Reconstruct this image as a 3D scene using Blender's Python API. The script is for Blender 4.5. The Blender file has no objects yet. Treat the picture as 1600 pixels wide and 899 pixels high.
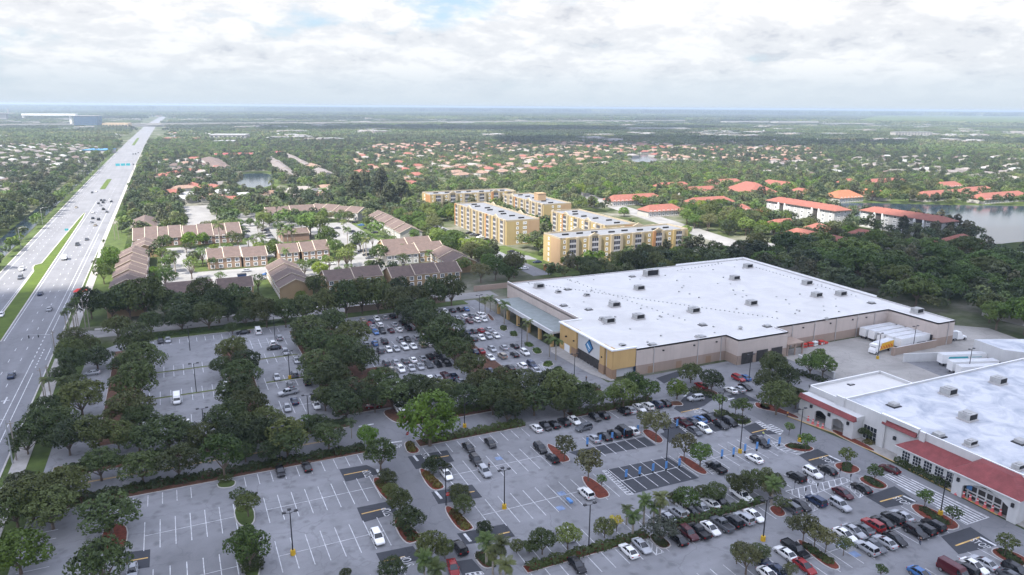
import bpy, math, random
import numpy as np
from mathutils import Vector, Matrix

scene = bpy.context.scene
col = scene.collection
rng = random.Random(11)
nrng = np.random.default_rng(5)
R = math.radians

# ------------------------------------------------------------------ camera
CAM_H = 80.0
FPX, CX, CY = 1130.0, 800.0, 449.5
HORIZON, HSLOPE = 167.0, 0.0075
PITCH = math.atan((CY - HORIZON) / FPX)
ROLL = math.atan(HSLOPE)
YAW = math.atan(550 / 1164.6)          # the street grid is turned this much to the view
_F0 = Vector((math.sin(YAW), math.cos(YAW), 0))
_R0 = Vector((math.cos(YAW), -math.sin(YAW), 0))
_UP = Vector((0, 0, 1))
FWD = _F0 * math.cos(PITCH) - _UP * math.sin(PITCH)
U0 = _F0 * math.sin(PITCH) + _UP * math.cos(PITCH)
RIGHT = _R0 * math.cos(ROLL) + U0 * math.sin(ROLL)
UPC = U0 * math.cos(ROLL) - _R0 * math.sin(ROLL)
cam_d = bpy.data.cameras.new('camera')
cam_d.sensor_width = 36.0
cam_d.lens = FPX / 1600.0 * 36.0
cam_d.clip_start = 1.0
cam_d.clip_end = 80000.0
cam = bpy.data.objects.new('camera', cam_d)
col.objects.link(cam)
M = Matrix((RIGHT, UPC, -FWD)).transposed().to_4x4()
M.translation = Vector((0, 0, CAM_H))
cam.matrix_world = M
scene.camera = cam

# ------------------------------------------------------------------ world, sun, exposure
SUN_EL, SUN_AZ = 54.0, None
SUN_FROM = Vector((-0.93, -0.36, 0)).normalized()      # where the sun stands, seen from above
SUN_DIR = (SUN_FROM * math.cos(R(SUN_EL)) + _UP * math.sin(R(SUN_EL))).normalized()
sun_d = bpy.data.lights.new('sun', 'SUN')
sun_d.energy = 5.0
sun_d.angle = R(0.9)
sun_d.color = (1.0, 0.95, 0.87)
sun = bpy.data.objects.new('sun', sun_d)
sun.rotation_euler = (-SUN_DIR).to_track_quat('-Z', 'Y').to_euler()
sun.location = SUN_DIR * 3000
col.objects.link(sun)

world = bpy.data.worlds.new('World')
scene.world = world
world.use_nodes = True
nt = world.node_tree
nt.nodes.clear()
def N(t, kind, **kw):
    n = t.nodes.new(kind)
    for k, v in kw.items():
        setattr(n, k, v)
    return n
def math_n(t, op, a, b=None, clamp=False):
    n = N(t, 'ShaderNodeMath', operation=op, use_clamp=clamp)
    for i, v in enumerate((a, b)):
        if v is None: continue
        if isinstance(v, (int, float)): n.inputs[i].default_value = v
        else: t.links.new(v, n.inputs[i])
    return n.outputs[0]
sky = N(nt, 'ShaderNodeTexSky', sky_type='NISHITA', sun_disc=False, sun_elevation=R(SUN_EL),
        sun_rotation=math.atan2(SUN_FROM.x, SUN_FROM.y), air_density=1.0, dust_density=1.6, ozone_density=1.0)
tc = N(nt, 'ShaderNodeTexCoord')
sep = N(nt, 'ShaderNodeSeparateXYZ')
nt.links.new(tc.outputs['Generated'], sep.inputs[0])
zc = math_n(nt, 'MAXIMUM', sep.outputs['Z'], 0.0)
zz = math_n(nt, 'ADD', zc, 0.30)
comb = N(nt, 'ShaderNodeCombineXYZ')
nt.links.new(math_n(nt, 'DIVIDE', sep.outputs['X'], zz), comb.inputs[0])
nt.links.new(math_n(nt, 'DIVIDE', sep.outputs['Y'], zz), comb.inputs[1])
def wnoise(scale, detail, rough, off):
    mp = N(nt, 'ShaderNodeMapping')
    mp.inputs['Location'].default_value = off
    nt.links.new(comb.outputs[0], mp.inputs[0])
    n = N(nt, 'ShaderNodeTexNoise')
    n.inputs['Scale'].default_value = scale
    n.inputs['Detail'].default_value = detail
    n.inputs['Roughness'].default_value = rough
    n.inputs['Distortion'].default_value = 0.25
    nt.links.new(mp.outputs[0], n.inputs['Vector'])
    return n.outputs['Fac']
def ramp(t, fac, stops, interp='EASE'):
    r = N(t, 'ShaderNodeValToRGB')
    r.color_ramp.interpolation = interp
    e = r.color_ramp.elements
    while len(e) < len(stops): e.new(0.5)
    for el, (p, c) in zip(e, stops):
        el.position = p
        el.color = (c[0], c[1], c[2], 1) if isinstance(c, (tuple, list)) else (c, c, c, 1)
    t.links.new(fac, r.inputs[0])
    return r.outputs[0]
def mixc(t, fac, a, b, mode='MIX'):
    m = N(t, 'ShaderNodeMix', data_type='RGBA', blend_type=mode)
    for v, i in ((fac, 0), (a, 6), (b, 7)):
        if isinstance(v, (int, float)): m.inputs[i].default_value = v
        elif isinstance(v, (tuple, list)): m.inputs[i].default_value = (*v[:3], 1)
        else: t.links.new(v, m.inputs[i])
    return m.outputs[2]
SKY_K = 1.0
big = wnoise(1.35, 5, 0.55, (3.1, 7.7, 0))
mid_ = wnoise(3.3, 7, 0.6, (1.3, 2.2, 0))
fine_ = wnoise(8.5, 6, 0.62, (9.3, 4.2, 0))
cover = ramp(nt, math_n(nt, 'ADD', math_n(nt, 'MULTIPLY', big, 0.62), math_n(nt, 'MULTIPLY', mid_, 0.38)), [(0.355, 0.0), (0.46, 1.0)])
shade = ramp(nt, math_n(nt, 'ADD', math_n(nt, 'MULTIPLY', mid_, 0.6), math_n(nt, 'MULTIPLY', fine_, 0.4)),
             [(0.35, (2.8, 2.93, 3.25)), (0.45, (3.75, 3.82, 4.0)), (0.56, (4.6, 4.6, 4.65))])
high = ramp(nt, zc, [(0.16, 0.0), (0.34, 1.0)])
blue = mixc(nt, 0.6, sky.outputs[0], mixc(nt, high, (2.15, 2.9, 3.75), (3.5, 4.6, 6.9)))
clouds = mixc(nt, math_n(nt, 'MULTIPLY', cover, math_n(nt, 'SUBTRACT', 1.0, math_n(nt, 'MULTIPLY', high, 0.45))), blue, shade)
hz = ramp(nt, zc, [(0.0, 1.0), (0.02, 0.85), (0.06, 0.3), (0.13, 0.0)])
clouds = mixc(nt, 1.0, clouds, ramp(nt, zc, [(0.17, (1, 1, 1)), (0.4, (1.65, 1.62, 1.72))]), 'MULTIPLY')
final = mixc(nt, hz, clouds, (2.95, 3.35, 3.75))
bg = N(nt, 'ShaderNodeBackground')
bg.inputs['Strength'].default_value = 0.10
nt.links.new(final, bg.inputs['Color'])
wo = N(nt, 'ShaderNodeOutputWorld')
nt.links.new(bg.outputs[0], wo.inputs[0])

scene.view_settings.view_transform = 'Standard'
scene.view_settings.look = 'None'
scene.view_settings.exposure = 1.26
scene.view_settings.gamma = 1.0
scene.render.engine = 'CYCLES'
scene.cycles.use_denoising = True
scene.cycles.max_bounces = 5
scene.cycles.diffuse_bounces = 2
scene.cycles.glossy_bounces = 2
scene.cycles.transmission_bounces = 3
scene.cycles.transparent_max_bounces = 6
scene.cycles.volume_bounces = 0
scene.cycles.caustics_reflective = False
scene.cycles.caustics_refractive = False

# ------------------------------------------------------------------ helpers
def ray(px, py):
    return FWD + RIGHT * ((px - CX) / FPX) + UPC * (-(py - CY) / FPX)
def g(px, py, z=0.0):
    """the place (x, y) on the level z seen at a point of the photograph"""
    d = ray(px, py)
    t = (z - CAM_H) / d.z
    return Vector((d.x * t, d.y * t))
def depth_at(x, y, z=0.0):
    return Vector((x, y, z - CAM_H)).dot(FWD)
def to_px(x, y, z=0.0):
    v = Vector((x, y, z - CAM_H))
    d = v.dot(FWD)
    if d <= 1: return None
    return CX + FPX * v.dot(RIGHT) / d, CY - FPX * v.dot(UPC) / d
def P(ox, oy, pts, s=4.0, z=0.0):
    return [g(ox + p[0] / s, oy + p[1] / s, z) for p in pts]

class MB:
    """collects polygons, then links them as ONE mesh object"""
    def __init__(s):
        s.v, s.f, s.m = [], [], []
    def poly(s, pts, mi=0):
        n = len(s.v)
        s.v += [tuple(p) for p in pts]
        s.f.append(tuple(range(n, n + len(pts))))
        s.m.append(mi)
    def box(s, x0, x1, y0, y1, z0, z1, mi=0, bottom=False, top=None):
        n = len(s.v)
        s.v += [(x0, y0, z0), (x1, y0, z0), (x1, y1, z0), (x0, y1, z0), (x0, y0, z1), (x1, y0, z1), (x1, y1, z1), (x0, y1, z1)]
        fs = [(0, 1, 5, 4), (1, 2, 6, 5), (2, 3, 7, 6), (3, 0, 4, 7), (4, 5, 6, 7)]
        if bottom: fs.append((3, 2, 1, 0))
        for k, q in enumerate(fs):
            s.f.append(tuple(n + i for i in q))
            s.m.append(top if (k == 4 and top is not None) else mi)
    def prism(s, pts, z0, z1, mi=0, top=None, cap=True):
        a = sum(pts[i][0] * pts[(i + 1) % len(pts)][1] - pts[(i + 1) % len(pts)][0] * pts[i][1] for i in range(len(pts)))
        if a < 0: pts = list(reversed(pts))
        n, k = len(s.v), len(pts)
        s.v += [(p[0], p[1], z0) for p in pts] + [(p[0], p[1], z1) for p in pts]
        for i in range(k):
            j = (i + 1) % k
            s.f.append((n + i, n + j, n + k + j, n + k + i)); s.m.append(mi)
        if cap:
            s.f.append(tuple(n + k + i for i in range(k))); s.m.append(mi if top is None else top)
    def flat(s, pts, z, mi=0):
        a = sum(pts[i][0] * pts[(i + 1) % len(pts)][1] - pts[(i + 1) % len(pts)][0] * pts[i][1] for i in range(len(pts)))
        if a < 0: pts = list(reversed(pts))
        s.poly([(p[0], p[1], z) for p in pts], mi)
    def strip(s, a, b, w, z, mi=0):
        a, b = Vector(a[:2]), Vector(b[:2])
        d = b - a
        if d.length < 1e-6: return
        n = Vector((-d.y, d.x)).normalized() * (w / 2)
        s.flat([a - n, b - n, b + n, a + n], z, mi)
    def rod(s, a, b, r, r2=None, n=8, mi=0, cap=True):
        a, b = Vector(a), Vector(b)
        r2 = r if r2 is None else r2
        d = (b - a).normalized()
        u = d.orthogonal().normalized(); w = d.cross(u)
        k = len(s.v)
        for c, rr in ((a, r), (b, r2)):
            for i in range(n):
                t = 2 * math.pi * i / n
                s.v.append(tuple(c + (u * math.cos(t) + w * math.sin(t)) * rr))
        for i in range(n):
            j = (i + 1) % n
            s.f.append((k + i, k + j, k + n + j, k + n + i)); s.m.append(mi)
        if cap:
            s.f.append(tuple(k + n + i for i in range(n))); s.m.append(mi)
            s.f.append(tuple(k + n - 1 - i for i in range(n))); s.m.append(mi)
    def loft(s, rings, mi=0, cap=True, closed=True):
        k, n = len(s.v), len(rings[0])
        for r in rings: s.v += [tuple(p) for p in r]
        for a in range(len(rings) - 1):
            for i in range(n if closed else n - 1):
                j = (i + 1) % n
                s.f.append((k + a * n + i, k + a * n + j, k + (a + 1) * n + j, k + (a + 1) * n + i)); s.m.append(mi)
        if cap:
            s.f.append(tuple(k + n - 1 - i for i in range(n))); s.m.append(mi)
            b = k + (len(rings) - 1) * n
            s.f.append(tuple(b + i for i in range(n))); s.m.append(mi)
    def mesh(s, name, mats, smooth=False):
        me = bpy.data.meshes.new(name)
        me.from_pydata(s.v, [], s.f)
        for m in (mats if isinstance(mats, (list, tuple)) else [mats]): me.materials.append(m)
        me.polygons.foreach_set('material_index', s.m)
        if smooth: me.polygons.foreach_set('use_smooth', [True] * len(s.f))
        me.update()
        return me
    def build(s, name, mats, parent=None, smooth=False):
        return link(name, s.mesh(name, mats, smooth), parent)

def link(name, me, parent=None, loc=None, rz=0.0, scale=None):
    o = bpy.data.objects.new(name, me)
    col.objects.link(o)
    if parent is not None: o.parent = parent
    if loc is not None: o.location = loc
    if rz: o.rotation_euler = (0, 0, rz)
    if scale is not None: o.scale = scale if hasattr(scale, '__len__') else (scale,) * 3
    return o
def tag(o, label=None, cat=None, group=None, kind=None):
    if label: o['label'] = label
    if cat: o['category'] = cat
    if group: o['group'] = group
    if kind: o['kind'] = kind
    return o
def thing(name, label, cat, loc=(0, 0, 0), rz=0.0, group=None, scale=None):
    return tag(link(name, None, None, loc, rz, scale), label, cat, group)
def structure(o, label=None):
    o['kind'] = 'structure'
    if label: o['label'] = label
    return o
def struct_cat(o, label, cat):
    tag(o, label, cat, kind='structure'); return o
ORD = ['first', 'second', 'third', 'fourth', 'fifth', 'sixth', 'seventh', 'eighth', 'ninth', 'tenth', 'eleventh', 'twelfth', 'thirteenth',
       'fourteenth', 'fifteenth', 'sixteenth', 'seventeenth', 'eighteenth', 'nineteenth', 'twentieth', 'twenty-first', 'twenty-second',
       'twenty-third', 'twenty-fourth', 'twenty-fifth', 'twenty-sixth', 'twenty-seventh', 'twenty-eighth', 'twenty-ninth', 'thirtieth']
def ordinal(i):
    if i < 30: return ORD[i]
    tens = {3: 'thirty', 4: 'forty', 5: 'fifty', 6: 'sixty', 7: 'seventy', 8: 'eighty', 9: 'ninety'}[(i + 1) // 10]
    u = (i + 1) % 10
    return tens + ('-' + ORD[u - 1] if u else 'th').replace('ythth', 'ieth') if u else tens[:-1] + 'ieth'

# ------------------------------------------------------------------ materials
def new_mat(name):
    m = bpy.data.materials.new(name)
    m.use_nodes = True
    return m, m.node_tree, m.node_tree.nodes['Principled BSDF']
def mat(name, c, rough=0.7, var=0.12, scale=1.0, metallic=0.0, spec=0.3, coord='Object', c2=None, detail=5, stretch=None, contrast=(0.3, 0.7)):
    m, t, b = new_mat(name)
    b.inputs['Roughness'].default_value = rough
    b.inputs['Metallic'].default_value = metallic
    b.inputs['Specular IOR Level'].default_value = spec
    if var <= 0:
        b.inputs['Base Color'].default_value = (*c, 1)
        return m
    tcn = N(t, 'ShaderNodeTexCoord')
    src = tcn.outputs[coord]
    if stretch:
        mp = N(t, 'ShaderNodeMapping'); mp.inputs['Scale'].default_value = stretch
        t.links.new(src, mp.inputs[0]); src = mp.outputs[0]
    n = N(t, 'ShaderNodeTexNoise')
    n.inputs['Scale'].default_value = scale
    n.inputs['Detail'].default_value = detail
    n.inputs['Roughness'].default_value = 0.6
    t.links.new(src, n.inputs['Vector'])
    lo = tuple(x * (1 - var) for x in c); hi = tuple(min(1, x * (1 + var)) for x in (c2 or c))
    t.links.new(ramp(t, n.outputs['Fac'], [(contrast[0], lo), (contrast[1], hi)], 'LINEAR'), b.inputs['Base Color'])
    return m
def noise_node(t, scale, detail=4, rough=0.55, coord=None, dist=0.0):
    n = N(t, 'ShaderNodeTexNoise')
    n.inputs['Scale'].default_value = scale; n.inputs['Detail'].default_value = detail
    n.inputs['Roughness'].default_value = rough; n.inputs['Distortion'].default_value = dist
    if coord is not None: t.links.new(coord, n.inputs['Vector'])
    return n.outputs['Fac']
def pavement_mat(name, c, dark=0.72, patch=0.045, crack=True, streak=None, drip=False):
    """sun bleached paving: broad blotches, oil drips, fine grain and sealed cracks"""
    m, t, b = new_mat(name)
    b.inputs['Roughness'].default_value = 0.9
    b.inputs['Specular IOR Level'].default_value = 0.2
    co = N(t, 'ShaderNodeTexCoord').outputs['Object']
    a = noise_node(t, patch, 6, 0.6, co, 0.6)
    d = noise_node(t, 0.5, 5, 0.6, co)
    f = noise_node(t, 6.0, 3, 0.6, co)
    base = ramp(t, a, [(0.30, tuple(x * dark for x in c)), (0.55, c), (0.72, tuple(x * 1.12 for x in c))], 'LINEAR')
    base = mixc(t, ramp(t, d, [(0.28, 0.38), (0.46, 0.0)], 'LINEAR'), base, tuple(x * 0.55 for x in c))
    base = mixc(t, ramp(t, f, [(0.3, 0.22), (0.7, 0.0)], 'LINEAR'), base, tuple(x * 0.6 for x in c))
    if streak:
        mp = N(t, 'ShaderNodeMapping'); mp.inputs['Scale'].default_value = streak
        t.links.new(co, mp.inputs[0])
        st = noise_node(t, 1.0, 5, 0.6, mp.outputs[0])
        base = mixc(t, ramp(t, st, [(0.4, 0.0), (0.62, 0.45)], 'LINEAR'), base, tuple(x * 0.68 for x in c))
    if drip:
        w = N(t, 'ShaderNodeTexVoronoi'); w.inputs['Scale'].default_value = 0.37; t.links.new(co, w.inputs['Vector'])
        sp = math_n(t, 'ADD', w.outputs['Distance'], math_n(t, 'MULTIPLY', math_n(t, 'SUBTRACT', d, 0.5), 0.9))
        base = mixc(t, ramp(t, sp, [(0.06, 0.52), (0.34, 0.0)], 'LINEAR'), base, tuple(x * 0.42 for x in c))
    if crack:
        v = N(t, 'ShaderNodeTexVoronoi', feature='DISTANCE_TO_EDGE')
        v.inputs['Scale'].default_value = 0.09
        ds = N(t, 'ShaderNodeVectorMath', operation='ADD')
        nn = N(t, 'ShaderNodeTexNoise'); nn.inputs['Scale'].default_value = 0.3; nn.inputs['Detail'].default_value = 4
        t.links.new(co, nn.inputs['Vector'])
        sc = N(t, 'ShaderNodeVectorMath', operation='SCALE'); sc.inputs['Scale'].default_value = 4.0
        t.links.new(nn.outputs['Color'], sc.inputs[0])
        t.links.new(co, ds.inputs[0]); t.links.new(sc.outputs[0], ds.inputs[1])
        t.links.new(ds.outputs[0], v.inputs['Vector'])
        base = mixc(t, ramp(t, v.outputs['Distance'], [(0.0, 0.4), (0.014, 0.0)], 'LINEAR'), base, tuple(x * 0.45 for x in c))
    t.links.new(base, b.inputs['Base Color'])
    return m
def foliage_mat(name, dark, light, warm, trans=0.25, scale=0.55):
    """leaves: hue differs from clump to clump and from tree to tree"""
    m, t, b = new_mat(name)
    b.inputs['Roughness'].default_value = 0.55
    b.inputs['Specular IOR Level'].default_value = 0.25
    co = N(t, 'ShaderNodeTexCoord').outputs['Object']
    oi = N(t, 'ShaderNodeObjectInfo')
    clump = noise_node(t, scale, 3, 0.6, co)
    leaf = noise_node(t, 4.5, 2, 0.6, co)
    mixv = math_n(t, 'ADD', math_n(t, 'MULTIPLY', clump, 0.6), math_n(t, 'MULTIPLY', leaf, 0.4))
    c = ramp(t, mixv, [(0.33, dark), (0.66, light)], 'LINEAR')
    c = mixc(t, ramp(t, oi.outputs['Random'], [(0.0, 0.0), (0.45, 0.12), (1.0, 0.9)], 'LINEAR'), c, warm)
    hsv = N(t, 'ShaderNodeHueSaturation')
    r2 = math_n(t, 'FRACT', math_n(t, 'MULTIPLY', oi.outputs['Random'], 7.31))
    t.links.new(math_n(t, 'ADD', math_n(t, 'MULTIPLY', r2, 0.6), 0.42), hsv.inputs['Value'])
    t.links.new(c, hsv.inputs['Color'])
    tr = N(t, 'ShaderNodeBsdfTranslucent')
    t.links.new(hsv.outputs[0], b.inputs['Base Color']); t.links.new(hsv.outputs[0], tr.inputs['Color'])
    mx = N(t, 'ShaderNodeMixShader'); mx.inputs[0].default_value = trans
    t.links.new(b.outputs[0], mx.inputs[1]); t.links.new(tr.outputs[0], mx.inputs[2])
    t.links.new(mx.outputs[0], t.nodes['Material Output'].inputs['Surface'])
    return m
def object_color_mat(name, rough=0.3, spec=0.5, coat=0.0, var=0.0, scale=1.0):
    """one paint whose colour is the object's own colour"""
    m, t, b = new_mat(name)
    oi = N(t, 'ShaderNodeObjectInfo')
    c = oi.outputs['Color']
    if var:
        n = noise_node(t, scale, 4, 0.6, N(t, 'ShaderNodeTexCoord').outputs['Object'])
        k = ramp(t, n, [(0.3, 1 - var), (0.7, 1 + var)], 'LINEAR')
        c = mixc(t, 1.0, c, k, 'MULTIPLY')
    t.links.new(c, b.inputs['Base Color'])
    b.inputs['Roughness'].default_value = rough
    b.inputs['Specular IOR Level'].default_value = spec
    b.inputs['Coat Weight'].default_value = coat
    b.inputs['Coat Roughness'].default_value = 0.08
    return m
def roof_mat(name, c, pitch=0.35, var=0.25):
    """tiles or shingles in courses across the slope"""
    m, t, b = new_mat(name)
    b.inputs['Roughness'].default_value = 0.85
    co = N(t, 'ShaderNodeTexCoord').outputs['Object']
    w = N(t, 'ShaderNodeTexWave', wave_type='BANDS', bands_direction='Z')
    w.inputs['Scale'].default_value = 1.6; w.inputs['Distortion'].default_value = 0.6; w.inputs['Detail'].default_value = 2
    t.links.new(co, w.inputs['Vector'])
    n = noise_node(t, 0.6, 6, 0.65, co)
    n2 = noise_node(t, 3.0, 3, 0.6, co)
    base = ramp(t, n, [(0.3, tuple(x * (1 - var) for x in c)), (0.7, tuple(min(1, x * (1 + var)) for x in c))], 'LINEAR')
    base = mixc(t, ramp(t, w.outputs['Fac'], [(0.0, 0.3), (0.35, 0.0)], 'LINEAR'), base, tuple(x * 0.55 for x in c))
    base = mixc(t, ramp(t, n2, [(0.35, 0.25), (0.6, 0.0)], 'LINEAR'), base, tuple(x * 0.6 for x in c))
    t.links.new(base, b.inputs['Base Color'])
    return m

mt = {}
mt['asphalt'] = pavement_mat('asphalt_bleached', (0.238, 0.24, 0.25), dark=.62, drip=True, streak=(0.02, 0.25, 1))
mt['asphalt_new'] = pavement_mat('asphalt_fresh', (0.055, 0.058, 0.066), dark=0.8)
mt['road'] = pavement_mat('road_asphalt', (0.195, 0.197, 0.207), dark=.8, streak=(0.35, 0.012, 1))
mt['concrete'] = pavement_mat('yard_concrete', (0.33, 0.315, 0.29), patch=0.08)
mt['court'] = pavement_mat('court_paving', (0.235, 0.23, 0.222), patch=0.07)
mt['walk'] = mat('sidewalk_concrete', (0.32, 0.305, 0.285), 0.9, 0.14, 0.6)
mt['kerb'] = mat('kerb_concrete', (0.40, 0.38, 0.36), 0.9, 0.2, 0.8)
mt['line'] = mat('white_line_paint', (0.49, 0.495, 0.50), 0.7, 0.4, 0.9)
mt['line_worn'] = mat('worn_line_paint', (0.52, 0.53, 0.54), 0.8, 0.3, 0.9)
mt['yellow'] = mat('yellow_line_paint', (0.52, 0.34, 0.12), 0.7, 0.2, 1.0)
mt['blue_paint'] = mat('blue_stall_paint', (0.16, 0.22, 0.34), 0.7, 0.3, 1.0)
mt['green_paint'] = mat('green_lane_paint', (0.06, 0.40, 0.18), 0.7, 0.2, 0.5)
mt['grass'] = mat('mown_grass', (0.045, 0.072, 0.012), 0.95, 0.35, 0.25, c2=(0.06, 0.085, 0.018), detail=8)
mt['grass_median'] = mat('median_grass', (0.062, 0.095, 0.008), 0.95, 0.25, 0.2, detail=8)
mt['mulch'] = mat('red_mulch', (0.13, 0.032, 0.018), 0.95, 0.4, 1.5, detail=8)
mt['mulch_brown'] = mat('brown_mulch', (0.085, 0.04, 0.024), 0.95, 0.4, 1.5, detail=8)
mt['steel'] = mat('galvanised_steel', (0.42, 0.43, 0.44), 0.45, 0.1, 1.0, metallic=0.6)
mt['dark_metal'] = mat('dark_bronze_metal', (0.02, 0.02, 0.024), 0.5, 0.1, 1.0)
mt['yellow_base'] = mat('yellow_pole_base', (0.52, 0.32, 0.02), 0.6, 0.15, 1.5)
mt['wood_pole'] = mat('grey_utility_wood', (0.25, 0.22, 0.19), 0.9, 0.2, 1.0)
mt['white'] = mat('white_paint', (0.76, 0.76, 0.75), 0.6, 0.05, 0.4)
mt['black'] = mat('black_plastic', (0.015, 0.015, 0.017), 0.5, 0.0)
mt['glass'] = mat('dark_window_glass', (0.02, 0.027, 0.035), 0.12, 0.0, spec=0.6)
mt['bark'] = mat('tree_bark', (0.13, 0.10, 0.075), 0.95, 0.3, 1.2)
mt['palm_bark'] = mat('palm_bark', (0.27, 0.24, 0.20), 0.95, 0.2, 1.0, stretch=(1, 1, 4))
mt['red_paint'] = mat('red_paint', (0.55, 0.045, 0.035), 0.5, 0.08, 1.0)
mt['pink_red'] = mat('faded_red_post', (0.62, 0.13, 0.13), 0.5, 0.1, 1.0)
mt['blue_sign'] = mat('blue_sign_panel', (0.10, 0.25, 0.52), 0.4, 0.05, 1.0)
# ------------------------------------------------------------------ ground, roads, paving, water
def ground_mat():
    m, t, b = new_mat('land')
    b.inputs['Roughness'].default_value = 1.0
    b.inputs['Specular IOR Level'].default_value = 0.05
    co = N(t, 'ShaderNodeTexCoord').outputs['Object']
    a = noise_node(t, 0.012, 8, 0.65, co)
    d = noise_node(t, 0.11, 6, 0.6, co)
    c = ramp(t, a, [(0.34, (0.03, 0.045, 0.015)), (0.48, (0.06, 0.075, 0.028)), (0.60, (0.19, 0.18, 0.15))], 'LINEAR')
    c = mixc(t, ramp(t, d, [(0.35, 0.55), (0.62, 0.0)], 'LINEAR'), c, (0.025, 0.04, 0.012))
    t.links.new(c, b.inputs['Base Color'])
    return m
mt['verge'] = mat('dry_verge', (0.10, 0.085, 0.035), 0.95, 0.4, 0.8, c2=(0.07, 0.10, 0.02), detail=8)
gm = MB()
gm.flat([(-30000, -3000), (30000, -3000), (30000, 45000), (-30000, 45000)], 0.0)
structure(gm.build('ground', ground_mat()))

def chaikin(pts, n=2):
    pts = [Vector(p[:2]) for p in pts]
    for _ in range(n):
        out = []
        for i in range(len(pts)):
            a, b = pts[i], pts[(i + 1) % len(pts)]
            out += [a * 0.75 + b * 0.25, a * 0.25 + b * 0.75]
        pts = out
    return pts
def area2(pts):
    return sum(pts[i][0] * pts[(i + 1) % len(pts)][1] - pts[(i + 1) % len(pts)][0] * pts[i][1] for i in range(len(pts)))
def inset(pts, d):
    pts = [Vector(p[:2]) for p in pts]
    if area2(pts) < 0: pts.reverse()
    n, out = len(pts), []
    for i in range(n):
        a, b, c = pts[i - 1], pts[i], pts[(i + 1) % n]
        e1, e2 = (b - a).normalized(), (c - b).normalized()
        nn = Vector((-e1.y - e2.y, e1.x + e2.x))
        if nn.length < 1e-6: nn = Vector((-e1.y, e1.x))
        out.append(b + nn.normalized() * d)
    return out

# the highway: a gentle drift to one side far out
HWY = [(-150, 0), (0, 0), (1000, 0), (1800, 3), (3300, 16), (5200, 60), (9000, 330), (14000, 800)]
def hx(y):
    for (y0, o0), (y1, o1) in zip(HWY, HWY[1:]):
        if y <= y1: return o0 + (o1 - o0) * max(0, y - y0) / (y1 - y0)
    return HWY[-1][1]
def road_sheet(name, xa, xb, y0, y1, z, m, step=60, curve=True, mb=None):
    own = mb is None
    mb = mb or MB()
    y = y0
    while y < y1 - 1e-6:
        yn = min(y1, y + step)
        o0, o1 = (hx(y), hx(yn)) if curve else (0, 0)
        mb.poly([(xa + o0, y, z), (xb + o0, y, z), (xb + o1, yn, z), (xa + o1, yn, z)])
        y = yn
    return structure(mb.build(name, m)) if own else mb
road_sheet('highway', -78.5, -40.3, -150, 9000, 0.05, mt['road'], 150)
road_sheet('highway_shoulder_grass', -83.5, -78.5, 60, 1500, 0.03, mt['grass'], 150)
# median with kerb and its two noses
med = [(-57.6, 291), (-59.6, 380), (-60.0, 500), (-59.3, 600), (-60.2, 628), (-61.2, 628), (-62.0, 600), (-63.6, 500), (-64.2, 421), (-67.0, 428), (-64.6, 380), (-64.6, 330), (-63.4, 291)]
med = [(-57.9, 290), (-58.2, 420), (-58.6, 600), (-59.4, 627), (-60.6, 627), (-61.6, 600), (-64.0, 432), (-66.6, 428), (-66.4, 421), (-64.8, 412), (-64.4, 320), (-63.6, 290)]
b_ = MB(); b_.prism(med, 0.0, 0.18); structure(b_.build('median_kerb', mt['kerb']))
b_ = MB(); b_.prism(inset(med, 0.55), 0.0, 0.21); structure(b_.build('median_strip', mt['grass_median']))
for nm, ya, yb, xa, xb in (('median_island', 800, 905, -61.5, -57.0), ('median_island', 1650, 2000, -61, -56)):
    b_ = MB(); b_.prism([(xa, ya), (xb, ya), (xb, yb), (xa, yb)], 0, 0.2, 0); structure(b_.build(nm, [mt['grass_median']]))
# grass verge and pavement beside the highway
b_ = MB()
b_.flat([(-40.3, 60), (-33, 60), (-29, 200), (-27.5, 283), (-40.3, 283)], 0.03)
b_.flat([(-40.3, 297), (-27, 297), (-27, 560), (-40.3, 560)], 0.03)
structure(b_.build('verge_grass', mt['grass']))
b_ = MB()
b_.prism([(-38.6, 40), (-35.6, 40), (-35.6, 222), (-36.4, 262), (-39.0, 262), (-38.8, 222)], 0, 0.12)
b_.prism([(-38.6, 297), (-35.4, 297), (-36.0, 440), (-38.2, 470), (-38.4, 1100), (-40.1, 1100), (-40.0, 470), (-39.2, 440)], 0, 0.12)
b_.prism([(-40.2, 291), (-38.6, 297), (-35.4, 297), (-33.0, 291)], 0, 0.1)
structure(b_.build('sidewalk', mt['walk']))
b_ = MB(); road_sheet('', -40.35, -39.95, 60, 281, 0.14, None, 60, False, b_); road_sheet('', -40.35, -39.95, 297, 1500, 0.14, None, 200, True, b_)
road_sheet('', -78.9, -78.4, 60, 1500, 0.14, None, 200, True, b_)
structure(b_.build('highway_kerb', mt['kerb']))
b_ = MB()
for x in (-52.0, -48.7):
    for i in range(60):
        y = 130 + i * 12.2
        b_.flat([(x - .09, y), (x + .09, y), (x + .09, y + 3), (x - .09, y + 3)], 0.075)
for x in (-69.2, -72.6):
    for i in range(90):
        y = 130 + i * 12.2
        b_.flat([(x - .09, y), (x + .09, y), (x + .09, y + 3), (x - .09, y + 3)], 0.075)
for x, ya, yb in ((-45.3, 292, 700), (-43.6, 292, 520), (-76.2, 130, 1400), (-45.2, 120, 262), (-43.4, 120, 250), (-57.2, 290, 700), (-65.2, 290, 420), (-41.6, 262, 275)):
    b_.flat([(x - .1, ya), (x + .1, ya), (x + .1, yb), (x - .1, yb)], 0.075)
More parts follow.
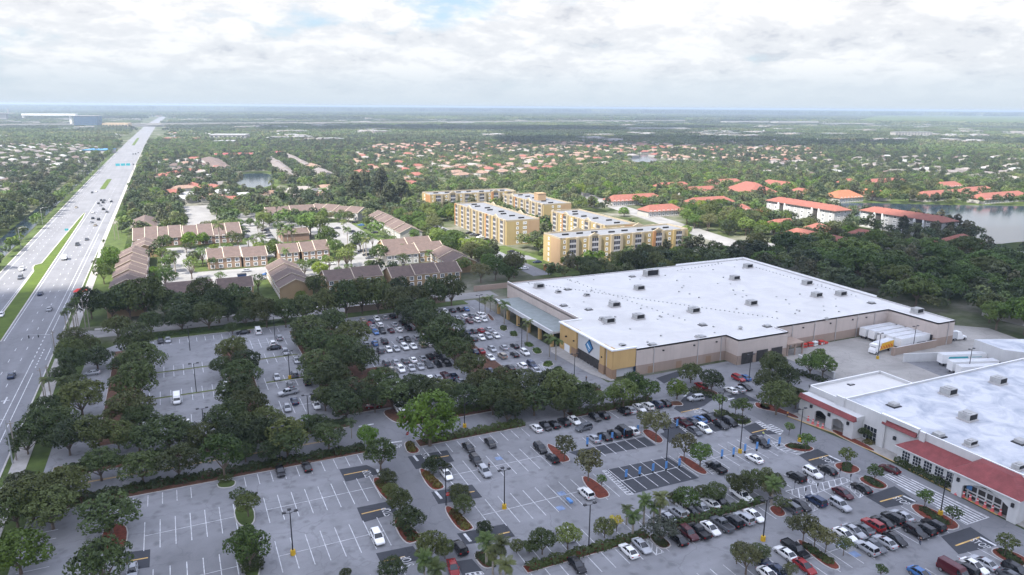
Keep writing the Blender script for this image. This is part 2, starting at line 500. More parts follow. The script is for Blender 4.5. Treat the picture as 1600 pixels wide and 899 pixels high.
for i in range(7):
    b_.flat([(-45.3, 262 + i * 4.4), (-45.0, 262 + i * 4.4), (-45.0, 264 + i * 4.4), (-45.3, 264 + i * 4.4)], 0.075)
    b_.flat([(-43.6, 255 + i * 3), (-43.3, 255 + i * 3), (-43.3, 256.4 + i * 3), (-43.6, 256.4 + i * 3)], 0.075)
for x0, x1, y0, y1 in ((-48, -46, 228, 228.4), (-47.2, -46.8, 226, 231)):
    b_.flat([(x0, y0), (x1, y0), (x1, y1), (x0, y1)], 0.075)
structure(b_.build('lane_markings', mt['line']))
b_ = MB(); b_.flat([(-44.9, 168), (-43.6, 168), (-43.6, 196), (-44.9, 196)], 0.07); structure(b_.build('bike_lane_paint', mt['green_paint']))
# service road behind the lots
b_ = MB(); b_.flat([(-40.3, 282), (-30, 281.5), (30, 280), (125, 278), (125, 288), (30, 289), (-30, 291), (-40.3, 297)], 0.055)
structure(b_.build('service_road', mt['court']))
b_ = MB(); b_.flat([(-30, 291.5), (112, 289), (112, 291), (-30, 294)], 0.09); structure(b_.build('service_walk', mt['walk']))
# one paved apron under lots and drives
b_ = MB(); b_.flat([(-33.5, 30), (141, 30), (144.8, 60), (146.5, 110), (143.5, 131), (184, 131), (184, 171.5), (113, 171.5), (113, 276), (42, 276), (42, 270), (-22, 270), (-29.5, 262), (-31.5, 200)], 0.04)
structure(b_.build('parking_lot', mt['asphalt']))
b_ = MB(); b_.flat([(178.6, 128), (262, 110), (275, 160), (262, 172), (178.6, 172.5)], 0.07); structure(b_.build('truck_yard', mt['concrete']))
b_ = MB(); b_.flat([(209, 124), (240, 122), (246, 143), (212, 147)], 0.085); structure(b_.build('dock_ramp', mt['asphalt']))
b_ = MB(); b_.flat([(-33, 163.6), (36, 161.4), (44, 157.0), (120, 155.4), (137, 152.5), (137, 162), (120, 165), (60, 166), (44, 171.5), (-33, 172.3)], 0.055)
structure(b_.build('access_road', mt['road']))
b_ = MB(); b_.flat([(37.6, 60), (44.4, 60), (46.2, 160), (46.2, 176), (40, 176), (37.6, 156)], 0.062); structure(b_.build('parking_aisle', mt['road']))
b_ = MB(); b_.flat([(134.8, 40), (144.6, 40), (146.4, 110), (143.2, 130), (136.2, 155), (134.6, 122)], 0.062); structure(b_.build('frontage_road', mt['road']))
# fresh dark asphalt patches
dark_px = [
    (800, 674, 4, [(580, 245), (975, 165), (1170, 295), (745, 395)]), (800, 674, 4, [(350, 132), (828, 38), (900, 90), (440, 168)]),
    (400, 674, 4, [(520, 240), (690, 212), (800, 262), (560, 318)]), (400, 674, 4, [(630, 480), (840, 437), (890, 510), (670, 572)]),
    (400, 674, 4, [(750, 765), (980, 718), (1040, 800), (800, 865)]), (400, 674, 4, [(948, 160), (1195, 120), (1240, 190), (1000, 240)]),
    (400, 674, 4, [(1095, 382), (1350, 335), (1415, 415), (1140, 458)]), (400, 674, 4, [(1255, 642), (1560, 580), (1620, 660), (1310, 712)]),
    (400, 674, 4, [(1250, 815), (1350, 800), (1425, 885), (1290, 905)]), (1200, 674, 4, [(190, 150), (310, 112), (450, 187), (290, 222)]),
    (1200, 674, 4, [(610, 410), (790, 345), (935, 442), (735, 482)]), (1200, 674, 4, [(1080, 660), (1265, 600), (1435, 715), (1190, 772)]),
    (0, 674, 4, [(765, 762), (940, 740), (935, 852), (800, 872)]), (1000, 560, 8, [(420, 630), (620, 418), (950, 488), (800, 600), (520, 692)]),
    (1020, 640, 8, [(90, 305), (225, 265), (330, 225), (540, 355), (340, 385), (230, 420)]), (1020, 640, 8, [(1120, 225), (1290, 165), (1600, 310), (1250, 325)]),
    (1000, 560, 8, [(1080, 470), (1290, 440), (1500, 545), (1190, 540)]), (800, 480, 4, [(950, 480), (1080, 420), (1040, 400), (900, 445)])]
for ox, oy, s, pts in dark_px:
    b_ = MB(); b_.flat(P(ox, oy, pts, s), 0.072); structure(b_.build('asphalt_patch', mt['asphalt_new']))
b_ = MB(); b_.flat([(105, 131.4), (127.8, 131.4), (127.8, 141.4), (110, 141.4)], 0.066); structure(b_.build('asphalt_patch', mt['asphalt_new']))

# stall lines
ln, lw = MB(), MB()
def stalls(yc, x0, x1, pitch, hl=5.2, double=True, mb=None, off=0.0):
    mb = mb or ln
    n = int((x1 - x0) / pitch + 0.5)
    for i in range(n + 1):
        x = x0 + i * pitch
        if double: mb.flat([(x - .075, yc - hl), (x + .075, yc - hl), (x + .075, yc + hl), (x - .075, yc + hl)], 0.083)
        else: mb.flat([(x - .075, yc - hl / 2), (x + .075, yc - hl / 2), (x + .075, yc + hl / 2), (x - .075, yc + hl / 2)], 0.083)
    if double: mb.flat([(x0, yc - .07), (x0 + n * pitch, yc - .07), (x0 + n * pitch, yc + .07), (x0, yc + .07)], 0.086)
stalls(140.2, -10.9, 5.0, 2.72); stalls(140.2, 11.4, 33.5, 2.8); stalls(123.0, -12, 4.6, 2.72); stalls(123.0, 11.4, 31.4, 2.8)
stalls(154.0, -16, -1.0, 2.75, 4.8, False); stalls(154.0, 8.6, 33.8, 2.8, 4.8, False); stalls(105.5, -14, 30, 2.8); stalls(88, -14, 30, 2.8)
for i in range(9):
    y = 124 + i * 3.2
    lw.flat([(-31, y - .07), (-26, y - .07), (-26, y + .07), (-31, y + .07)], 0.083)
stalls(138.0, 49.5, 76, 2.93, 5.4, True, ln); stalls(120.2, 50.5, 80, 2.93, 5.4); stalls(120.2, 100.8, 131, 2.95, 5.4)
stalls(105.0, 51.5, 131, 2.93, 5, False); stalls(97.0, 51, 133, 2.93, 5, False); stalls(82.0, 66, 132, 2.95, 5.2); stalls(66, 66, 131, 2.95, 5.2); stalls(50, 60, 131, 2.95, 5.2)
stalls(151.0, 49, 121, 2.93, 5, False); stalls(137.0, 87, 102.3, 2.95, 5.4); stalls(136.0, 113.4, 128.5, 2.95, 5.2)
stalls(234.8, -10, 9.6, 2.75, 5.2, True, lw); stalls(212.8, -11, 9.5, 2.75, 5.2, True, lw); stalls(265.5, -16, 30, 2.75, 5, False, lw)
stalls(234.8, 20, 32, 2.8, 5.2, True, lw); stalls(212.0, 20, 32, 2.8, 5.2, True, lw); stalls(192, -12, 32, 2.8, 5.2, True, lw); stalls(252, 20, 32, 2.8, 5, True, lw)
for yc, x0, x1 in ((250.3, 57, 108), (230.5, 53, 103), (209.7, 50, 104), (191.5, 50, 102)): stalls(yc, x0, x1, 2.95, 5.2, True, ln)
stalls(264.5, 60, 106, 2.95, 5, False); stalls(177, 48, 104, 2.95, 5, False)
# double lines between the collection bays
for k in range(6):
    x = 83.4 + 2.95 * k + 0.55
    ln.flat([(x - .075, 114.9), (x + .075, 114.9), (x + .075, 125.9), (x - .075, 125.9)], 0.083)
ln.flat([(82.9, 120.1), (100.4, 120.1), (100.4, 120.3), (82.9, 120.3)], 0.09)
def hatch(pts, step, width=0.3, ang=0.0, border=True, mb=ln):
    """a painted area: stripes clipped to a polygon"""
    pts = [Vector(p[:2]) for p in pts]
    if area2(pts) < 0: pts.reverse()
    d = Vector((math.cos(ang), math.sin(ang))); nrm = Vector((-d.y, d.x))
    ts = [p.dot(nrm) for p in pts]
    t = min(ts) + step * 0.5
    while t < max(ts):
        xs = []
        for i in range(len(pts)):
            a, b = pts[i], pts[(i + 1) % len(pts)]
            ta, tb = a.dot(nrm) - t, b.dot(nrm) - t
            if ta * tb < 0: xs.append((a + (b - a) * (ta / (ta - tb))).dot(d))
        xs.sort()
        for u0, u1 in zip(xs[::2], xs[1::2]):
            mb.strip(nrm * t + d * u0, nrm * t + d * u1, width, 0.093)
        t += step
    if border:
        for i in range(len(pts)): mb.strip(pts[i], pts[(i + 1) % len(pts)], 0.16, 0.089)
hatch(P(1200, 674, [(715, 280), (800, 258), (1382, 540), (1240, 586)]), 0.95, 0.42, math.pi / 2)
hatch(P(1180, 700, [(380, 545), (1110, 375), (1190, 420), (560, 640)], 8), 1.35, 0.2, 0.85)
hatch(P(1180, 700, [(560, 640), (625, 625), (780, 770), (720, 800)], 8), 1.1, 0.2, 0.6)
hatch(P(1180, 700, [(1140, 480), (1200, 465), (1350, 600), (1300, 630)], 8), 1.1, 0.2, 0.6)
hatch(P(1180, 700, [(640, 400), (700, 390), (750, 440), (690, 455)], 8), 1.0, 0.2, 0.6)
hatch(P(800, 674, [(565, 250), (590, 245), (760, 395), (722, 402)]), 0.95, 0.25, 0.0)
hatch(P(1020, 640, [(335, 225), (360, 222), (560, 350), (515, 365)], 8), 1.0, 0.25, 0.0)
hatch(P(1020, 640, [(440, 570), (480, 565), (805, 800), (750, 815)], 8), 1.0, 0.25, 0.0)
hatch(P(1000, 770, [(70, 570), (90, 590), (300, 750), (200, 780), (130, 700)], 8), 0.9, 0.2, 0.9)
hatch(P(1000, 560, [(1440, 800), (1490, 785), (1640, 880), (1590, 905)], 8), 1.0, 0.5, 0.0)
hatch(P(1200, 480, [(0, 740), (20, 735), (95, 775), (75, 800), (0, 765)]), 1.0, 0.45, 0.0)
hatch(P(1200, 674, [(20, 60), (110, 90), (245, 130), (190, 150), (60, 110)]), 1.1, 0.22, 0.0)
hatch(P(400, 674, [(1310, 893), (1410, 878), (1425, 895), (1320, 912)]), 0.9, 0.4, math.pi / 2)
hatch(P(780, 390, [(270, 740), (300, 730), (420, 850), (370, 860)], 4.085), 1.0, 0.22, 0.0)
hatch(P(680, 480, [(1290, 720), (1340, 710), (1500, 830), (1430, 850)], 8), 1.1, 0.22, 0.0)
structure(ln.build('parking_lines', mt['line'])); structure(lw.build('worn_parking_lines', mt['line_worn']))
# stop bars, centre dashes, the word STOP
sb, yb = MB(), MB()
for ox, oy, s, a, b in ((1200, 674, 4, (375, 152), (452, 188)), (1200, 674, 4, (835, 402), (922, 442)), (1200, 674, 4, (1322, 664), (1425, 718)),
                        (400, 674, 4, (810, 78), (912, 64)), (400, 674, 4, (985, 155), (1012, 188)), (400, 674, 4, (1122, 378), (1160, 425)), (400, 674, 4, (1300, 642), (1342, 692)),
                        (400, 480, 4, (642, 748), (735, 733)), (1000, 560, 8, (550, 485), (620, 415)), (1000, 560, 8, (755, 632), (865, 690)), (1020, 640, 8, (610, 0), (710, 50)),
                        (800, 480, 4, (840, 455), (915, 497)), (400, 674, 4, (755, 240), (775, 275)), (1000, 560, 8, (70, 270), (240, 355)), (1000, 560, 8, (1095, 520), (1180, 500))):
    sb.strip(g(ox + a[0] / s, oy + a[1] / s), g(ox + b[0] / s, oy + b[1] / s), 0.55, 0.098)
for ox, oy, s, a, b in ((1200, 674, 4, (255, 184), (380, 152)), (1200, 674, 4, (700, 443), (845, 402)), (1200, 674, 4, (1172, 718), (1325, 664)),
                        (400, 674, 4, (550, 276), (700, 246)), (400, 674, 4, (660, 520), (810, 484)), (400, 674, 4, (795, 817), (930, 786)), (400, 674, 4, (1105, 172), (1205, 155)),
                        (400, 674, 4, (1325, 386), (1365, 378)), (400, 674, 4, (1515, 648), (1585, 632)), (0, 674, 4, (818, 812), (925, 793)), (1000, 560, 8, (510, 680), (740, 632)),
                        (1020, 640, 8, (1240, 295), (1420, 250))):
    yb.strip(g(ox + a[0] / s, oy + a[1] / s), g(ox + b[0] / s, oy + b[1] / s), 0.32, 0.098)
yb.strip((-24, 167.9), (30, 166.6), 0.22, 0.085); yb.strip((-24, 168.3), (30, 167.0), 0.12, 0.085)
structure(sb.build('stop_bars', mt['line'])); structure(yb.build('centre_lines', mt['yellow']))
def painted_word(word, at, ang, size, stretch=1.0, m=None):
    cu = bpy.data.curves.new('painted_word', 'FONT')
    cu.body = word; cu.align_x = 'CENTER'; cu.align_y = 'CENTER'; cu.size = size
    o = bpy.data.objects.new('painted_word', cu); col.objects.link(o)
    o.data.materials.append(m or mt['line'])
    o.location = (at[0], at[1], 0.1); o.rotation_euler = (0, 0, ang); o.scale = (1, stretch, 1)
    o['kind'] = 'structure'
    me = bpy.data.meshes.new_from_object(o); q = link('painted_word', me, None, o.location, ang); q.scale = (1, stretch, 1); q['kind'] = 'structure'; bpy.data.objects.remove(o)
for ox, oy, s, p, a in ((1200, 674, 4, (365, 182), -90), (1200, 674, 4, (832, 438), -90), (1200, 674, 4, (1325, 706), -90), (400, 674, 4, (868, 98), -20),
                        (400, 674, 4, (700, 268), 90), (400, 674, 4, (822, 505), 90), (400, 674, 4, (948, 815), 90), (400, 674, 4, (1062, 160), -90), (1000, 560, 8, (700, 668), -90)):
    painted_word('STOP', g(ox + p[0] / s, oy + p[1] / s), R(a), 1.35, 1.9)
b_ = MB()
for x, y in ((63.5, 141), (69.2, 121), (108.2, 79.5), (108.6, 82.5), (66.2, 116)): b_.flat([(x - .8, y - .8), (x + .8, y - .8), (x + .8, y + .8), (x - .8, y + .8)], 0.09)
structure(b_.build('accessible_stall_paint', mt['blue_paint']))
# red dry edge of the frontage walk: yellow kerb, red fire lane
b_ = MB(); b_.strip((145.9, 76.8), (146.9, 98.5), 0.5, 0.16); b_.strip((147.0, 98.5), (146.6, 118), 0.35, 0.16); b_.strip((146.6, 118), (143.6, 131), 0.4, 0.16); structure(b_.build('yellow_kerb_paint', mt['yellow']))
b_ = MB(); b_.prism([(146.0, 60), (152, 60), (152, 112), (150, 132), (143.8, 131), (146.8, 118), (147.2, 98), (146.2, 78)], 0, 0.14); structure(b_.build('store_walk', mt['walk']))
b_ = MB(); b_.prism([(114.2, 172.2), (115.9, 172.2), (116.0, 207), (112.6, 207), (110.6, 203), (111.8, 180)], 0, 0.14); structure(b_.build('store_walk', mt['walk']))

# kerbed islands
isl = [
    (800, 674, 4, [(420, 290), (480, 278), (635, 400), (560, 428), (520, 420)], 'mulch'), (800, 674, 4, [(205, 90), (240, 75), (385, 180), (320, 202), (290, 190)], 'mulch'),
    (800, 674, 4, [(1020, 165), (1075, 150), (1245, 262), (1180, 282)], 'mulch'), (800, 674, 4, [(795, 0), (860, -15), (965, 60), (905, 88)], 'mulch'),
    (800, 674, 4, [(840, 655), (900, 635), (1018, 715), (930, 750)], 'mulch_brown'), (1200, 674, 4, [(75, 95), (150, 68), (315, 108), (230, 142)], 'mulch'),
    (1200, 674, 4, [(390, 212), (480, 188), (605, 245), (500, 280)], 'mulch'), (1200, 674, 4, [(543, 302), (625, 273), (775, 345), (690, 377)], 'mulch'),
    (1200, 674, 4, [(862, 475), (945, 445), (1240, 595), (1110, 635)], 'mulch'), (1200, 674, 4, [(1370, 750), (1450, 722), (1640, 800), (1600, 860), (1500, 832)], 'mulch'),
    (1200, 674, 4, [(163, 690), (215, 673), (485, 855), (390, 880)], 'mulch'), (1200, 674, 4, [(-10, 480), (60, 458), (130, 525), (60, 547)], 'mulch'),
    (400, 674, 4, [(712, 300), (780, 285), (885, 370), (870, 432), (800, 437)], 'mulch'), (400, 674, 4, [(842, 550), (900, 530), (1045, 660), (1020, 692), (925, 716)], 'mulch'),
    (400, 674, 4, [(1008, 240), (1050, 230), (1185, 340), (1170, 367), (1088, 377)], 'mulch'), (400, 674, 4, [(1163, 480), (1220, 463), (1370, 600), (1350, 622), (1268, 637)], 'mulch'),
    (400, 674, 4, [(1348, 770), (1420, 743), (1525, 800), (1500, 852), (1418, 867)], 'mulch_brown'), (400, 674, 4, [(918, 75), (960, 63), (1045, 130), (950, 152)], 'mulch'),
    (400, 480, 4, [(772, 650), (900, 630), (960, 730), (860, 728)], 'mulch_brown'), (0, 674, 4, [(608, 765), (648, 588), (808, 572), (792, 740), (740, 772)], 'mulch'),
    (0, 674, 4, [(1350, 320), (1362, 362), (1468, 352), (1480, 300)], 'grass'), (0, 674, 4, [(1450, 468), (1590, 458), (1600, 590), (1482, 602)], 'grass'),
    (0, 674, 4, [(1440, 640), (1610, 630), (1640, 930), (1530, 940)], 'grass'), (1000, 560, 8, [(610, 395), (690, 330), (1000, 430), (950, 485)], 'mulch_brown'),
    (1000, 560, 8, [(880, 650), (960, 640), (1420, 780), (1380, 830), (1200, 840)], 'grass'), (1000, 560, 8, [(420, 600), (290, 560), (480, 530), (545, 575), (535, 600)], 'mulch_brown'),
    (1000, 560, 8, [(1420, 570), (1460, 550), (1640, 610), (1640, 660), (1460, 630)], 'mulch'), (780, 390, 4.085, [(60, 540), (90, 515), (130, 550), (90, 562)], 'grass'),
    (780, 390, 4.085, [(-10, 500), (30, 484), (62, 505), (30, 530)], 'grass'), (780, 390, 4.085, [(150, 605), (180, 594), (230, 612), (195, 632)], 'grass'),
    (780, 390, 4.085, [(200, 640), (240, 622), (290, 660), (235, 675)], 'grass'), (780, 390, 4.085, [(265, 735), (310, 710), (365, 738), (300, 755)], 'grass'),
    (780, 390, 4.085, [(318, 770), (385, 745), (418, 772), (360, 792)], 'grass'), (680, 480, 8, [(640, 90), (660, 75), (760, 165), (690, 180)], 'mulch_brown'),
    (540, 480, 8, [(830, 215), (900, 190), (980, 270), (860, 255)], 'mulch'), (540, 480, 8, [(160, 790), (430, 740), (520, 770), (560, 830), (200, 850)], 'mulch_brown'),
    (1200, 480, 4, [(-60, 605), (0, 600), (110, 650), (200, 690), (190, 705), (60, 660), (-50, 640)], 'mulch'), (1200, 480, 4, [(375, 775), (430, 765), (690, 900), (640, 905)], 'mulch'),
    (720, 560, 8, [(1400, 290), (1440, 260), (1540, 300), (1500, 330)], 'grass')]
kerbs = []
ISLANDS = []
for ox, oy, s, pts, mm in isl:
    pl = chaikin(P(ox, oy, pts, s), 2)
    if area2(pl) < 0: pl.reverse()
    ISLANDS.append(pl)
    b_ = MB(); b_.prism(pl, 0.0, 0.15, 0); b_.prism(inset(pl, 0.22), 0.02, 0.19, 1)
    structure(b_.build('planting_island', [mt['kerb'], mt[mm]]))
# long planting strips (mulch or grass), with a kerb
def strip_bed(x0, x1, y0, y1, mm, y0b=None, y1b=None):
    y0b, y1b = (y0 if y0b is None else y0b), (y1 if y1b is None else y1b)
    pl = [(x0, y0), (x1, y0b), (x1, y1b), (x0, y1)]
    b_ = MB(); b_.prism(pl, 0, 0.14, 0); b_.prism(inset(pl, 0.2), 0.02, 0.18, 1)
    structure(b_.build('planting_strip', [mt['kerb'], mt[mm]]))
strip_bed(-30, 36, 157.4, 163.0, 'mulch_brown', 156.6, 160.8)
strip_bed(-30, 36, 172.4, 178.5, 'mulch_brown')
strip_bed(48.5, 77, 154.2, 158.0, 'mulch_brown', 154.0, 157.2)
strip_bed(90.5, 117, 153.6, 157.4, 'mulch_brown', 153.2, 157.0)
strip_bed(50, 108, 166.4, 172.6, 'mulch_brown')
strip_bed(50.5, 77.0, 99.6, 101.9, 'mulch')
strip_bed(81.5, 106.5, 99.9, 102.0, 'mulch_brown')
strip_bed(-10.5, 10, 234.2, 235.4, 'verge'); strip_bed(-11, 10, 212.2, 213.4, 'verge'); strip_bed(20, 33, 234.2, 235.4, 'verge'); strip_bed(20, 33, 212.2, 213.4, 'verge')
strip_bed(34, 50, 180, 262, 'mulch_brown'); strip_bed(77.5, 90, 183, 258, 'mulch_brown')
strip_bed(-22, 108, 270.2, 277, 'grass')
strip_bed(10, 17.5, 186, 252, 'mulch_brown'); strip_bed(-22, -13, 186, 262, 'mulch_brown')
# water
def water_mat():
    m, t, b = new_mat('lake_water')
    b.inputs['Base Color'].default_value = (0.02, 0.035, 0.05, 1)
    b.inputs['Roughness'].default_value = 0.12
    b.inputs['Specular IOR Level'].default_value = 0.9
    bp = N(t, 'ShaderNodeBump'); bp.inputs['Strength'].default_value = 0.12; bp.inputs['Distance'].default_value = 0.3
    t.links.new(noise_node(t, 0.35, 4, 0.6, N(t, 'ShaderNodeTexCoord').outputs['Object']), bp.inputs['Height'])
    t.links.new(bp.outputs[0], b.inputs['Normal'])
    return m
mt['water'] = water_mat()
def pool(name, pts, z=0.12, smooth=2):
    b_ = MB(); b_.flat(chaikin(pts, smooth), z); return structure(b_.build(name, mt['water']))
LAKE = [g(*p) for p in ((1290, 318), (1345, 317), (1480, 321), (1620, 322), (1760, 330), (1760, 372), (1600, 377), (1545, 384), (1500, 366), (1440, 350), (1370, 345), (1310, 338))]
POND = [g(*p) for p in ((366, 275), (384, 271), (424, 271), (430, 284), (420, 293), (385, 294), (366, 285))]
POND_FAR = [g(*p) for p in ((984, 247), (992, 242), (1020, 241), (1030, 248), (1020, 254), (990, 254))]
b_ = MB(); b_.flat(chaikin([g(*p) for p in ((1240, 314), (1340, 303), (1500, 311), (1640, 313), (1700, 330), (1500, 328), (1330, 326))], 2), 0.06); structure(b_.build('lake_bank', mt['grass']))
b_ = MB(); b_.flat(chaikin([g(*p) for p in ((355, 275), (380, 268), (432, 267), (442, 285), (425, 298), (360, 297))], 2), 0.06); structure(b_.build('pond_bank', mt['grass']))
pool('lake_water', LAKE); pool('pond_water', POND); pool('far_pond_water', POND_FAR)
CANAL = [(-84.0, 330), (-96, 330), (-97, 1500), (-86, 1500)]
pool('canal_water', CANAL, 0.1, 0)
# courts and lanes of the town houses and flats
b_ = MB()
for x0, x1, y0, y1 in ((-8, 6, 338, 452), (6, 96, 343, 379), (86, 112, 379, 509), (38, 58, 404, 556), (6, 38, 410, 446), (8, 26, 490, 640), (-10, 120, 556, 580), (58, 86, 466, 530)):
    b_.flat([(x0, y0), (x1, y0), (x1, y1), (x0, y1)], 0.05 + 0.004 * len(b_.f))
structure(b_.build('court_paving', mt['court']))
b_ = MB()
for x0, x1, y0, y1 in ((28, 38, 306, 350), (-40, -27, 300, 470), (52, 98, 328, 345), (58, 86, 404, 446), (7, 13, 380, 410), (110, 123, 400, 500)):
    b_.flat([(x0, y0), (x1, y0), (x1, y1), (x0, y1)], 0.056)
structure(b_.build('court_lawn', mt['grass']))
b_ = MB(); b_.flat([(156, 306), (166, 306), (166, 480), (156, 480)], 0.06); b_.flat([(166, 344), (176, 340), (176, 352), (166, 360)], 0.064); structure(b_.build('flats_drive', mt['road']))
b_ = MB(); b_.flat([(262, 318), (330, 318), (330, 340), (262, 340)], 0.06); b_.flat([(300, 340), (316, 340), (330, 420), (345, 520), (372, 640), (352, 650), (330, 530), (312, 420)], 0.064); structure(b_.build('flats_road', mt['court']))
b_ = MB(); b_.flat([(166, 300), (182, 300), (182, 342), (176, 384), (166, 384)], 0.05); b_.flat([(200, 338), (262, 338), (262, 520), (200, 520)], 0.05); structure(b_.build('flats_lawn', mt['grass']))
# ------------------------------------------------------------------ trees: crowns of many small leaf faces over lobes, tapered trunks with limbs
def quads_mesh(name, c, n, size, m, asp=0.62, seed=0):
    """leaf faces: centres c, normals n, sizes"""
    r = np.random.default_rng(seed)
    n = n / np.linalg.norm(n, axis=1)[:, None]
    t = r.normal(size=n.shape); t -= n * (t * n).sum(1)[:, None]; t /= np.linalg.norm(t, axis=1)[:, None]
    u = np.cross(n, t)
    s = size[:, None]
    k = len(c)
    v = np.empty((k, 4, 3))
    v[:, 0] = c - t * s * 0.5; v[:, 1] = c + u * s * asp * 0.5 + t * s * 0.06
    v[:, 2] = c + t * s * 0.5; v[:, 3] = c - u * s * asp * 0.5 + t * s * 0.06
    me = bpy.data.meshes.new(name)
    me.vertices.add(k * 4); me.loops.add(k * 4); me.polygons.add(k)
    me.vertices.foreach_set('co', v.reshape(-1).astype(np.float32))
    me.loops.foreach_set('vertex_index', np.arange(k * 4, dtype=np.int32))
    me.polygons.foreach_set('loop_start', np.arange(0, k * 4, 4, dtype=np.int32))
    me.polygons.foreach_set('loop_total', np.full(k, 4, dtype=np.int32))
    me.materials.append(m)
    me.update(calc_edges=True)
    return me
def crown_points(seed, Rr, zc, flat, nl, lobe_r, nleaf, low=-0.25, cone=0.0, gap=0.12):
    r = np.random.default_rng(seed)
    L = []
    for i in range(nl):
        a = 2 * math.pi * (i * 0.618 + r.uniform(-.08, .08))
        zf = low + (1 - low) * ((i + 0.5) / nl) ** 0.9
        ring = math.sqrt(max(0.05, 1 - (max(zf, 0)) ** 2)) * r.uniform(0.55, 0.78)
        if cone: ring *= (1 - cone * (zf - low) / (1 - low))
        L.append((ring * Rr * math.cos(a), ring * Rr * math.sin(a), zc + zf * Rr * flat * 0.68, Rr * r.uniform(*lobe_r)))
    L.append((0, 0, zc + 0.1 * Rr * flat, Rr * 0.5))
    L = np.array(L)
    w = L[:, 3] ** 2; w /= w.sum()
    N_ = int(nleaf * 2.2)
    k = r.choice(len(L), N_, p=w)
    d = r.normal(size=(N_, 3)); d[:, 2] += 0.35; d /= np.linalg.norm(d, axis=1)[:, None]
    rad = L[k, 3] * (0.78 + 0.34 * r.random(N_) ** 1.5)
    p = L[k, :3] + d * rad[:, None] * np.array([1, 1, max(0.62, min(1.0, flat))])
    keep = np.ones(N_, bool)
    for j in range(len(L)):
        q = np.linalg.norm((p - L[j, :3]) / np.array([1, 1, max(0.62, min(1.0, flat))]), axis=1)
        keep &= ~((q < L[j, 3] * 0.72) & (k != j))
    # gaps: leave out leaves where a coarse noise is low
    h = np.sin(p[:, 0] * 2.1 / Rr * 4.5 + seed) + np.sin(p[:, 1] * 2.7 / Rr * 4.5 + seed * 2) + np.sin(p[:, 2] * 3.1 / Rr * 4.5)
    keep &= (h > -1.9 + gap * 6)
    p, d = p[keep][:nleaf], d[keep][:nleaf]
    n = d + r.normal(size=p.shape) * 0.55; n[:, 2] += 0.35
    return p, n, L, r
def crown_mesh(name, seed, m, Rr=4.5, zc=5.6, flat=0.75, nl=11, lobe_r=(0.3, 0.46), nleaf=2200, leaf=0.5, low=-0.25, cone=0.0, gap=0.1):
    p, n, L, r = crown_points(seed, Rr, zc, flat, nl, lobe_r, nleaf, low, cone, gap)
    return quads_mesh(name, p, n, leaf * r.uniform(0.6, 1.35, len(p)), m, 0.62, seed), L
def trunk_mesh(name, L, zc, r0, m, fork=0.38, n=6, lean=0.0):
    b = MB()
    top = Vector((lean, 0, zc * fork))
    b.rod((0, 0, -0.2), top, r0, r0 * 0.72, 8)
    for i in range(0, len(L) - 1, max(1, len(L) // n)):
        e = Vector(L[i][:3]); mid = top.lerp(e, 0.5) + Vector((0, 0, 0.25))
        b.rod(top, mid, r0 * 0.5, r0 * 0.32, 6, cap=False); b.rod(mid, e, r0 * 0.32, r0 * 0.12, 5)
    return b.mesh(name, m)
fm = {}
fm['oak'] = foliage_mat('oak_leaves', (0.030, 0.052, 0.016), (0.088, 0.128, 0.036), (0.12, 0.135, 0.036))
fm['green'] = foliage_mat('green_leaves', (0.040, 0.085, 0.016), (0.125, 0.21, 0.036), (0.15, 0.18, 0.045))
fm['bright'] = foliage_mat('bright_leaves', (0.05, 0.11, 0.010), (0.13, 0.23, 0.022), (0.18, 0.23, 0.028))
fm['olive'] = foliage_mat('olive_leaves', (0.045, 0.065, 0.024), (0.125, 0.15, 0.05), (0.15, 0.14, 0.055))
fm['pine'] = foliage_mat('casuarina_needles', (0.036, 0.054, 0.026), (0.11, 0.13, 0.06), (0.13, 0.12, 0.065), scale=0.3)
fm['palm'] = foliage_mat('palm_fronds', (0.04, 0.08, 0.02), (0.14, 0.20, 0.05), (0.14, 0.15, 0.05))
fm['grey'] = foliage_mat('silver_leaves', (0.07, 0.085, 0.06), (0.17, 0.19, 0.14), (0.16, 0.17, 0.12))
fm['yellow'] = foliage_mat('yellow_blossom', (0.35, 0.28, 0.02), (0.55, 0.45, 0.03), (0.5, 0.42, 0.05))
fm['hedge'] = foliage_mat('hedge_leaves', (0.024, 0.048, 0.014), (0.075, 0.115, 0.03), (0.07, 0.085, 0.02), trans=0.15)
fm['croton'] = foliage_mat('croton_leaves', (0.09, 0.10, 0.02), (0.22, 0.19, 0.04), (0.20, 0.10, 0.03))

KIND = {}
def add_kind(k, variants): KIND[k] = variants      # variants: list of (crown mesh, trunk mesh, crown radius, crown centre height)
def leafy(k, m, nvar, Rr, zc, **kw):
    out = []
    tr = kw.pop('trunk', 0.28); fork = kw.pop('fork', 0.38); limbs = kw.pop('limbs', 6)
    for i in range(nvar):
        me, L = crown_mesh(k + '_crown', 100 + i * 13 + len(KIND) * 7, m, Rr, zc, **kw)
        out.append((me, trunk_mesh(k + '_trunk', L, zc, tr, mt['bark'], fork, limbs), Rr, zc))
    add_kind(k, out)
leafy('oak', fm['oak'], 6, 4.5, 4.7, nleaf=3000, leaf=0.52, flat=0.78, nl=15, gap=0.07, low=-0.5, fork=0.3)
leafy('green', fm['green'], 4, 4.2, 5.2, nleaf=2000, leaf=0.55, flat=0.85, nl=12, gap=0.1)
leafy('bright', fm['bright'], 3, 4.4, 4.4, nleaf=3000, leaf=0.52, flat=0.8, nl=15, gap=0.07, low=-0.55, fork=0.3)
leafy('small', fm['olive'], 4, 2.6, 3.6, nleaf=900, leaf=0.42, flat=0.8, nl=9, gap=0.14, trunk=0.12, fork=0.5)
leafy('sapling', fm['green'], 3, 1.8, 2.9, nleaf=600, leaf=0.36, flat=0.85, nl=8, gap=0.12, trunk=0.09, fork=0.55)
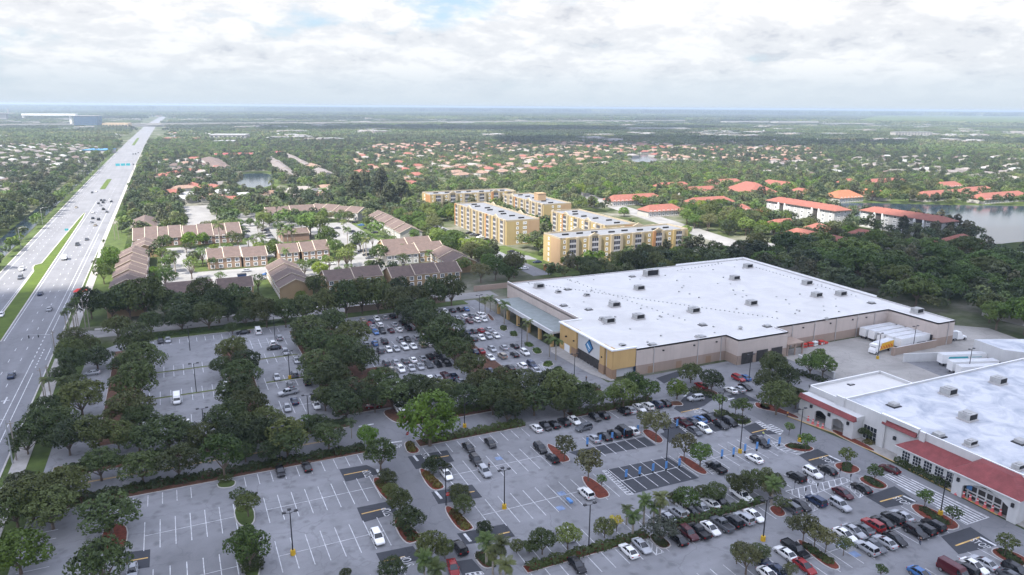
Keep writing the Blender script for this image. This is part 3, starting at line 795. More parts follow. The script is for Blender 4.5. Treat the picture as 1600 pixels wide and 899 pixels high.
leafy('sparse', fm['green'], 4, 4.0, 5.8, nleaf=800, leaf=0.5, flat=0.8, nl=10, lobe_r=(0.22, 0.36), gap=0.22, limbs=10, fork=0.3)
leafy('pine', fm['pine'], 3, 5.5, 9.5, nleaf=2600, leaf=0.85, flat=1.5, nl=20, lobe_r=(0.2, 0.34), low=-0.8, cone=0.55, gap=0.14, trunk=0.35, fork=0.5)
leafy('broad', fm['green'], 4, 8.5, 7.0, nleaf=2600, leaf=1.0, flat=0.55, nl=20, lobe_r=(0.2, 0.34), low=-0.1, gap=0.05, trunk=0.5, fork=0.4)
leafy('grey', fm['grey'], 2, 3.4, 2.6, nleaf=1500, leaf=0.42, flat=0.65, nl=10, gap=0.05, trunk=0.15, fork=0.3)
leafy('olive', fm['olive'], 3, 4.0, 5.2, nleaf=1700, leaf=0.5, flat=0.75, nl=12, gap=0.14)
leafy('yellow', fm['yellow'], 1, 2.4, 3.6, nleaf=700, leaf=0.4, flat=0.8, nl=8, gap=0.15, trunk=0.12)
def palm_meshes(seed, H, nf, fl, droop, m, trunk_r, fan=False):
    r = random.Random(seed); b = MB()
    for i in range(nf):
        a = 2 * math.pi * i * 0.618; el0 = r.uniform(-0.25, 1.25) if not fan else r.uniform(-0.7, 1.4)
        L_ = fl * r.uniform(0.85, 1.1); dirh = Vector((math.cos(a), math.sin(a), 0)); side = Vector((-dirh.y, dirh.x, 0))
        p = Vector((0, 0, H)); seg = 6; pts = [p.copy()]; el = el0
        for s in range(seg):
            p = p + (dirh * math.cos(el) + Vector((0, 0, math.sin(el)))) * (L_ / seg); pts.append(p.copy()); el -= droop / seg * (1.2 if s > 1 else 0.6)
        for s in range(seg):
            q0, q1 = pts[s], pts[s + 1]
            for sg in (-1, 1):
                for h in range(2):
                    c0 = q0.lerp(q1, h * 0.5); c1 = q0.lerp(q1, h * 0.5 + 0.36)
                    w = fl * 0.24 * math.sin(math.pi * min(1, (s + h * .5 + 0.8) / (seg + 0.6))) * r.uniform(.8, 1.1)
                    tip = side * sg * w + (q1 - q0).normalized() * w * 0.55 - Vector((0, 0, w * 0.42))
                    b.poly([c0, c1, c1 + tip * 0.98, c0 + tip])
    cr = b.mesh('palm_crown', m)
    t = MB(); z = 0
    rr = [trunk_r * k for k in (1.25, 1.0, 1.08, 0.98, 0.85, 0.8)]
    for j in range(5): t.rod((0, 0, H * j / 5 - (0.2 if j == 0 else 0)), (0, 0, H * (j + 1) / 5), rr[j], rr[j + 1], 8, cap=False)
    return cr, t.mesh('palm_trunk', mt['palm_bark'])
add_kind('royal', [(*palm_meshes(s, 7.5, 15, 3.2, 2.1, fm['palm'], 0.2), 2.6, 7.8) for s in (1, 2, 3)])
add_kind('sabal', [(*palm_meshes(s, 4.6, 26, 2.0, 1.7, fm['palm'], 0.19, True), 1.9, 4.8) for s in (4, 5, 6)])
add_kind('tall_palm', [(*palm_meshes(s, 11.0, 18, 2.4, 2.3, fm['palm'], 0.17), 2.2, 11.0) for s in (7, 8)])

NAMES = {'oak': 'oak_tree', 'green': 'shade_tree', 'bright': 'shade_tree', 'small': 'small_tree', 'sapling': 'young_tree', 'sparse': 'thin_tree', 'pine': 'casuarina_tree', 'broad': 'broad_tree',
         'grey': 'silver_bush', 'olive': 'shade_tree', 'yellow': 'flowering_tree', 'royal': 'palm_tree', 'sabal': 'palm_tree', 'tall_palm': 'palm_tree'}
LOOK = {'oak': 'dark oak', 'green': 'green shade tree', 'bright': 'bright green tree', 'small': 'small olive green tree', 'sapling': 'young round tree', 'sparse': 'thin open tree', 'pine': 'tall feathery casuarina',
        'broad': 'wide flat-topped tree', 'grey': 'silver-leaved bush', 'olive': 'brownish green tree', 'yellow': 'yellow flowering tree', 'royal': 'feathery palm', 'sabal': 'bushy fan palm', 'tall_palm': 'tall slim palm'}
TREES = []          # (x, y, crown radius)
ntree = {}
def tree(kind, x, y, r, label, group, name=None, cat=None, hs=1.0, z=0.0):
    var = KIND[kind]; i = ntree.get(kind, 0); ntree[kind] = i + 1
    cr, tr, R0_, zc = var[i % len(var)]
    s = r / R0_
    t = thing(name or NAMES[kind], label, cat or ('bush' if kind == 'grey' else 'palm' if 'palm' in NAMES[kind] else 'tree'), (x, y, z), rng.uniform(0, 6.28), group, (s * rng.uniform(.9, 1.12), s * rng.uniform(.9, 1.12), s * hs * rng.uniform(.85, 1.15)))
    link('trunk', tr, t); link('crown', cr, t)
    TREES.append((x, y, r))
    return t
def tree_px(kind, px, py, rpx, label, group, hs=1.0, **kw):
    """a tree whose crown stands at a point of the photograph, rpx its radius there"""
    R0_, zc = KIND[kind][0][2:4]
    r = 4.0
    for _ in range(4):
        p = g(px, py, zc * r / R0_ * hs)
        r = rpx * depth_at(p.x, p.y, zc * r / R0_ * hs) / FPX
    return tree(kind, p.x, p.y, r, label, group, hs=hs, **kw)
def tree_rows(zone, group, ox, oy, s, items, along='x', ends=('highway', 'store'), kind='oak', rs=1.03, hs=1.0):
    """trees of one planting, each told apart by its place in it"""
    rows = []
    for it in items:
        k = it[3] if len(it) > 3 else kind
        R0_, zc = KIND[k][0][2:4]; r = 4.0; px, py, rp = ox + it[0] / s, oy + it[1] / s, it[2] / s * rs
        for _ in range(4):
            p = g(px, py, zc * r / R0_ * hs); r = rp * depth_at(p.x, p.y, zc * r / R0_ * hs) / FPX
        rows.append([k, p.x, p.y, r])
    rows.sort(key=lambda q: q[1] if along == 'x' else q[2])
    cnt = {}
    for q in rows: cnt[q[0]] = cnt.get(q[0], 0) + 1
    seen = {}
    for q in rows:
        i = seen.get(q[0], 0); seen[q[0]] = i + 1
        n = cnt[q[0]]
        if n == 1: lab = LOOK[q[0]] + ' ' + zone
        elif i < (n + 1) // 2: lab = ordinal(i) + ' ' + LOOK[q[0]] + ' from the ' + ends[0] + ' ' + zone
        else: lab = (ordinal(n - 1 - i) + ' ' if n - 1 - i else 'last ') + LOOK[q[0]] + ' before the ' + ends[1] + ' ' + zone
        tree(q[0], q[1], q[2], q[3], lab, group, hs=hs)
# hedges: one clipped body of leaves each
def hedge(pts, w, h, label, group='clipped hedges', m='hedge', name='hedge', dens=20.0, leaf=0.46, cat='hedge', z=0.12):
    r = np.random.default_rng(len(TREES) + int(abs(pts[0][0]) * 10))
    C, Nn = [], []
    for a, b2 in zip(pts, pts[1:]):
        a, b2 = Vector(a), Vector(b2); d = b2 - a; L_ = d.length; d /= L_; nn = Vector((-d.y, d.x))
        k = int(L_ * (w + 2 * h) * dens)
        u = r.uniform(0, L_, k); q = r.uniform(0, w + 2 * h, k)
        wob = 1 + 0.18 * np.sin(u * 1.3) + 0.12 * np.sin(u * 3.7)
        side = np.where(q < h, -1, np.where(q > h + w, 1, 0))
        off = np.where(side == 0, q - h - w / 2, side * w / 2); zz_ = np.where(side == 0, h, np.where(side < 0, q, q - h - w)) * wob
        off = off * wob + r.normal(0, 0.09, k)
        C.append(np.stack([a.x + d.x * u + nn.x * off, a.y + d.y * u + nn.y * off, zz_ + z + r.normal(0, 0.1, k)], 1))
        Nn.append(np.stack([nn.x * side + r.normal(0, .5, k), nn.y * side + r.normal(0, .5, k), (side == 0) * 1.0 + 0.4 + r.normal(0, .3, k)], 1))
    c = np.concatenate(C); n = np.concatenate(Nn)
    o = link(name, quads_mesh(name, c, n, leaf * r.uniform(0.7, 1.4, len(c)), fm[m], 0.7, 3))
    return tag(o, label, cat, group)
def bush(x, y, r, h, label, group, m='hedge', name='shrub', leaf=0.3, n=420, z=0.15):
    q = np.random.default_rng(int(abs(x * 31 + y * 17)))
    d = q.normal(size=(n, 3)); d[:, 2] = np.abs(d[:, 2]); d /= np.linalg.norm(d, axis=1)[:, None]
    wob = 1 + 0.2 * np.sin(d[:, 0] * 5 + x) * np.cos(d[:, 1] * 4 + y)
    c = d * np.array([r, r, h]) * (wob * q.uniform(0.8, 1.05, n))[:, None]
    o = link(name, quads_mesh(name, c, d + q.normal(size=d.shape) * 0.4, leaf * q.uniform(0.6, 1.4, n), fm[m], 0.7, 1), None, (x, y, z))
    return tag(o, label, 'shrub', group)
# ------------------------------------------------------------------ buildings
def part(name, b, m, parent, smooth=False, label=None):
    o = b.build(name, m, parent, smooth)
    o.location = -Vector(parent.location) if parent.parent is None and parent.type == 'EMPTY' else (0, 0, 0)
    if label: o['label'] = label
    return o
mt['roof_white'] = None
def membrane(name, c, seam=True, stain=(0.45, 0.47, 0.5), amount=0.35, patch=0.05):
    m, t, b = new_mat(name)
    b.inputs['Roughness'].default_value = 0.7
    co = N(t, 'ShaderNodeTexCoord').outputs['Object']
    n = noise_node(t, patch, 7, 0.62, co, 0.8)
    base = ramp(t, n, [(0.36, tuple(a * (1 - amount) + s_ * amount for a, s_ in zip(c, stain))), (0.60, c)], 'LINEAR')
    n2 = noise_node(t, 0.9, 4, 0.6, co)
    base = mixc(t, ramp(t, n2, [(0.3, 0.12), (0.55, 0.0)], 'LINEAR'), base, stain)
    if seam:
        br = N(t, 'ShaderNodeTexBrick')
        br.inputs['Scale'].default_value = 1.0; br.inputs['Brick Width'].default_value = 38.0; br.inputs['Row Height'].default_value = 3.05
        br.inputs['Mortar Size'].default_value = 0.035; br.inputs['Mortar Smooth'].default_value = 0.3
        t.links.new(co, br.inputs['Vector'])
        base = mixc(t, math_n(t, 'MULTIPLY', br.outputs['Fac'], 0.34), base, (0.3, 0.31, 0.33))
    t.links.new(base, b.inputs['Base Color'])
    return m
mt['roof_white'] = membrane('white_roof_membrane', (0.57, 0.56, 0.535), amount=0.42, stain=(0.40, 0.39, 0.375), patch=0.09)
mt['roof_patchy'] = membrane('weathered_roof_coating', (0.53, 0.54, 0.555), False, (0.28, 0.31, 0.36), 0.9, 0.16)
mt['roof_grey'] = membrane('grey_flat_roof', (0.165, 0.17, 0.18), False, (0.10, 0.105, 0.115), 0.5, 0.12)
def wall_mat(name, c, var=0.07, streak=0.14):
    m, t, b = new_mat(name)
    b.inputs['Roughness'].default_value = 0.88; b.inputs['Specular IOR Level'].default_value = 0.2
    co = N(t, 'ShaderNodeTexCoord').outputs['Object']
    mp = N(t, 'ShaderNodeMapping'); mp.inputs['Scale'].default_value = (0.9, 0.9, 0.12); t.links.new(co, mp.inputs[0])
    n = noise_node(t, 1.0, 5, 0.6, mp.outputs[0]); n2 = noise_node(t, 0.12, 4, 0.6, co)
    base = ramp(t, n2, [(0.3, tuple(x * (1 - var) for x in c)), (0.7, tuple(min(1, x * (1 + var)) for x in c))], 'LINEAR')
    base = mixc(t, ramp(t, n, [(0.34, streak), (0.58, 0.0)], 'LINEAR'), base, tuple(x * 0.55 for x in c))
    t.links.new(base, b.inputs['Base Color'])
    return m
mt['beige'] = wall_mat('pale_beige_stucco', (0.50, 0.43, 0.385)); mt['band'] = wall_mat('brown_base_band', (0.33, 0.255, 0.205)); mt['ochre'] = wall_mat('ochre_stucco', (0.50, 0.335, 0.145))
mt['brown_pier'] = wall_mat('brown_pier', (0.30, 0.20, 0.13)); mt['cream_w'] = wall_mat('off_white_stucco', (0.53, 0.53, 0.525)); mt['coping'] = mat('metal_coping', (0.42, 0.40, 0.39), 0.5, 0.05, 1)
mt['canopy'] = mat('grey_green_canopy_roof', (0.20, 0.225, 0.22), 0.7, 0.15, 0.5); mt['shadow_in'] = mat('painted_dim_interior', (0.045, 0.042, 0.04), 0.9, 0.3, 0.7)  # the second is a dark colour painting the shade inside openings
mt['unit'] = mat('unit_grey_metal', (0.36, 0.36, 0.35), 0.6, 0.2, 0.8); mt['grille'] = mat('black_grille', (0.012, 0.012, 0.013), 0.7, 0.0)
mt['red_roof'] = roof_mat('red_tile_roof', (0.21, 0.05, 0.05)); mt['terracotta'] = roof_mat('terracotta_tiles', (0.215, 0.075, 0.052)); mt['brown_roof'] = roof_mat('brown_shingles', (0.105, 0.073, 0.061))
mt['peach_roof'] = roof_mat('peach_tiles', (0.22, 0.14, 0.10)); mt['grey_roof'] = roof_mat('grey_tiles', (0.15, 0.13, 0.12)); mt['orange_roof'] = roof_mat('orange_tiles', (0.27, 0.10, 0.045))

def rooftop_unit(parent, x, y, z, kind='ac', sx=3.0, sy=2.4, h=1.6):
    b = MB()
    if kind == 'ac':
        b.box(x - sx / 2, x + sx / 2, y - sy / 2, y + sy / 2, z + 0.35, z + h, 0)
        b.box(x - sx / 2 - .25, x + sx / 2 + .25, y - sy / 2 - .25, y + sy / 2 + .25, z, z + 0.35, 1)
        b.box(x - sx * .28, x + sx * .05, y - sy * .3, y + sy * .3, z + h, z + h + 0.18, 0)
        b.box(x + sx / 2, x + sx / 2 + .5, y - sy * .35, y + sy * .35, z + 0.35, z + h * .75, 0)
        o = part('rooftop_unit', b, [mt['unit'], mt['coping']], parent)
        q = MB(); q.poly([(x - sx * .42, y - sy / 2 - .02, z + .5), (x + sx * .42, y - sy / 2 - .02, z + .5), (x + sx * .42, y - sy / 2 - .02, z + h - .12), (x - sx * .42, y - sy / 2 - .02, z + h - .12)])
        gq = q.build('grille', mt['grille'], o)
    elif kind == 'skylight':
        b.box(x - sx / 2, x + sx / 2, y - sy / 2, y + sy / 2, z, z + 0.2, 1); b.box(x - sx * .35, x + sx * .35, y - sy * .35, y + sy * .35, z + .2, z + h, 0)
        part('rooftop_unit', b, [mt['unit'], mt['dark_metal']], parent)
    else:
        b.rod((x, y, z), (x, y, z + .7), .55, .55, 10); b.rod((x, y, z + .7), (x, y, z + 1.1), .9, .3, 10)
        part('roof_vent', b, mt['unit'], parent)
def opening(name, parent, a, b_, z0, z1, depth_dir, m=None, d=0.25, frame=None):
    """flat door or opening panel on the wall; dark ones paint the inside shade"""
    a, b2, dd = Vector((*a, 0)), Vector((*b_, 0)), Vector((*depth_dir, 0)) * d
    q = MB(); o0 = -dd * 0.08
    p = [a + o0, b2 + o0]
    q.poly([(p[0].x, p[0].y, z0), (p[1].x, p[1].y, z0), (p[1].x, p[1].y, z1), (p[0].x, p[0].y, z1)])
    return part(name, q, m or mt['glass'], parent)

# --- the big warehouse store
wh = thing('warehouse_store', 'huge beige warehouse store with a vast white flat roof and a blue diamond sign', 'store', (116, 174, 0))
X0, X1, Y0, Y1, ZR = 123.0, 244.3, 173.2, 265.0, 8.3
b = MB()
def clad(b, pts, zb, zt, z1=3.1, closed=False):
    """walls with a darker base band that stands a little proud"""
    n = len(pts)
    for i in range(n if closed else n - 1):
        a, c = Vector(pts[i]), Vector(pts[(i + 1) % n]); d = (c - a).normalized(); nn = Vector((d.y, -d.x)) * 0.06
        b.poly([(a.x, a.y, z1), (c.x, c.y, z1), (c.x, c.y, zt), (a.x, a.y, zt)], 0)
        a2, c2 = a + nn, c + nn
        b.poly([(a2.x, a2.y, zb), (c2.x, c2.y, zb), (c2.x, c2.y, z1), (a2.x, a2.y, z1)], 1)
        b.poly([(a2.x, a2.y, z1), (c2.x, c2.y, z1), (c.x, c.y, z1), (a.x, a.y, z1)], 1)
clad(b, [(123, Y1), (123, 206.5)], 0, ZR + 0.4); clad(b, [(124, Y0), (159, Y0)], 0, ZR + .3); clad(b, [(159, Y0), (159, 167.4), (180, 167.4), (180, Y0), (235.5, Y0)], 0, ZR + .3)
clad(b, [(235.5, Y0), (235.5, 153.6), (X1, 153.6), (251, 266), (123, Y1)], 0, ZR + .3)
part('wall', b, [mt['beige'], mt['band']], wh)
b = MB()
b.flat([(123, 173.2), (159, 173.2), (159, 167.4), (180, 167.4), (180, 173.2), (235.5, 173.2), (235.5, 153.6), (244.3, 153.6), (251, 266), (123, 265)], ZR)
part('roof', b, mt['roof_white'], wh)
b = MB()   # parapet: back faces, tops
def parapet(b, pts, z0, z1, w=0.35, mi=0, top=1):
    for a, c in zip(pts, pts[1:]):
        a, c = Vector(a), Vector(c); d = (c - a).normalized(); nn = Vector((-d.y, d.x)) * w
        q = [a, c, c + nn, a + nn]
        b.prism([tuple(p) for p in q], z0, z1, mi, top)
parapet(b, [(123, 265), (123, 206.8)], ZR, 9.6, 0.4); 
part('parapet', b, [mt['beige'], mt['white']], wh)
b = MB()
for pts in ([(124, 173.2), (159, 173.2)], [(159, 173.2), (159, 167.4), (180, 167.4), (180, 173.2), (235.5, 173.2)], [(235.5, 173.2), (235.5, 153.6), (244.3, 153.6), (251, 266), (123, 265)]):
    parapet(b, [(p[0], p[1]) for p in pts], ZR - .25, ZR + .34, 0.3, 0, 1)
part('coping', b, [mt['coping'], mt['white']], wh)
b = MB(); parapet(b, [(246.4, 187), (251.2, 266.3), (210, 265.9)], ZR, 9.3, .3, 0, 0); part('parapet', b, [mt['white']], wh)
for x in (130.5, 147.6, 157, 188, 198.5, 209, 219.6, 228.5, 241): 
    b = MB(); y = 153.4 if x > 235.5 else (167.2 if 159 < x < 180 else 173.0); b.box(x - .12, x + .12, y - .08, y + .05, 0, ZR + .1); part('downpipe', b, mt['coping'], wh)
# front block with sign
b = MB(); b.box(116, 124, 174.4, 205.8, 0, 8.9, 0, top=1)
eb = part('entrance_block', b, [mt['cream_w'], mt['roof_white']], wh)
eb.location = -Vector(wh.location)
b = MB()
for ya, yb, xo, z1 in ((173.4, 176.4, 115.5, 9.3), (177.6, 180.3, 115.3, 9.1), (194.8, 197.6, 115.4, 9.1), (197.6, 206.2, 115.6, 9.0)):
    b.box(xo, 117, ya, yb, 3.0 if ya != 197.6 else 0, z1, 0); 
    if ya != 197.6: b.box(xo - .15, 117.1, ya - .12, yb + .12, 0, 3.0, 1)
b.box(115.8, 123.9, 173.3, 174.3, 3.0, 8.9, 0)
pr = part('pier', b, [mt['ochre'], mt['brown_pier']], wh); pr['kind'] = 'stuff'
b = MB(); b.box(115.1, 116.2, 173.2, 206.4, 8.92, 9.35); b.box(116.2, 124.1, 173.1, 173.8, 8.92, 9.35); b.box(116.2, 124.2, 205.9, 206.5, 8.92, 9.35); part('coping', b, mt['white'], wh)
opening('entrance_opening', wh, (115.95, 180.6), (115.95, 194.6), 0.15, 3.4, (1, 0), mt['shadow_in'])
b = MB()
for i in range(7): b.rod((115.0, 181.6 + i * 2.0, 0.1), (115.0, 181.6 + i * 2.0, 1.0), 0.09, 0.09, 6)
o = part('bollard', b, mt['steel'], wh); o['kind'] = 'stuff'
opening('door', wh, (115.55, 199.2), (115.55, 202.8), 0.1, 2.7, (1, 0), mt['white'])
for y in (178.9, 196.2, 201.5): 
    b = MB(); b.box(115.0, 115.6, y - .2, y + .2, 5.2, 5.6); part('wall_lamp', b, mt['dark_metal'], wh)
# the sign: a blue diamond with a paler diamond and curved stroke inside
def diamond(y, z, ry, rz, x): return [(x, y + ry, z), (x, y, z - rz), (x, y - ry, z), (x, y, z + rz)]
b = MB(); cy, cz = 187.4, 6.1
mt['sign_navy'] = mat('sign_navy', (0.02, 0.07, 0.17), 0.4, 0.0); mt['sign_blue'] = mat('sign_mid_blue', (0.05, 0.20, 0.40), 0.4, 0.0); mt['sign_pale'] = mat('sign_pale', (0.55, 0.66, 0.74), 0.4, 0.0)
f_ = diamond(cy, cz, 2.35, 2.35, 115.72); k_ = diamond(cy, cz, 2.35, 2.35, 115.97)
b.poly(f_, 0)
for i in range(4): b.poly([f_[i], k_[i], k_[(i + 1) % 4], f_[(i + 1) % 4]], 0)
b.poly(diamond(cy, cz, 1.95, 1.95, 115.70), 1)
b.poly([(115.68, cy + 1.3, cz + .55), (115.68, cy + 0.2, cz - .35), (115.68, cy - .1, cz + .25), (115.68, cy + .75, cz + .95)], 2)
b.poly([(115.68, cy + .2, cz - .35), (115.68, cy - 1.1, cz - .7), (115.68, cy - .9, cz - .3), (115.68, cy - .1, cz + .25)], 2)
b.poly([(115.68, cy + .5, cz - 1.0), (115.68, cy - .5, cz - 1.25), (115.68, cy - .6, cz - 1.1), (115.68, cy + .5, cz - .75)], 2)
part('sign', b, [mt['sign_navy'], mt['sign_blue'], mt['sign_pale']], wh)
# canopy over the drive, with columns and a panel painted dark for the shaded bays under it
b = MB(); b.box(113.0, 122.9, 207.0, 254.0, 4.9, 5.5, 1, True, 0); b.box(112.7, 113.3, 206.8, 254.2, 4.5, 5.9, 1, True)
part('canopy', b, [mt['canopy'], mt['cream_w']], wh)
for i in range(6):
    b = MB(); y = 208.2 + i * 8.9; b.box(113.1, 114.1, y - .5, y + .5, 0, 4.5); part('column', b, mt['ochre'], wh)
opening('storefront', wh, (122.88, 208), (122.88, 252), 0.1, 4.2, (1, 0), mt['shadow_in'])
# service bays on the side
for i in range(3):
    x = 160.6 + i * 6.3; opening('bay_opening_shade', wh, (x, 167.25), (x + 4.8, 167.25), 0.1, 3.9, (0, 1), mt['shadow_in'])  # flat dark panels paint the shade inside the open bays
for x in (128.5, 139.2, 151.0): opening('door', wh, (x, 173.05), (x + 2.2, 173.05), 0.1, 2.4, (0, 1), mt['brown_pier'])
for x in (134, 146, 155, 193, 206, 217, 224): 
    b = MB(); b.box(x - .25, x + .25, 172.8, 173.2, 6.6, 7.0); part('wall_lamp', b, mt['dark_metal'], wh)
b = MB(); b.box(180.1, 187.5, 166.9, 173.0, 3.9, 4.3, 0, True); b.box(180.3, 180.7, 167.1, 167.5, 0, 3.9); b.box(187.0, 187.4, 167.1, 167.5, 0, 3.9); b.box(183.6, 184, 167.1, 167.5, 0, 3.9); part('lean_to', b, mt['band'], wh)
b = MB(); b.box(235.2, 235.6, 155, 171.5, 0.9, 3.9); part('dock_door_band', b, mt['dark_metal'], wh)
units = [(1168.7, 416, 'ac'), (1148, 434.5, 'ac'), (1174, 473.5, 'ac'), (1084, 485, 'ac'), (998.7, 450, 'ac'), (960, 476, 'ac'), (997.5, 495, 'ac'), (951, 501, 'ac'), (941, 497, 'small'), (916.5, 460, 'small'),
         (842, 447, 'ac'), (872, 455, 'small'), (1098, 505, 'skylight'), (1157, 511, 'vent'), (1095, 524, 'ac2'), (887, 450, 'skylight'), (1261, 442, 'ac'), (1276, 461, 'ac'), (1314, 459, 'ac'), (1362, 471, 'skylight'),
         (1433, 486, 'ac'), (1020, 536, 'skylight'), (972, 539, 'small'), (881, 475, 'skylight'), (920, 481, 'skylight'), (1199, 507, 'skylight'), (988, 430, 'skylight'), (1292, 497, 'vent')]
for px, py, k in units:
    p = g(px, py, ZR + .8)
    rooftop_unit(wh, p.x, p.y, ZR, {'ac': 'ac', 'ac2': 'ac', 'small': 'ac', 'vent': 'vent', 'skylight': 'skylight'}[k], *((1.7, 1.5, 1.1) if k == 'small' else (3.4, 2.8, 1.9) if k == 'ac' else (2.6, 2.2, .7)))
p = g(1017, 427, ZR + 1.2); rooftop_unit(wh, p.x, p.y, ZR, 'ac', 6.5, 3.0, 2.9)
b = MB()
for (xa, ya), (xb, yb), n in (((133, 262), (190, 180), 60), ((150, 262), (158, 190), 26), ((205, 258), (236, 262), 14), ((243, 255), (241, 190), 30)):
    for i in range(n):
        x, y = xa + (xb - xa) * i / n, ya + (yb - ya) * i / n; b.box(x - .18, x + .18, y - .18, y + .18, ZR + .01, ZR + .28)
for _ in range(70):
    x, y = rng.uniform(127, 246), rng.uniform(176, 265); b.box(x - .25, x + .25, y - .25, y + .25, ZR + .01, ZR + rng.uniform(.15, .5))
o = part('roof_pipe_support', b, mt['unit'], wh); o['kind'] = 'stuff'

# --- the white supermarket
mk = thing('supermarket', 'white supermarket with red tiled entrance roofs and a blotchy white flat roof', 'store', (151, 100, 0))
b = MB(); b.box(151, 262, 20, 120.5, 0, 7.4, 0, top=1); b.box(151.3, 178.8, 120.5, 131.6, 0, 6.7, 0, top=2)
part('wall', b, [mt['cream_w'], mt['roof_patchy'], mt['roof_white']], mk)
b = MB()
parapet(b, [(151, 120.4), (151, 20)], 7.4, 8.25, .4); parapet(b, [(262, 120.5), (151.4, 120.5)], 7.4, 7.95, .4); parapet(b, [(178.8, 120.9), (178.8, 131.6), (151.3, 131.6), (151.3, 120.9)], 6.7, 7.5, .4)
for ya, yb in ((107.3, 109.2), (97.2, 98.6), (119.6, 122)): b.box(150.5, 151.0, ya, yb, 0, 8.4, 0, top=1)
b.box(150.6, 151.5, 99, 109, 7.5, 8.6, 0, top=1)
part('parapet', b, [mt['cream_w'], mt['white']], mk)
for px, py, k in ((1397, 630, 'skylight'), (1482, 612, 'ac'), (1560, 595, 'ac'), (1512, 651, 'ac'), (1467, 677, 'skylight'), (1517, 691, 'ac2'), (1595, 687, 'skylight'), (1592, 728, 'ac2'), (1330, 597, 'flat'), (1343, 617, 'flat')):
    zr = 6.7 if k == 'flat' else 7.4
    p = g(px, py, zr + .8); rooftop_unit(mk, p.x, p.y, zr, 'skylight' if k in ('flat', 'skylight') else 'ac', *((2.8, 2.6, .9) if k == 'skylight' else (3.2, 2.8, 1.9) if k == 'ac' else (2.6, 1.5, 1.3) if k == 'ac2' else (1.8, 1.2, .35)))
# arched porch with its strip of red roof
def arch_wall(b, x, y0, y1, z1, arches, th=0.5, mi=0):
    """a wall in the plane x with segmental arched openings"""
    ys = sorted(arches); cur = y0
    for (a0, a1, spring, rise) in ys:
        b.box(x, x + th, cur, a0, 0, z1, mi); n = 10
        for i in range(n):
            ya, yb = a0 + (a1 - a0) * i / n, a0 + (a1 - a0) * (i + 1) / n
            za = spring + rise * math.sin(math.pi * i / n); zb = spring + rise * math.sin(math.pi * (i + 1) / n)
            b.poly([(x, ya, za), (x, ya, z1), (x, yb, z1), (x, yb, zb)][::-1], mi)
            b.poly([(x, ya, za), (x, yb, zb), (x + th, yb, zb), (x + th, ya, za)][::-1], mi)
        b.poly([(x, a0, z1), (x, a1, z1), (x + th, a1, z1), (x + th, a0, z1)], mi)
        cur = a1
    b.box(x, x + th, cur, y1, 0, z1, mi)
b = MB(); arch_wall(b, 147.6, 114.2, 130.4, 5.0, [(116.4, 120.0, 2.9, .8), (122.0, 125.6, 2.9, .8)]); b.box(147.6, 151.2, 113.7, 114.2, 0, 5.0); b.box(147.6, 151.2, 130.4, 130.9, 0, 5.0); part('porch', b, mt['cream_w'], mk)
b = MB(); b.loft([[(147.1, y, 4.9), (147.1, y, 5.0), (148.0, y, 6.1), (148.3, y, 4.9)] for y in (131.2, 113.4)]); part('porch_roof', b, mt['red_roof'], mk)
b = MB(); b.box(148.2, 150.98, 113.5, 131.1, 5.0, 5.9); part('porch_top', b, [mt['cream_w']], mk)
opening('entrance_opening', mk, (151.2, 115), (151.2, 130), .15, 3.5, (1, 0), mt['shadow_in'])
b = MB(); b.loft([[(150.2, y, 6.3), (150.2, y, 6.4), (150.95, y, 7.4), (150.95, y, 6.3)] for y in (108.2, 99.4)]); part('awning_roof', b, mt['red_roof'], mk)
def lattice(parent, x, y0, y1, z0, z1, nx, nz, name='window'):
    q = MB(); q.poly([(x, y1, z0), (x, y0, z0), (x, y0, z1), (x, y1, z1)]); w = part(name, q, mt['glass'], parent)
    f = MB()
    for i in range(nx + 1): y = y0 + (y1 - y0) * i / nx; f.box(x - .06, x - .01, y - .022, y + .022, z0 - .06, z1 + .06, 0, True)
    for i in range(nz + 1): z = z0 + (z1 - z0) * i / nz; f.box(x - .055, x - .012, y0 - .06, y1 + .06, z - .022, z + .022, 0, True)
    f.build('frame', mt['white'], w)
lattice(mk, 150.97, 109.6, 113.3, .4, 4.0, 4, 3, 'storefront')
for y in (104.6, 115.2, 121, 126.8):
    b = MB(); b.box(147.2 if y > 110 else 150.4, 147.6 if y > 110 else 150.9, y - .3, y + .3, 3.5, 4.3); part('wall_lamp', b, mt['dark_metal'], mk)
# low wing with square windows under a hipped red roof
b = MB(); b.box(147.9, 151, 86.4, 101.4, 0, 4.1); part('window_wing', b, mt['cream_w'], mk)
for i in range(5): lattice(mk, 147.87, 87.4 + i * 2.7, 89.4 + i * 2.7, 1.2, 3.4, 3, 3)
b = MB(); e0 = [(147.3, 101.9, 4.1), (147.3, 86.3, 4.1), (150.96, 86.3, 6.4), (150.96, 98.4, 6.4), (150.96, 101.9, 4.1)]
b.poly([e0[0], e0[1], e0[2], e0[3]][::-1]); b.poly([e0[0], e0[3], e0[4]][::-1]); b.poly([(147.3, 101.9, 4.1), (147.3, 101.9, 3.9), (147.3, 86.3, 3.9), (147.3, 86.3, 4.1)], 1)
part('wing_roof', b, [mt['red_roof'], mt['white']], mk)
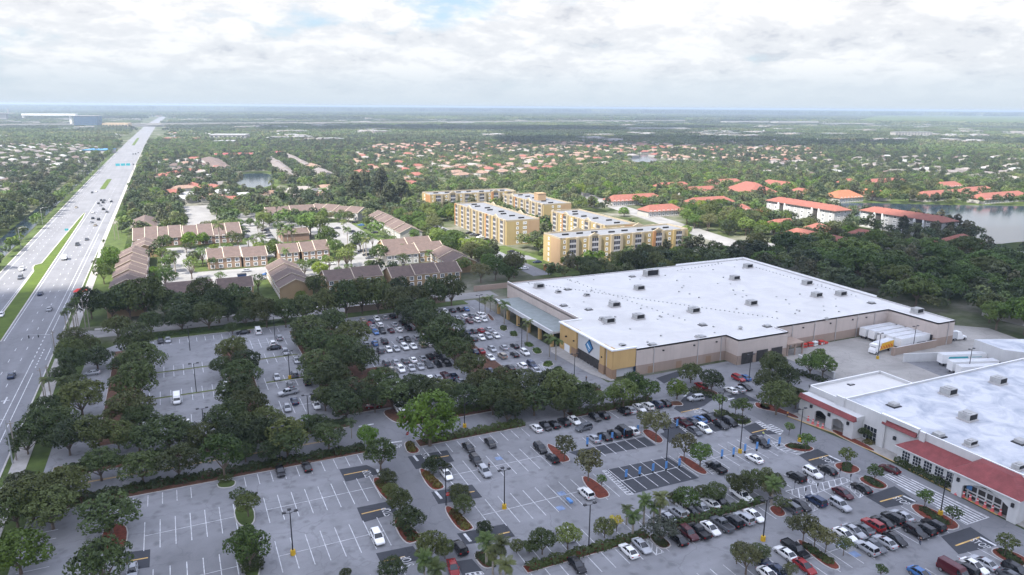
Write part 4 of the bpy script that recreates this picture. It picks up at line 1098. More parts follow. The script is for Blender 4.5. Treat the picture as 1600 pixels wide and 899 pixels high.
# main entrance block
b = MB(); arch_wall(b, 145.7, 73.6, 86.2, 5.5, [(75.0, 84.4, 2.9, 1.7)]); b.box(145.7, 151, 86.2, 86.6, 0, 5.5); b.box(145.7, 151, 73.2, 73.6, 0, 5.5); part('entrance_porch', b, mt['cream_w'], mk)
b = MB(); rf = [(145.0, 87.2, 5.5), (145.0, 72.6, 5.5), (150.97, 72.6, 5.6), (150.97, 76.5, 8.1), (150.97, 84.4, 8.1), (150.97, 87.2, 5.6), (149.0, 84, 8.05), (149.0, 77, 8.05)]
b.poly([rf[1], rf[0], rf[6], rf[7]][::-1]); b.poly([rf[0], rf[5], rf[4], rf[6]][::-1]); b.poly([rf[2], rf[1], rf[7], rf[3]][::-1]); b.poly([rf[7], rf[6], rf[4], rf[3]][::-1])
b.poly([(145.0, 87.2, 5.5), (145.0, 87.2, 5.25), (145.0, 72.6, 5.25), (145.0, 72.6, 5.5)], 1); part('entrance_roof', b, [mt['red_roof'], mt['white']], mk)
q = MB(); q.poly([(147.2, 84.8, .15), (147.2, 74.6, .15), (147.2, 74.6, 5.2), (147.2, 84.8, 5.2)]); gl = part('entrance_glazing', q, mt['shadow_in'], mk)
f = MB()
for y in (75.2, 77.0, 78.7, 80.2, 82.0, 84.0): f.box(147.05, 147.19, y - .14, y + .14, .15, 5.2)
for z in (1.0, 1.7, 3.2, 3.5): f.box(147.04, 147.18, 77.0, 84.6, z - .13, z + .13, 0, True)
f.build('frame', mt['cream_w'], gl)
f = MB(); f.box(147.0, 147.15, 83.2, 84.3, 2.0, 3.0); part('blue_notice', f, mt['blue_sign'], mk)
for y in (74.2, 85.4): 
    b = MB(); b.box(145.3, 145.7, y - .25, y + .25, 3.4, 4.2); part('wall_lamp', b, mt['dark_metal'], mk)
# loading dock block at the back
b = MB(); b.prism([(233.6, 139.6), (256, 130), (262, 120.6), (238, 120.6), (231.5, 129)], 2.9, 7.2, 0, 1); b.prism([(237, 137), (256, 129), (256, 121), (238, 121)], 0, 2.9, 2); part('loading_dock', b, [mt['cream_w'], mt['roof_patchy'], mt['shadow_in']], mk)
dw = thing('dock_wall', 'long plain white wall beside the sunken supermarket truck dock', 'wall', (211, 148, 0)); b = MB(); b.prism([(210.8, 147.2), (234.6, 138.9), (234.5, 139.3), (210.9, 147.6)], 0, 3.0); part('wall', b, mt['cream_w'], dw)
sw = thing('screen_wall', 'low brown wall screening the parked trailers beside the warehouse dock', 'wall', (214, 154.5, 0)); b = MB(); b.box(213.8, 235.3, 153.0, 153.5, 0, 2.7, 0, top=1); b.box(213.4, 214.4, 152.8, 153.8, 0, 2.9); part('wall', b, [mt['band'], mt['coping']], sw)
gw = thing('garden_wall', 'pale low wall with a white gate beside the leafy tree at the yard corner', 'wall', (181, 155, 0)); b = MB(); b.prism([(178.4, 146), (181.4, 163), (181.0, 163.2), (178.0, 146.2)], 0, 2.0); part('wall', b, mt['cream_w'], gw)
bw = thing('boundary_wall', 'brown boundary wall behind the packed car park', 'wall', (60, 277.6, 0)); b = MB(); b.box(58, 100, 277.4, 277.8, 0, 2.6, 0, top=1); part('wall', b, [mt['band'], mt['coping']], bw)
bw2 = thing('boundary_wall', 'brown garden wall between the lawn and the warehouse corner', 'wall', (130, 290, 0)); b = MB(); b.box(118, 168, 289.5, 289.9, 0, 2.4); part('wall', b, mt['band'], bw2)

# --- gabled town house blocks
mt['peach_wall'] = wall_mat('peach_stucco', (0.31, 0.215, 0.15)); mt['tan_wall'] = wall_mat('tan_stucco', (0.31, 0.22, 0.125)); mt['white_wall'] = wall_mat('white_stucco', (0.36, 0.345, 0.315)); mt['clay_wall'] = wall_mat('clay_stucco', (0.24, 0.155, 0.115))
mt['fascia'] = mat('pale_gable_trim', (0.45, 0.38, 0.30), 0.8, 0.1, 1.0)
def gable_block(name, label, cat, x0, x1, y0, y1, axis, eave, ridge, wall, roof, units=1, step=0.0, rz=0.0, group=None, overhang=0.5, windows='both', hip=False, floors=2, win_gap=3.2, chim=0, shift=0.0):
    """a row of pitched-roof units; every unit's roof may sit a step above the next"""
    cx_, cy_ = (x0 + x1) / 2, (y0 + y1) / 2
    L, W_ = ((x1 - x0), (y1 - y0)) if axis == 'x' else ((y1 - y0), (x1 - x0))
    t = thing(name, label, cat, (cx_, cy_, 0), rz + (0 if axis == 'x' else math.pi / 2), group)
    w, r_ = MB(), MB(); u = L / units
    offs = []
    for i in range(units):
        a0, a1 = -L / 2 + i * u, -L / 2 + (i + 1) * u
        dz = step * ((i % 2) if step > 0 else 0); dy = shift * (i % 2)
        offs.append((a0, a1, dz, dy))
        ya, yb = -W_ / 2 + dy, W_ / 2 + dy; e, k = eave + dz, ridge + dz
        w.box(a0, a1, ya, yb, 0, e, 0)
        if not hip:
            for xx, rv in ((a0, True), (a1, False)):
                tri = [(xx, ya, e), (xx, yb, e), (xx, dy, k)]
                w.poly(tri[::-1] if rv else tri, 0)
        oh = overhang; h0, h1 = (a0 - (oh if i == 0 or step else 0), a1 + (oh if i == units - 1 or step else 0)); sl = (k - e) / (W_ / 2)
        inn = W_ / 2 * 0.9 if hip else 0
        A, B_, C, D = (h0, ya - oh, e - sl * oh), (h1, ya - oh, e - sl * oh), (h1 - inn, dy, k + .02), (h0 + inn, dy, k + .02)
        E_, F = (h1, yb + oh, e - sl * oh), (h0, yb + oh, e - sl * oh)
        th = 0.18
        for q in ((A, B_, C, D), (E_, F, D, C)): r_.poly([(p[0], p[1], p[2] + th) for p in q], 0)
        if hip:
            r_.poly([(p[0], p[1], p[2] + th) for p in (B_, E_, C)], 0); r_.poly([(p[0], p[1], p[2] + th) for p in (F, A, D)], 0)
        for q in ((A, B_), (E_, F)): r_.poly([(q[0][0], q[0][1], q[0][2] + th), (q[0][0], q[0][1], q[0][2] - .05), (q[1][0], q[1][1], q[1][2] - .05), (q[1][0], q[1][1], q[1][2] + th)], 1)
        if not hip:
            for s0, s1 in ((A, D), (D, F), (C, B_), (E_, C)): r_.poly([(s0[0], s0[1], s0[2] + th), (s1[0], s1[1], s1[2] + th), (s1[0], s1[1], s1[2] - .14), (s0[0], s0[1], s0[2] - .14)], 1)
            for xx in (h0 + .05, h1 - .35):
                r_.poly([(xx, ya - oh, e - sl * oh + th + .03), (xx + .3, ya - oh, e - sl * oh + th + .03), (xx + .3, dy, k + th + .05), (xx, dy, k + th + .05)], 1)
                r_.poly([(xx, dy, k + th + .05), (xx + .3, dy, k + th + .05), (xx + .3, yb + oh, e - sl * oh + th + .03), (xx, yb + oh, e - sl * oh + th + .03)], 1)
    w.build('wall', wall, t); r_.build('roof', [roof, mt['fascia']], t)
    wm = win_mesh(); nwin = 0
    for a0, a1, dz, dy in offs:
        n = max(1, int((a1 - a0) / win_gap))
        for sgn in ((-1, 1) if windows == 'both' else (-1,) if windows == 'minus' else (1,) if windows == 'plus' else ()):
            for f in range(floors):
                for j in range(n):
                    if nwin >= 90: continue
                    nwin += 1
                    o = link('window', wm, t, (a0 + (j + .5) * (a1 - a0) / n, sgn * (W_ / 2 + .03) + dy, 0.7 + f * 2.7), math.pi if sgn > 0 else 0)
    return t
_wm = {}
def win_mesh(w=1.5, h=1.35, kind='sash'):
    key = (w, h, kind)
    if key in _wm: return _wm[key]
    b = MB(); b.poly([(-w / 2, 0, 0), (w / 2, 0, 0), (w / 2, 0, h), (-w / 2, 0, h)], 0)
    fr = .28 if kind == 'sash' else .1
    for a in ((-w / 2 - fr, -w / 2, -fr, h + fr), (w / 2, w / 2 + fr, -fr, h + fr), (-w / 2, w / 2, h, h + fr), (-w / 2, w / 2, -fr, 0), (-.04, .04, 0, h), (-w / 2, w / 2, h / 2 - .03, h / 2 + .03)):
        b.box(a[0], a[1], -.06, -.004, a[2], a[3], 1, True)
    _wm[key] = b.mesh('window', [mt['glass'], mt['white']])
    return _wm[key]
TH = 'brown-roofed town house blocks'
def th(label, *a, **k): return gable_block('town_house', label, 'town houses', *a, group=TH, **k)
BR = mt['brown_roof']
th('long stepped row of brown gabled roofs beside the highway verge', -26.5, -13.5, 306, 424, 'y', 4.6, 7.6, mt['tan_wall'], BR, units=11, step=.55, shift=0.5, windows='minus')
th('brown hip-roofed house at the far highway end of the town houses', -24, -10, 508, 545, 'y', 4.6, 8.0, mt['tan_wall'], BR, hip=True)
th('broad brown-roofed block nearest the highway across the far court', -22, 3, 459, 489, 'x', 4.6, 9.2, mt['clay_wall'], BR, units=4, step=.4)
th('broad brown-roofed block with dormers in the middle of the far court', 4.5, 36, 457, 489, 'x', 4.6, 9.2, mt['clay_wall'], BR, units=4, step=.4)
th('short brown-roofed link block behind the stepped highway row', -22, -9, 428, 452, 'y', 4.2, 7.0, mt['tan_wall'], BR, units=2)
th('peach-walled two storey block at the highway end of the front court', 13.5, 29, 383, 401, 'x', 5.4, 8.8, mt['peach_wall'], BR, units=2, step=.35)
th('peach-walled block second from the highway on the front court', 30, 41.5, 382, 400, 'x', 5.4, 8.6, mt['peach_wall'], BR)
th('peach-walled block third from the highway, palm clump behind it', 48, 58, 385, 401, 'x', 5.4, 8.6, mt['peach_wall'], BR)
th('white and peach block at the inner end of the front court row', 59.5, 73.5, 384, 401, 'x', 5.6, 9.0, mt['peach_wall'], BR, units=2, step=.35)
th('block with blank tan gable end and two roof steps by the lawn', 37.5, 51, 308, 352, 'y', 5.4, 8.6, mt['tan_wall'], BR, units=4, step=.5, windows='plus')
th('shaded brown-roofed block behind the tree line, left of the pair', 58, 83, 313, 328, 'x', 5.4, 8.4, mt['tan_wall'], BR, units=2, step=.4)
th('shaded brown-roofed block behind the tree line with a pale gable edge', 86, 119, 308, 322, 'x', 5.4, 8.6, mt['tan_wall'], BR, units=3, step=.5)
th('small shaded brown roof beside the narrow lawn', 14, 28, 318, 330, 'x', 5.2, 8.0, mt['tan_wall'], BR)
th('shaded brown roof between the stepped highway row and the narrow lawn', -6, 12, 318, 331, 'x', 5.2, 8.0, mt['tan_wall'], BR)
th('cream-walled block facing the inner court beside the dense woodland', 97, 114.5, 357, 374, 'x', 5.4, 8.6, mt['white_wall'], BR)
th('brown-roofed block with a raised pale gable beside the woodland', 115, 129, 358, 374, 'x', 6.2, 9.2, mt['tan_wall'], BR)
th('cream block with two roof steps at the woodland corner', 119.5, 134, 326, 353, 'y', 5.4, 8.6, mt['tan_wall'], BR, units=2, step=.5)
th('low brown-roofed block partly hidden behind trees at the court centre', 103, 130, 381, 396, 'x', 4.6, 7.8, mt['tan_wall'], BR, units=2, step=.4)
th('long white-fronted row with stepped brown roofs beside the woodland', 123.5, 137.5, 421, 495, 'y', 5.4, 8.6, mt['white_wall'], BR, units=6, step=.5, shift=.4)
th('white-fronted row running askew at the far corner of the court', 88, 134, 526, 540, 'x', 5.4, 8.6, mt['white_wall'], BR, units=4, step=.5, rz=R(-54))
th('brown-roofed block with a pale gable edge beyond the palm clump', 60, 94, 536, 551, 'x', 5.4, 8.6, mt['white_wall'], BR, units=2, step=.5)
th('small blank-walled brown block behind the palm clump', 58, 74, 447, 465, 'x', 4.6, 6.4, mt['clay_wall'], BR, windows='none')
# grey and red town houses round the pond
def pond_row(label, a, b_, wdt, roof, wall, n, z=8.5, step=.5, eave=6.2):
    a, b_ = g(*a, z), g(*b_, z); d = b_ - a; c = (a + b_) / 2
    return gable_block('row_house', label, 'town houses', c.x - d.length / 2, c.x + d.length / 2, c.y - wdt / 2, c.y + wdt / 2, 'x', eave, z, wall, roof, units=n, step=step, rz=math.atan2(d.y, d.x), group='tall town houses round the pond', win_gap=4)
pond_row('grey stepped row running beside the pond bank', (424, 245), (459, 274), 13, mt['grey_roof'], mt['white_wall'], 6)
pond_row('grey stepped row behind the pond row, across its lane', (449, 240), (480, 256), 13, mt['grey_roof'], mt['white_wall'], 5)
pond_row('short grey block past the red-capped house beyond the pond', (498, 262), (512, 270), 15, mt['grey_roof'], mt['white_wall'], 2)
pond_row('red-capped end house of the grey row beyond the pond', (425, 236.5), (443, 236.5), 16, mt['red_roof'], mt['white_wall'], 1)
pond_row('second red-capped end house between the two grey rows', (486, 255), (497, 260), 15, mt['peach_roof'], mt['white_wall'], 1)
pond_row('brown and red row at the near side of the pond lane', (327, 245), (350, 262), 22, mt['brown_roof'], mt['white_wall'], 4)
pond_row('red-ended house closing the brown row beside the pond', (334, 259), (352, 259), 16, mt['terracotta'], mt['white_wall'], 1)
pond_row('long low row of brown and red roofs behind the pond trees', (335, 240), (395, 239), 16, mt['red_roof'], mt['white_wall'], 5)

# --- the yellow flats: five storeys, stacked screened balconies between bays
mt['yellow_wall'] = wall_mat('yellow_stucco', (0.34, 0.262, 0.125)); mt['cream_wall'] = wall_mat('cream_stucco', (0.33, 0.28, 0.20)); mt['orange_wall'] = wall_mat('orange_stucco', (0.33, 0.175, 0.08)); mt['salmon_wall'] = wall_mat('salmon_stucco', (0.34, 0.235, 0.14))
mt['screen'] = mat('balcony_screen', (0.04, 0.042, 0.055), 0.5, 0.2, 1.0); mt['rail'] = mat('white_balcony_rail', (0.36, 0.355, 0.36), 0.6, 0.05, 1.0)
_bal = None
def balcony_mesh():
    global _bal
    if _bal is None:
        b = MB(); w = 4.0
        b.poly([(-w / 2, .02, 0), (w / 2, .02, 0), (w / 2, .02, 2.35), (-w / 2, .02, 2.35)], 0)
        b.box(-w / 2 - .15, w / 2 + .15, -.75, 0.0, -.28, 0, 1, True)
        b.box(-w / 2, w / 2, -.75, -.68, 0, .75, 1, True)
        for x in (-w / 2, -w / 6, w / 6, w / 2): b.box(x - .06, x + .06, -.74, -.66, .75, 2.35, 1)
        b.poly([(-w / 2, -.6, .75), (w / 2, -.6, .75), (w / 2, -.6, 2.35), (-w / 2, -.6, 2.35)], 0)
        _bal = b.mesh('balcony', [mt['screen'], mt['rail']])
    return _bal
FL = 'yellow five storey blocks of flats'
def flats(label, x0, x1, y0, y1, faces, h=14.2, end_m=None, gables=2):
    """faces: (side, number of bays); side is one of -x, -y, +x, +y"""
    t = thing('apartment_block', label, 'flats', ((x0 + x1) / 2, (y0 + y1) / 2, 0), 0, FL)
    cxx, cyy = t.location.x, t.location.y
    hx_, hy_ = (x1 - x0) / 2, (y1 - y0) / 2
    w, rf, cp = MB(), MB(), MB()
    w.box(-hx_, hx_, -hy_, hy_, 0, h, 0)
    rf.flat([(-hx_, -hy_), (hx_, -hy_), (hx_, hy_), (-hx_, hy_)], h + .01); part_roof = rf.build('roof', mt['roof_grey'], t)
    for q in (((-hx_, -hy_), (hx_, -hy_)), ((hx_, -hy_), (hx_, hy_)), ((hx_, hy_), (-hx_, hy_)), ((-hx_, hy_), (-hx_, -hy_))): parapet(cp, q, h, h + .8, .35, 0, 0)
    cp.build('parapet', mt['cream_wall'], t)
    wm = win_mesh(0.9, 1.0); bm = balcony_mesh(); nw = nb = 0
    for side, bays in faces:
        L = 2 * (hx_ if side[1] == 'y' else hy_); u = L / bays; sg = -1 if side[0] == '-' else 1
        ang = {'-y': 0, '+x': math.pi / 2, '+y': math.pi, '-x': -math.pi / 2}[side]
        ca, sa = math.cos(ang), math.sin(ang); off = hy_ if side[1] == 'y' else hx_
        def at(u_, d_, z): return (ca * u_ - sa * (-off - d_), sa * u_ + ca * (-off - d_), z)
        for i in range(bays):
            c = -L / 2 + (i + .5) * u; proj = MB()
            # a bay standing forward of the wall, cream or orange, with its little gable
            mi = (0, 1, 0, 2, 0)[(i * 3 + bays) % 5]
            for s in (-1, 1):
                e0, e1 = c + s * 2.0, c + s * (2.0 + min(1.7, u * .22)); e0, e1 = min(e0, e1), max(e0, e1); d_ = 0.9
                pts = [at(e0, 0, 0), at(e1, 0, 0), at(e1, d_, 0), at(e0, d_, 0)]
                proj.prism([(p[0], p[1]) for p in pts], 0, h + .75, mi if s < 0 else 0)
            for f in range(5):
                if nb < 60:
                    p = at(c, .08, .35 + f * 2.8); link('balcony', bm, t, p, ang); nb += 1
            if u > 8:
                for f in range(5):
                    for q in (-.5, ) if i else (-.42, ):
                        if nw < 90:
                            p = at(c + q * u + (.9 if i else 1.2), .03, 1.2 + f * 2.8); link('window', wm, t, p, ang); nw += 1
            if i % max(1, bays // gables) == bays // gables // 2 or bays < 3:
                z0 = h + .8; q0, q1, q2 = at(c - 3.6, .35, z0), at(c + 3.6, .35, z0), at(c, .35, z0 + 1.7); r0, r1, r2 = at(c - 3.6, -.4, z0), at(c + 3.6, -.4, z0), at(c, -.4, z0 + 1.7)
                proj.poly([q0, q1, q2], 0); proj.poly([r1, r0, r2], 0); proj.poly([q0, q2, r2, r0], 0); proj.poly([q2, q1, r1, r2], 0)
            ob = proj.build('bay_wall', [mt['cream_wall'], mt['yellow_wall'], mt['orange_wall']], t); ob['kind'] = 'stuff'
    # end wall: window strips on a broad salmon panel
    es = MB()
    if end_m:
        L = hx_ if end_m[0][1] == 'y' else hy_
        if end_m[0] == '-y': es.box(hx_ * .25, hx_ * .98, -hy_ - .12, -hy_ + .05, 0, h - .1, 0)
        else: es.box(-hx_ - .12, -hx_ + .05, -hy_ * .98, hy_ * .1, 0, h - .1, 0)
        es.build('end_panel', mt[end_m[1]], t)
        for f in range(5):
            for q in (-.35, .05, .14):
                p, a_ = ((q * hx_ * 1.0, -hy_ - .03), 0) if end_m[0] == '-y' else ((-hx_ - .03, -q * hy_), -math.pi / 2)
                link('window', wm, t, (*p, 1.1 + f * 2.8), a_)
    w.build('wall', mt['yellow_wall'], t)
    # roof plant
    for i in range(int(max(hx_, hy_) / 5)):
        b = MB(); u_ = -1 + 2 * (i + .5) / int(max(hx_, hy_) / 5)
        px_, py_ = (u_ * hx_ * .9, rng.uniform(-.3, .3) * hy_) if hx_ > hy_ else (rng.uniform(-.3, .3) * hx_, u_ * hy_ * .9)
        for k in range(4): b.box(px_ + k * 1.0 - 1.5, px_ + k * 1.0 - .8, py_ - .4, py_ + .4, h + .02, h + .8)
        oo = b.build('roof_plant', mt['grille'], t)
    return t
flats('yellow block with its long balcony front towards the parked cars', 177.5, 199.5, 384, 470, [('-x', 8), ('+x', 8)], end_m=('-y', 'salmon_wall'))
flats('yellow block nearest the warehouse, dark hedge along its foot', 178, 259, 319, 338, [('-y', 6), ('+y', 6)], end_m=('-x', 'salmon_wall'))
flats('yellow block farthest back, beside the dense woodland', 178, 250, 523, 543, [('-y', 6)], end_m=('-x', 'orange_wall'))
flats('yellow block with a stair tower, behind the swimming pool', 232, 254, 441, 507, [('-x', 7)], end_m=('-y', 'salmon_wall'))
flats('yellow block with orange bays just behind the one nearest the warehouse', 222, 243, 346, 412, [('-x', 5)], end_m=('-y', 'orange_wall'))
tw = thing('stair_tower', 'peach stair tower rising above the flats roof', 'tower', (243, 468, 0)); b = MB(); b.box(-3.2, 3.2, -3.2, 3.2, 13.5, 19); b.box(-3.4, 3.4, -3.4, 3.4, 19, 19.4, 0, True); b.build('wall', mt['salmon_wall'], tw)
gh = thing('gate_house', 'small orange hut with a flat roof beside the flats car park', 'hut', (171, 313, 0)); b = MB(); b.box(-4.5, 4.5, -2.5, 2.5, 0, 2.8); b.build('wall', mt['orange_wall'], gh); b = MB(); b.box(-4.8, 4.8, -2.8, 2.8, 2.81, 3.1, 0, True); b.build('roof', mt['salmon_wall'], gh)
pl = thing('swimming_pool', 'small turquoise swimming pool among the yellow flats', 'pool', (213, 384, 0)); b = MB(); b.prism(chaikin([(-7, -8), (7, -8), (7, 8), (-7, 8)], 2), 0.05, .3); b.build('deck', mt['walk'], pl)
mt['pool'] = mat('pool_water', (0.03, 0.36, 0.34), 0.08, 0.1, 0.5, spec=.8); b = MB(); b.flat(chaikin([(-4.5, -6), (4.5, -6), (4.5, 6), (-4.5, 6)], 2), .33); b.build('water', mt['pool'], pl)

# --- pale flats by the lake, under long red roofs
mt['pale_wall'] = wall_mat('pale_grey_stucco', (0.36, 0.36, 0.355))
def lake_flats(label, x0, x1, y0, y1):
    t = thing('apartment_block', label, 'flats', ((x0 + x1) / 2, (y0 + y1) / 2, 0), 0, 'pale red-roofed flats by the lake'); hx_, hy_ = (x1 - x0) / 2, (y1 - y0) / 2
    b = MB(); b.box(-hx_, hx_, -hy_, hy_, 0, 11.4); b.build('wall', mt['pale_wall'], t)
    r_ = MB(); e, k, oh = 11.4, 14.4, 1.0
    A, B_, C, D = (-hx_ - oh, -hy_ - oh), (hx_ + oh, -hy_ - oh), (hx_ + oh, hy_ + oh), (-hx_ - oh, hy_ + oh); m0, m1 = (0, -hy_ + 5), (0, hy_ - 5)
    r_.poly([(*D, e), (*A, e), (*m0, k), (*m1, k)]); r_.poly([(*B_, e), (*C, e), (*m1, k), (*m0, k)]); r_.poly([(*A, e), (*B_, e), (*m0, k)]); r_.poly([(*C, e), (*D, e), (*m1, k)])
    r_.poly([(*A, e), (*D, e), (D[0], D[1], e - .5), (A[0], A[1], e - .5)], 1); r_.poly([(*B_, e), (*A, e), (A[0], A[1], e - .5), (B_[0], B_[1], e - .5)], 1)
    r_.build('roof', [mt['terracotta'], mt['brown_roof']], t)
    wm = win_mesh(2.0, 1.2); n = 0
    for i in range(10):
        y = -hy_ + (i + .5) * 2 * hy_ / 10
        if i in (2, 7):
            q = MB(); q.box(-hx_ - .12, -hx_ + .1, y - 2.6, y + 2.6, 0, 11.2); q.build('stair_well', mt['shadow_in'], t)  # a dark slab on the wall paints the shade of the stair recess
            for s in (-1, 1): q = MB(); q.box(-hx_ - 1.3, -hx_, y + s * 3.1 - .5, y + s * 3.1 + .5, 0, 11.3); q.build('fin', mt['white'], t)
            continue
        for f in range(4): link('window', wm, t, (-hx_ - .03, y, 1.2 + f * 2.75), -math.pi / 2)
    for f in range(4):
        for s in (-.4, .4): link('window', wm, t, (s * hx_, -hy_ - .03, 1.2 + f * 2.75), 0)
    for i in range(9):
        q = MB(); y = -hy_ + 6 + i * (2 * hy_ - 12) / 8; q.box(-.4, .4, y - .4, y + .4, k - .4, k + .6); q.build('vent', mt['dark_metal'], t)
lake_flats('pale four storey flats with a red roof, nearer the yellow flats', 416, 431, 357, 421)
lake_flats('pale four storey flats with a red roof, nearer the casuarinas', 437, 452, 293, 353)

# --- red and orange roofed houses among the trees
RR = 'red roofed villas among the trees'
def villa(label, px, py, lx, ly, roof='terracotta', eave=4.5, z=6.5, rz=0.0, wall='white_wall'):
    p = g(px, py, z); ax = 'x' if lx >= ly else 'y'
    return gable_block('villa', label, 'house', p.x - lx / 2, p.x + lx / 2, p.y - ly / 2, p.y + ly / 2, ax, eave, eave + min(lx, ly) * .26, mt[wall], mt[roof], hip=True, rz=rz, group=RR, win_gap=4.0, overhang=.8)
for v in (('long red roof behind the bright trees past the flats road', 990, 307, 52, 15), ('red hipped roof lower down beside the lamp post past the flats', 1032, 323, 32, 14), ('red roofed clubhouse with a tall dark porch', 1107, 313, 46, 18),
          ('red roof at the back of the cluster, leftmost of it', 1050, 288, 40, 15), ('long red roof at the back centre of the red cluster', 1130, 283, 46, 15), ('red roof in front of the cluster centre behind a dark palm', 1095, 295, 40, 16),
          ('long red roof sloping away at the cluster end', 1172, 296, 34, 42), ('small red hipped roof alone between grey bushes', 1157, 322, 14, 13), ('small pinkish red roof beside the pale flats', 1190, 328, 14, 13),
          ('red roof low among trees before the pale flats', 1222, 346, 24, 14), ('long red roof running away beside the round dark tree', 1280, 369, 16, 48), ('red roof peeping out before the second pale flats', 1362, 366, 15, 30),
          ('dull red pyramid roof wrapped by casuarinas', 1500, 379, 26, 26), ('small red roof behind the flat-topped tree', 1280, 355, 16, 18), ('orange red roof beside the tree left of the lake lawn', 1252, 297, 14, 20)): villa(*v)
villa('bright orange hipped roof on the lake lawn', 1317, 303, 30, 20, 'orange_roof'); villa('orange and white house beside the dark lakeside trees', 1362, 300, 16, 30, 'orange_roof')
for v in (('small red roof behind the orange hipped house', 1325, 282, 20, 14), ('long pale red roof behind the dark lakeside trees', 1384, 282, 56, 16), ('red roof above the lake, farthest back of that terrace', 1480, 287, 34, 15),
          ('red lakeside terrace roof beside the dark trees', 1470, 301, 62, 16), ('long red lakeside terrace with many windows at the photo edge', 1562, 304, 66, 16), ('red roof tucked behind the two lakeside terraces', 1525, 295, 42, 15),
          ('red roof running back from the cluster towards the pale flats', 1216, 286, 16, 40), ('red roof beside the purple tree above the lake', 1520, 298, 14, 12)): villa(*v)
hv = thing('dark_house', 'grey roofed house with dark solar panels at the wood edge', 'house', (*g(1590, 482, 4), 0)); b = MB(); b.box(-9, 9, -8, 8, 0, 3.2); b.build('wall', mt['white_wall'], hv); b = MB(); b.loft([[(-10, -9, 3.2), (10, -9, 3.2), (10, 9, 3.2), (-10, 9, 3.2)], [(-3, 0, 6), (3, 0, 6), (3, .5, 6), (-3, .5, 6)]]); b.build('roof', mt['roof_grey'], hv)
hv = thing('grey_house', 'pale grey roofed house at the wood edge near the lake', 'house', (*g(1590, 399, 4), 0)); b = MB(); b.box(-9, 9, -8, 8, 0, 3.2); b.build('wall', mt['white_wall'], hv); b = MB(); b.loft([[(-10, -9, 3.2), (10, -9, 3.2), (10, 9, 3.2), (-10, 9, 3.2)], [(-3, 0, 6), (3, 0, 6), (3, .5, 6), (-3, .5, 6)]]); b.build('roof', mt['roof_grey'], hv)
# ------------------------------------------------------------------ cars
mt['paint'] = object_color_mat('car_paint', 0.22, 0.32, 0.12)
mt['car_glass'] = mat('car_glass', (0.012, 0.015, 0.019), 0.06, 0.0, spec=0.7)
mt['tyre'] = mat('tyre_rubber', (0.016, 0.016, 0.016), 0.85, 0.0); mt['rim'] = mat('alloy_rim', (0.38, 0.38, 0.39), 0.35, 0.0, metallic=0.7)
mt['lamp_clear'] = mat('headlamp_glass', (0.62, 0.64, 0.66), 0.12, 0.0); mt['lamp_red'] = mat('tail_lamp_red', (0.35, 0.012, 0.012), 0.2, 0.0)
def ring(y, w, zb, zt, tuck=.1):
    return [(-w * .9, y, zb), (-w, y, zb + (zt - zb) * .35), (-w * .985, y, zb + (zt - zb) * .72), (-w * (1 - tuck), y, zt), (w * (1 - tuck), y, zt), (w * .985, y, zb + (zt - zb) * .72), (w, y, zb + (zt - zb) * .35), (w * .9, y, zb)]
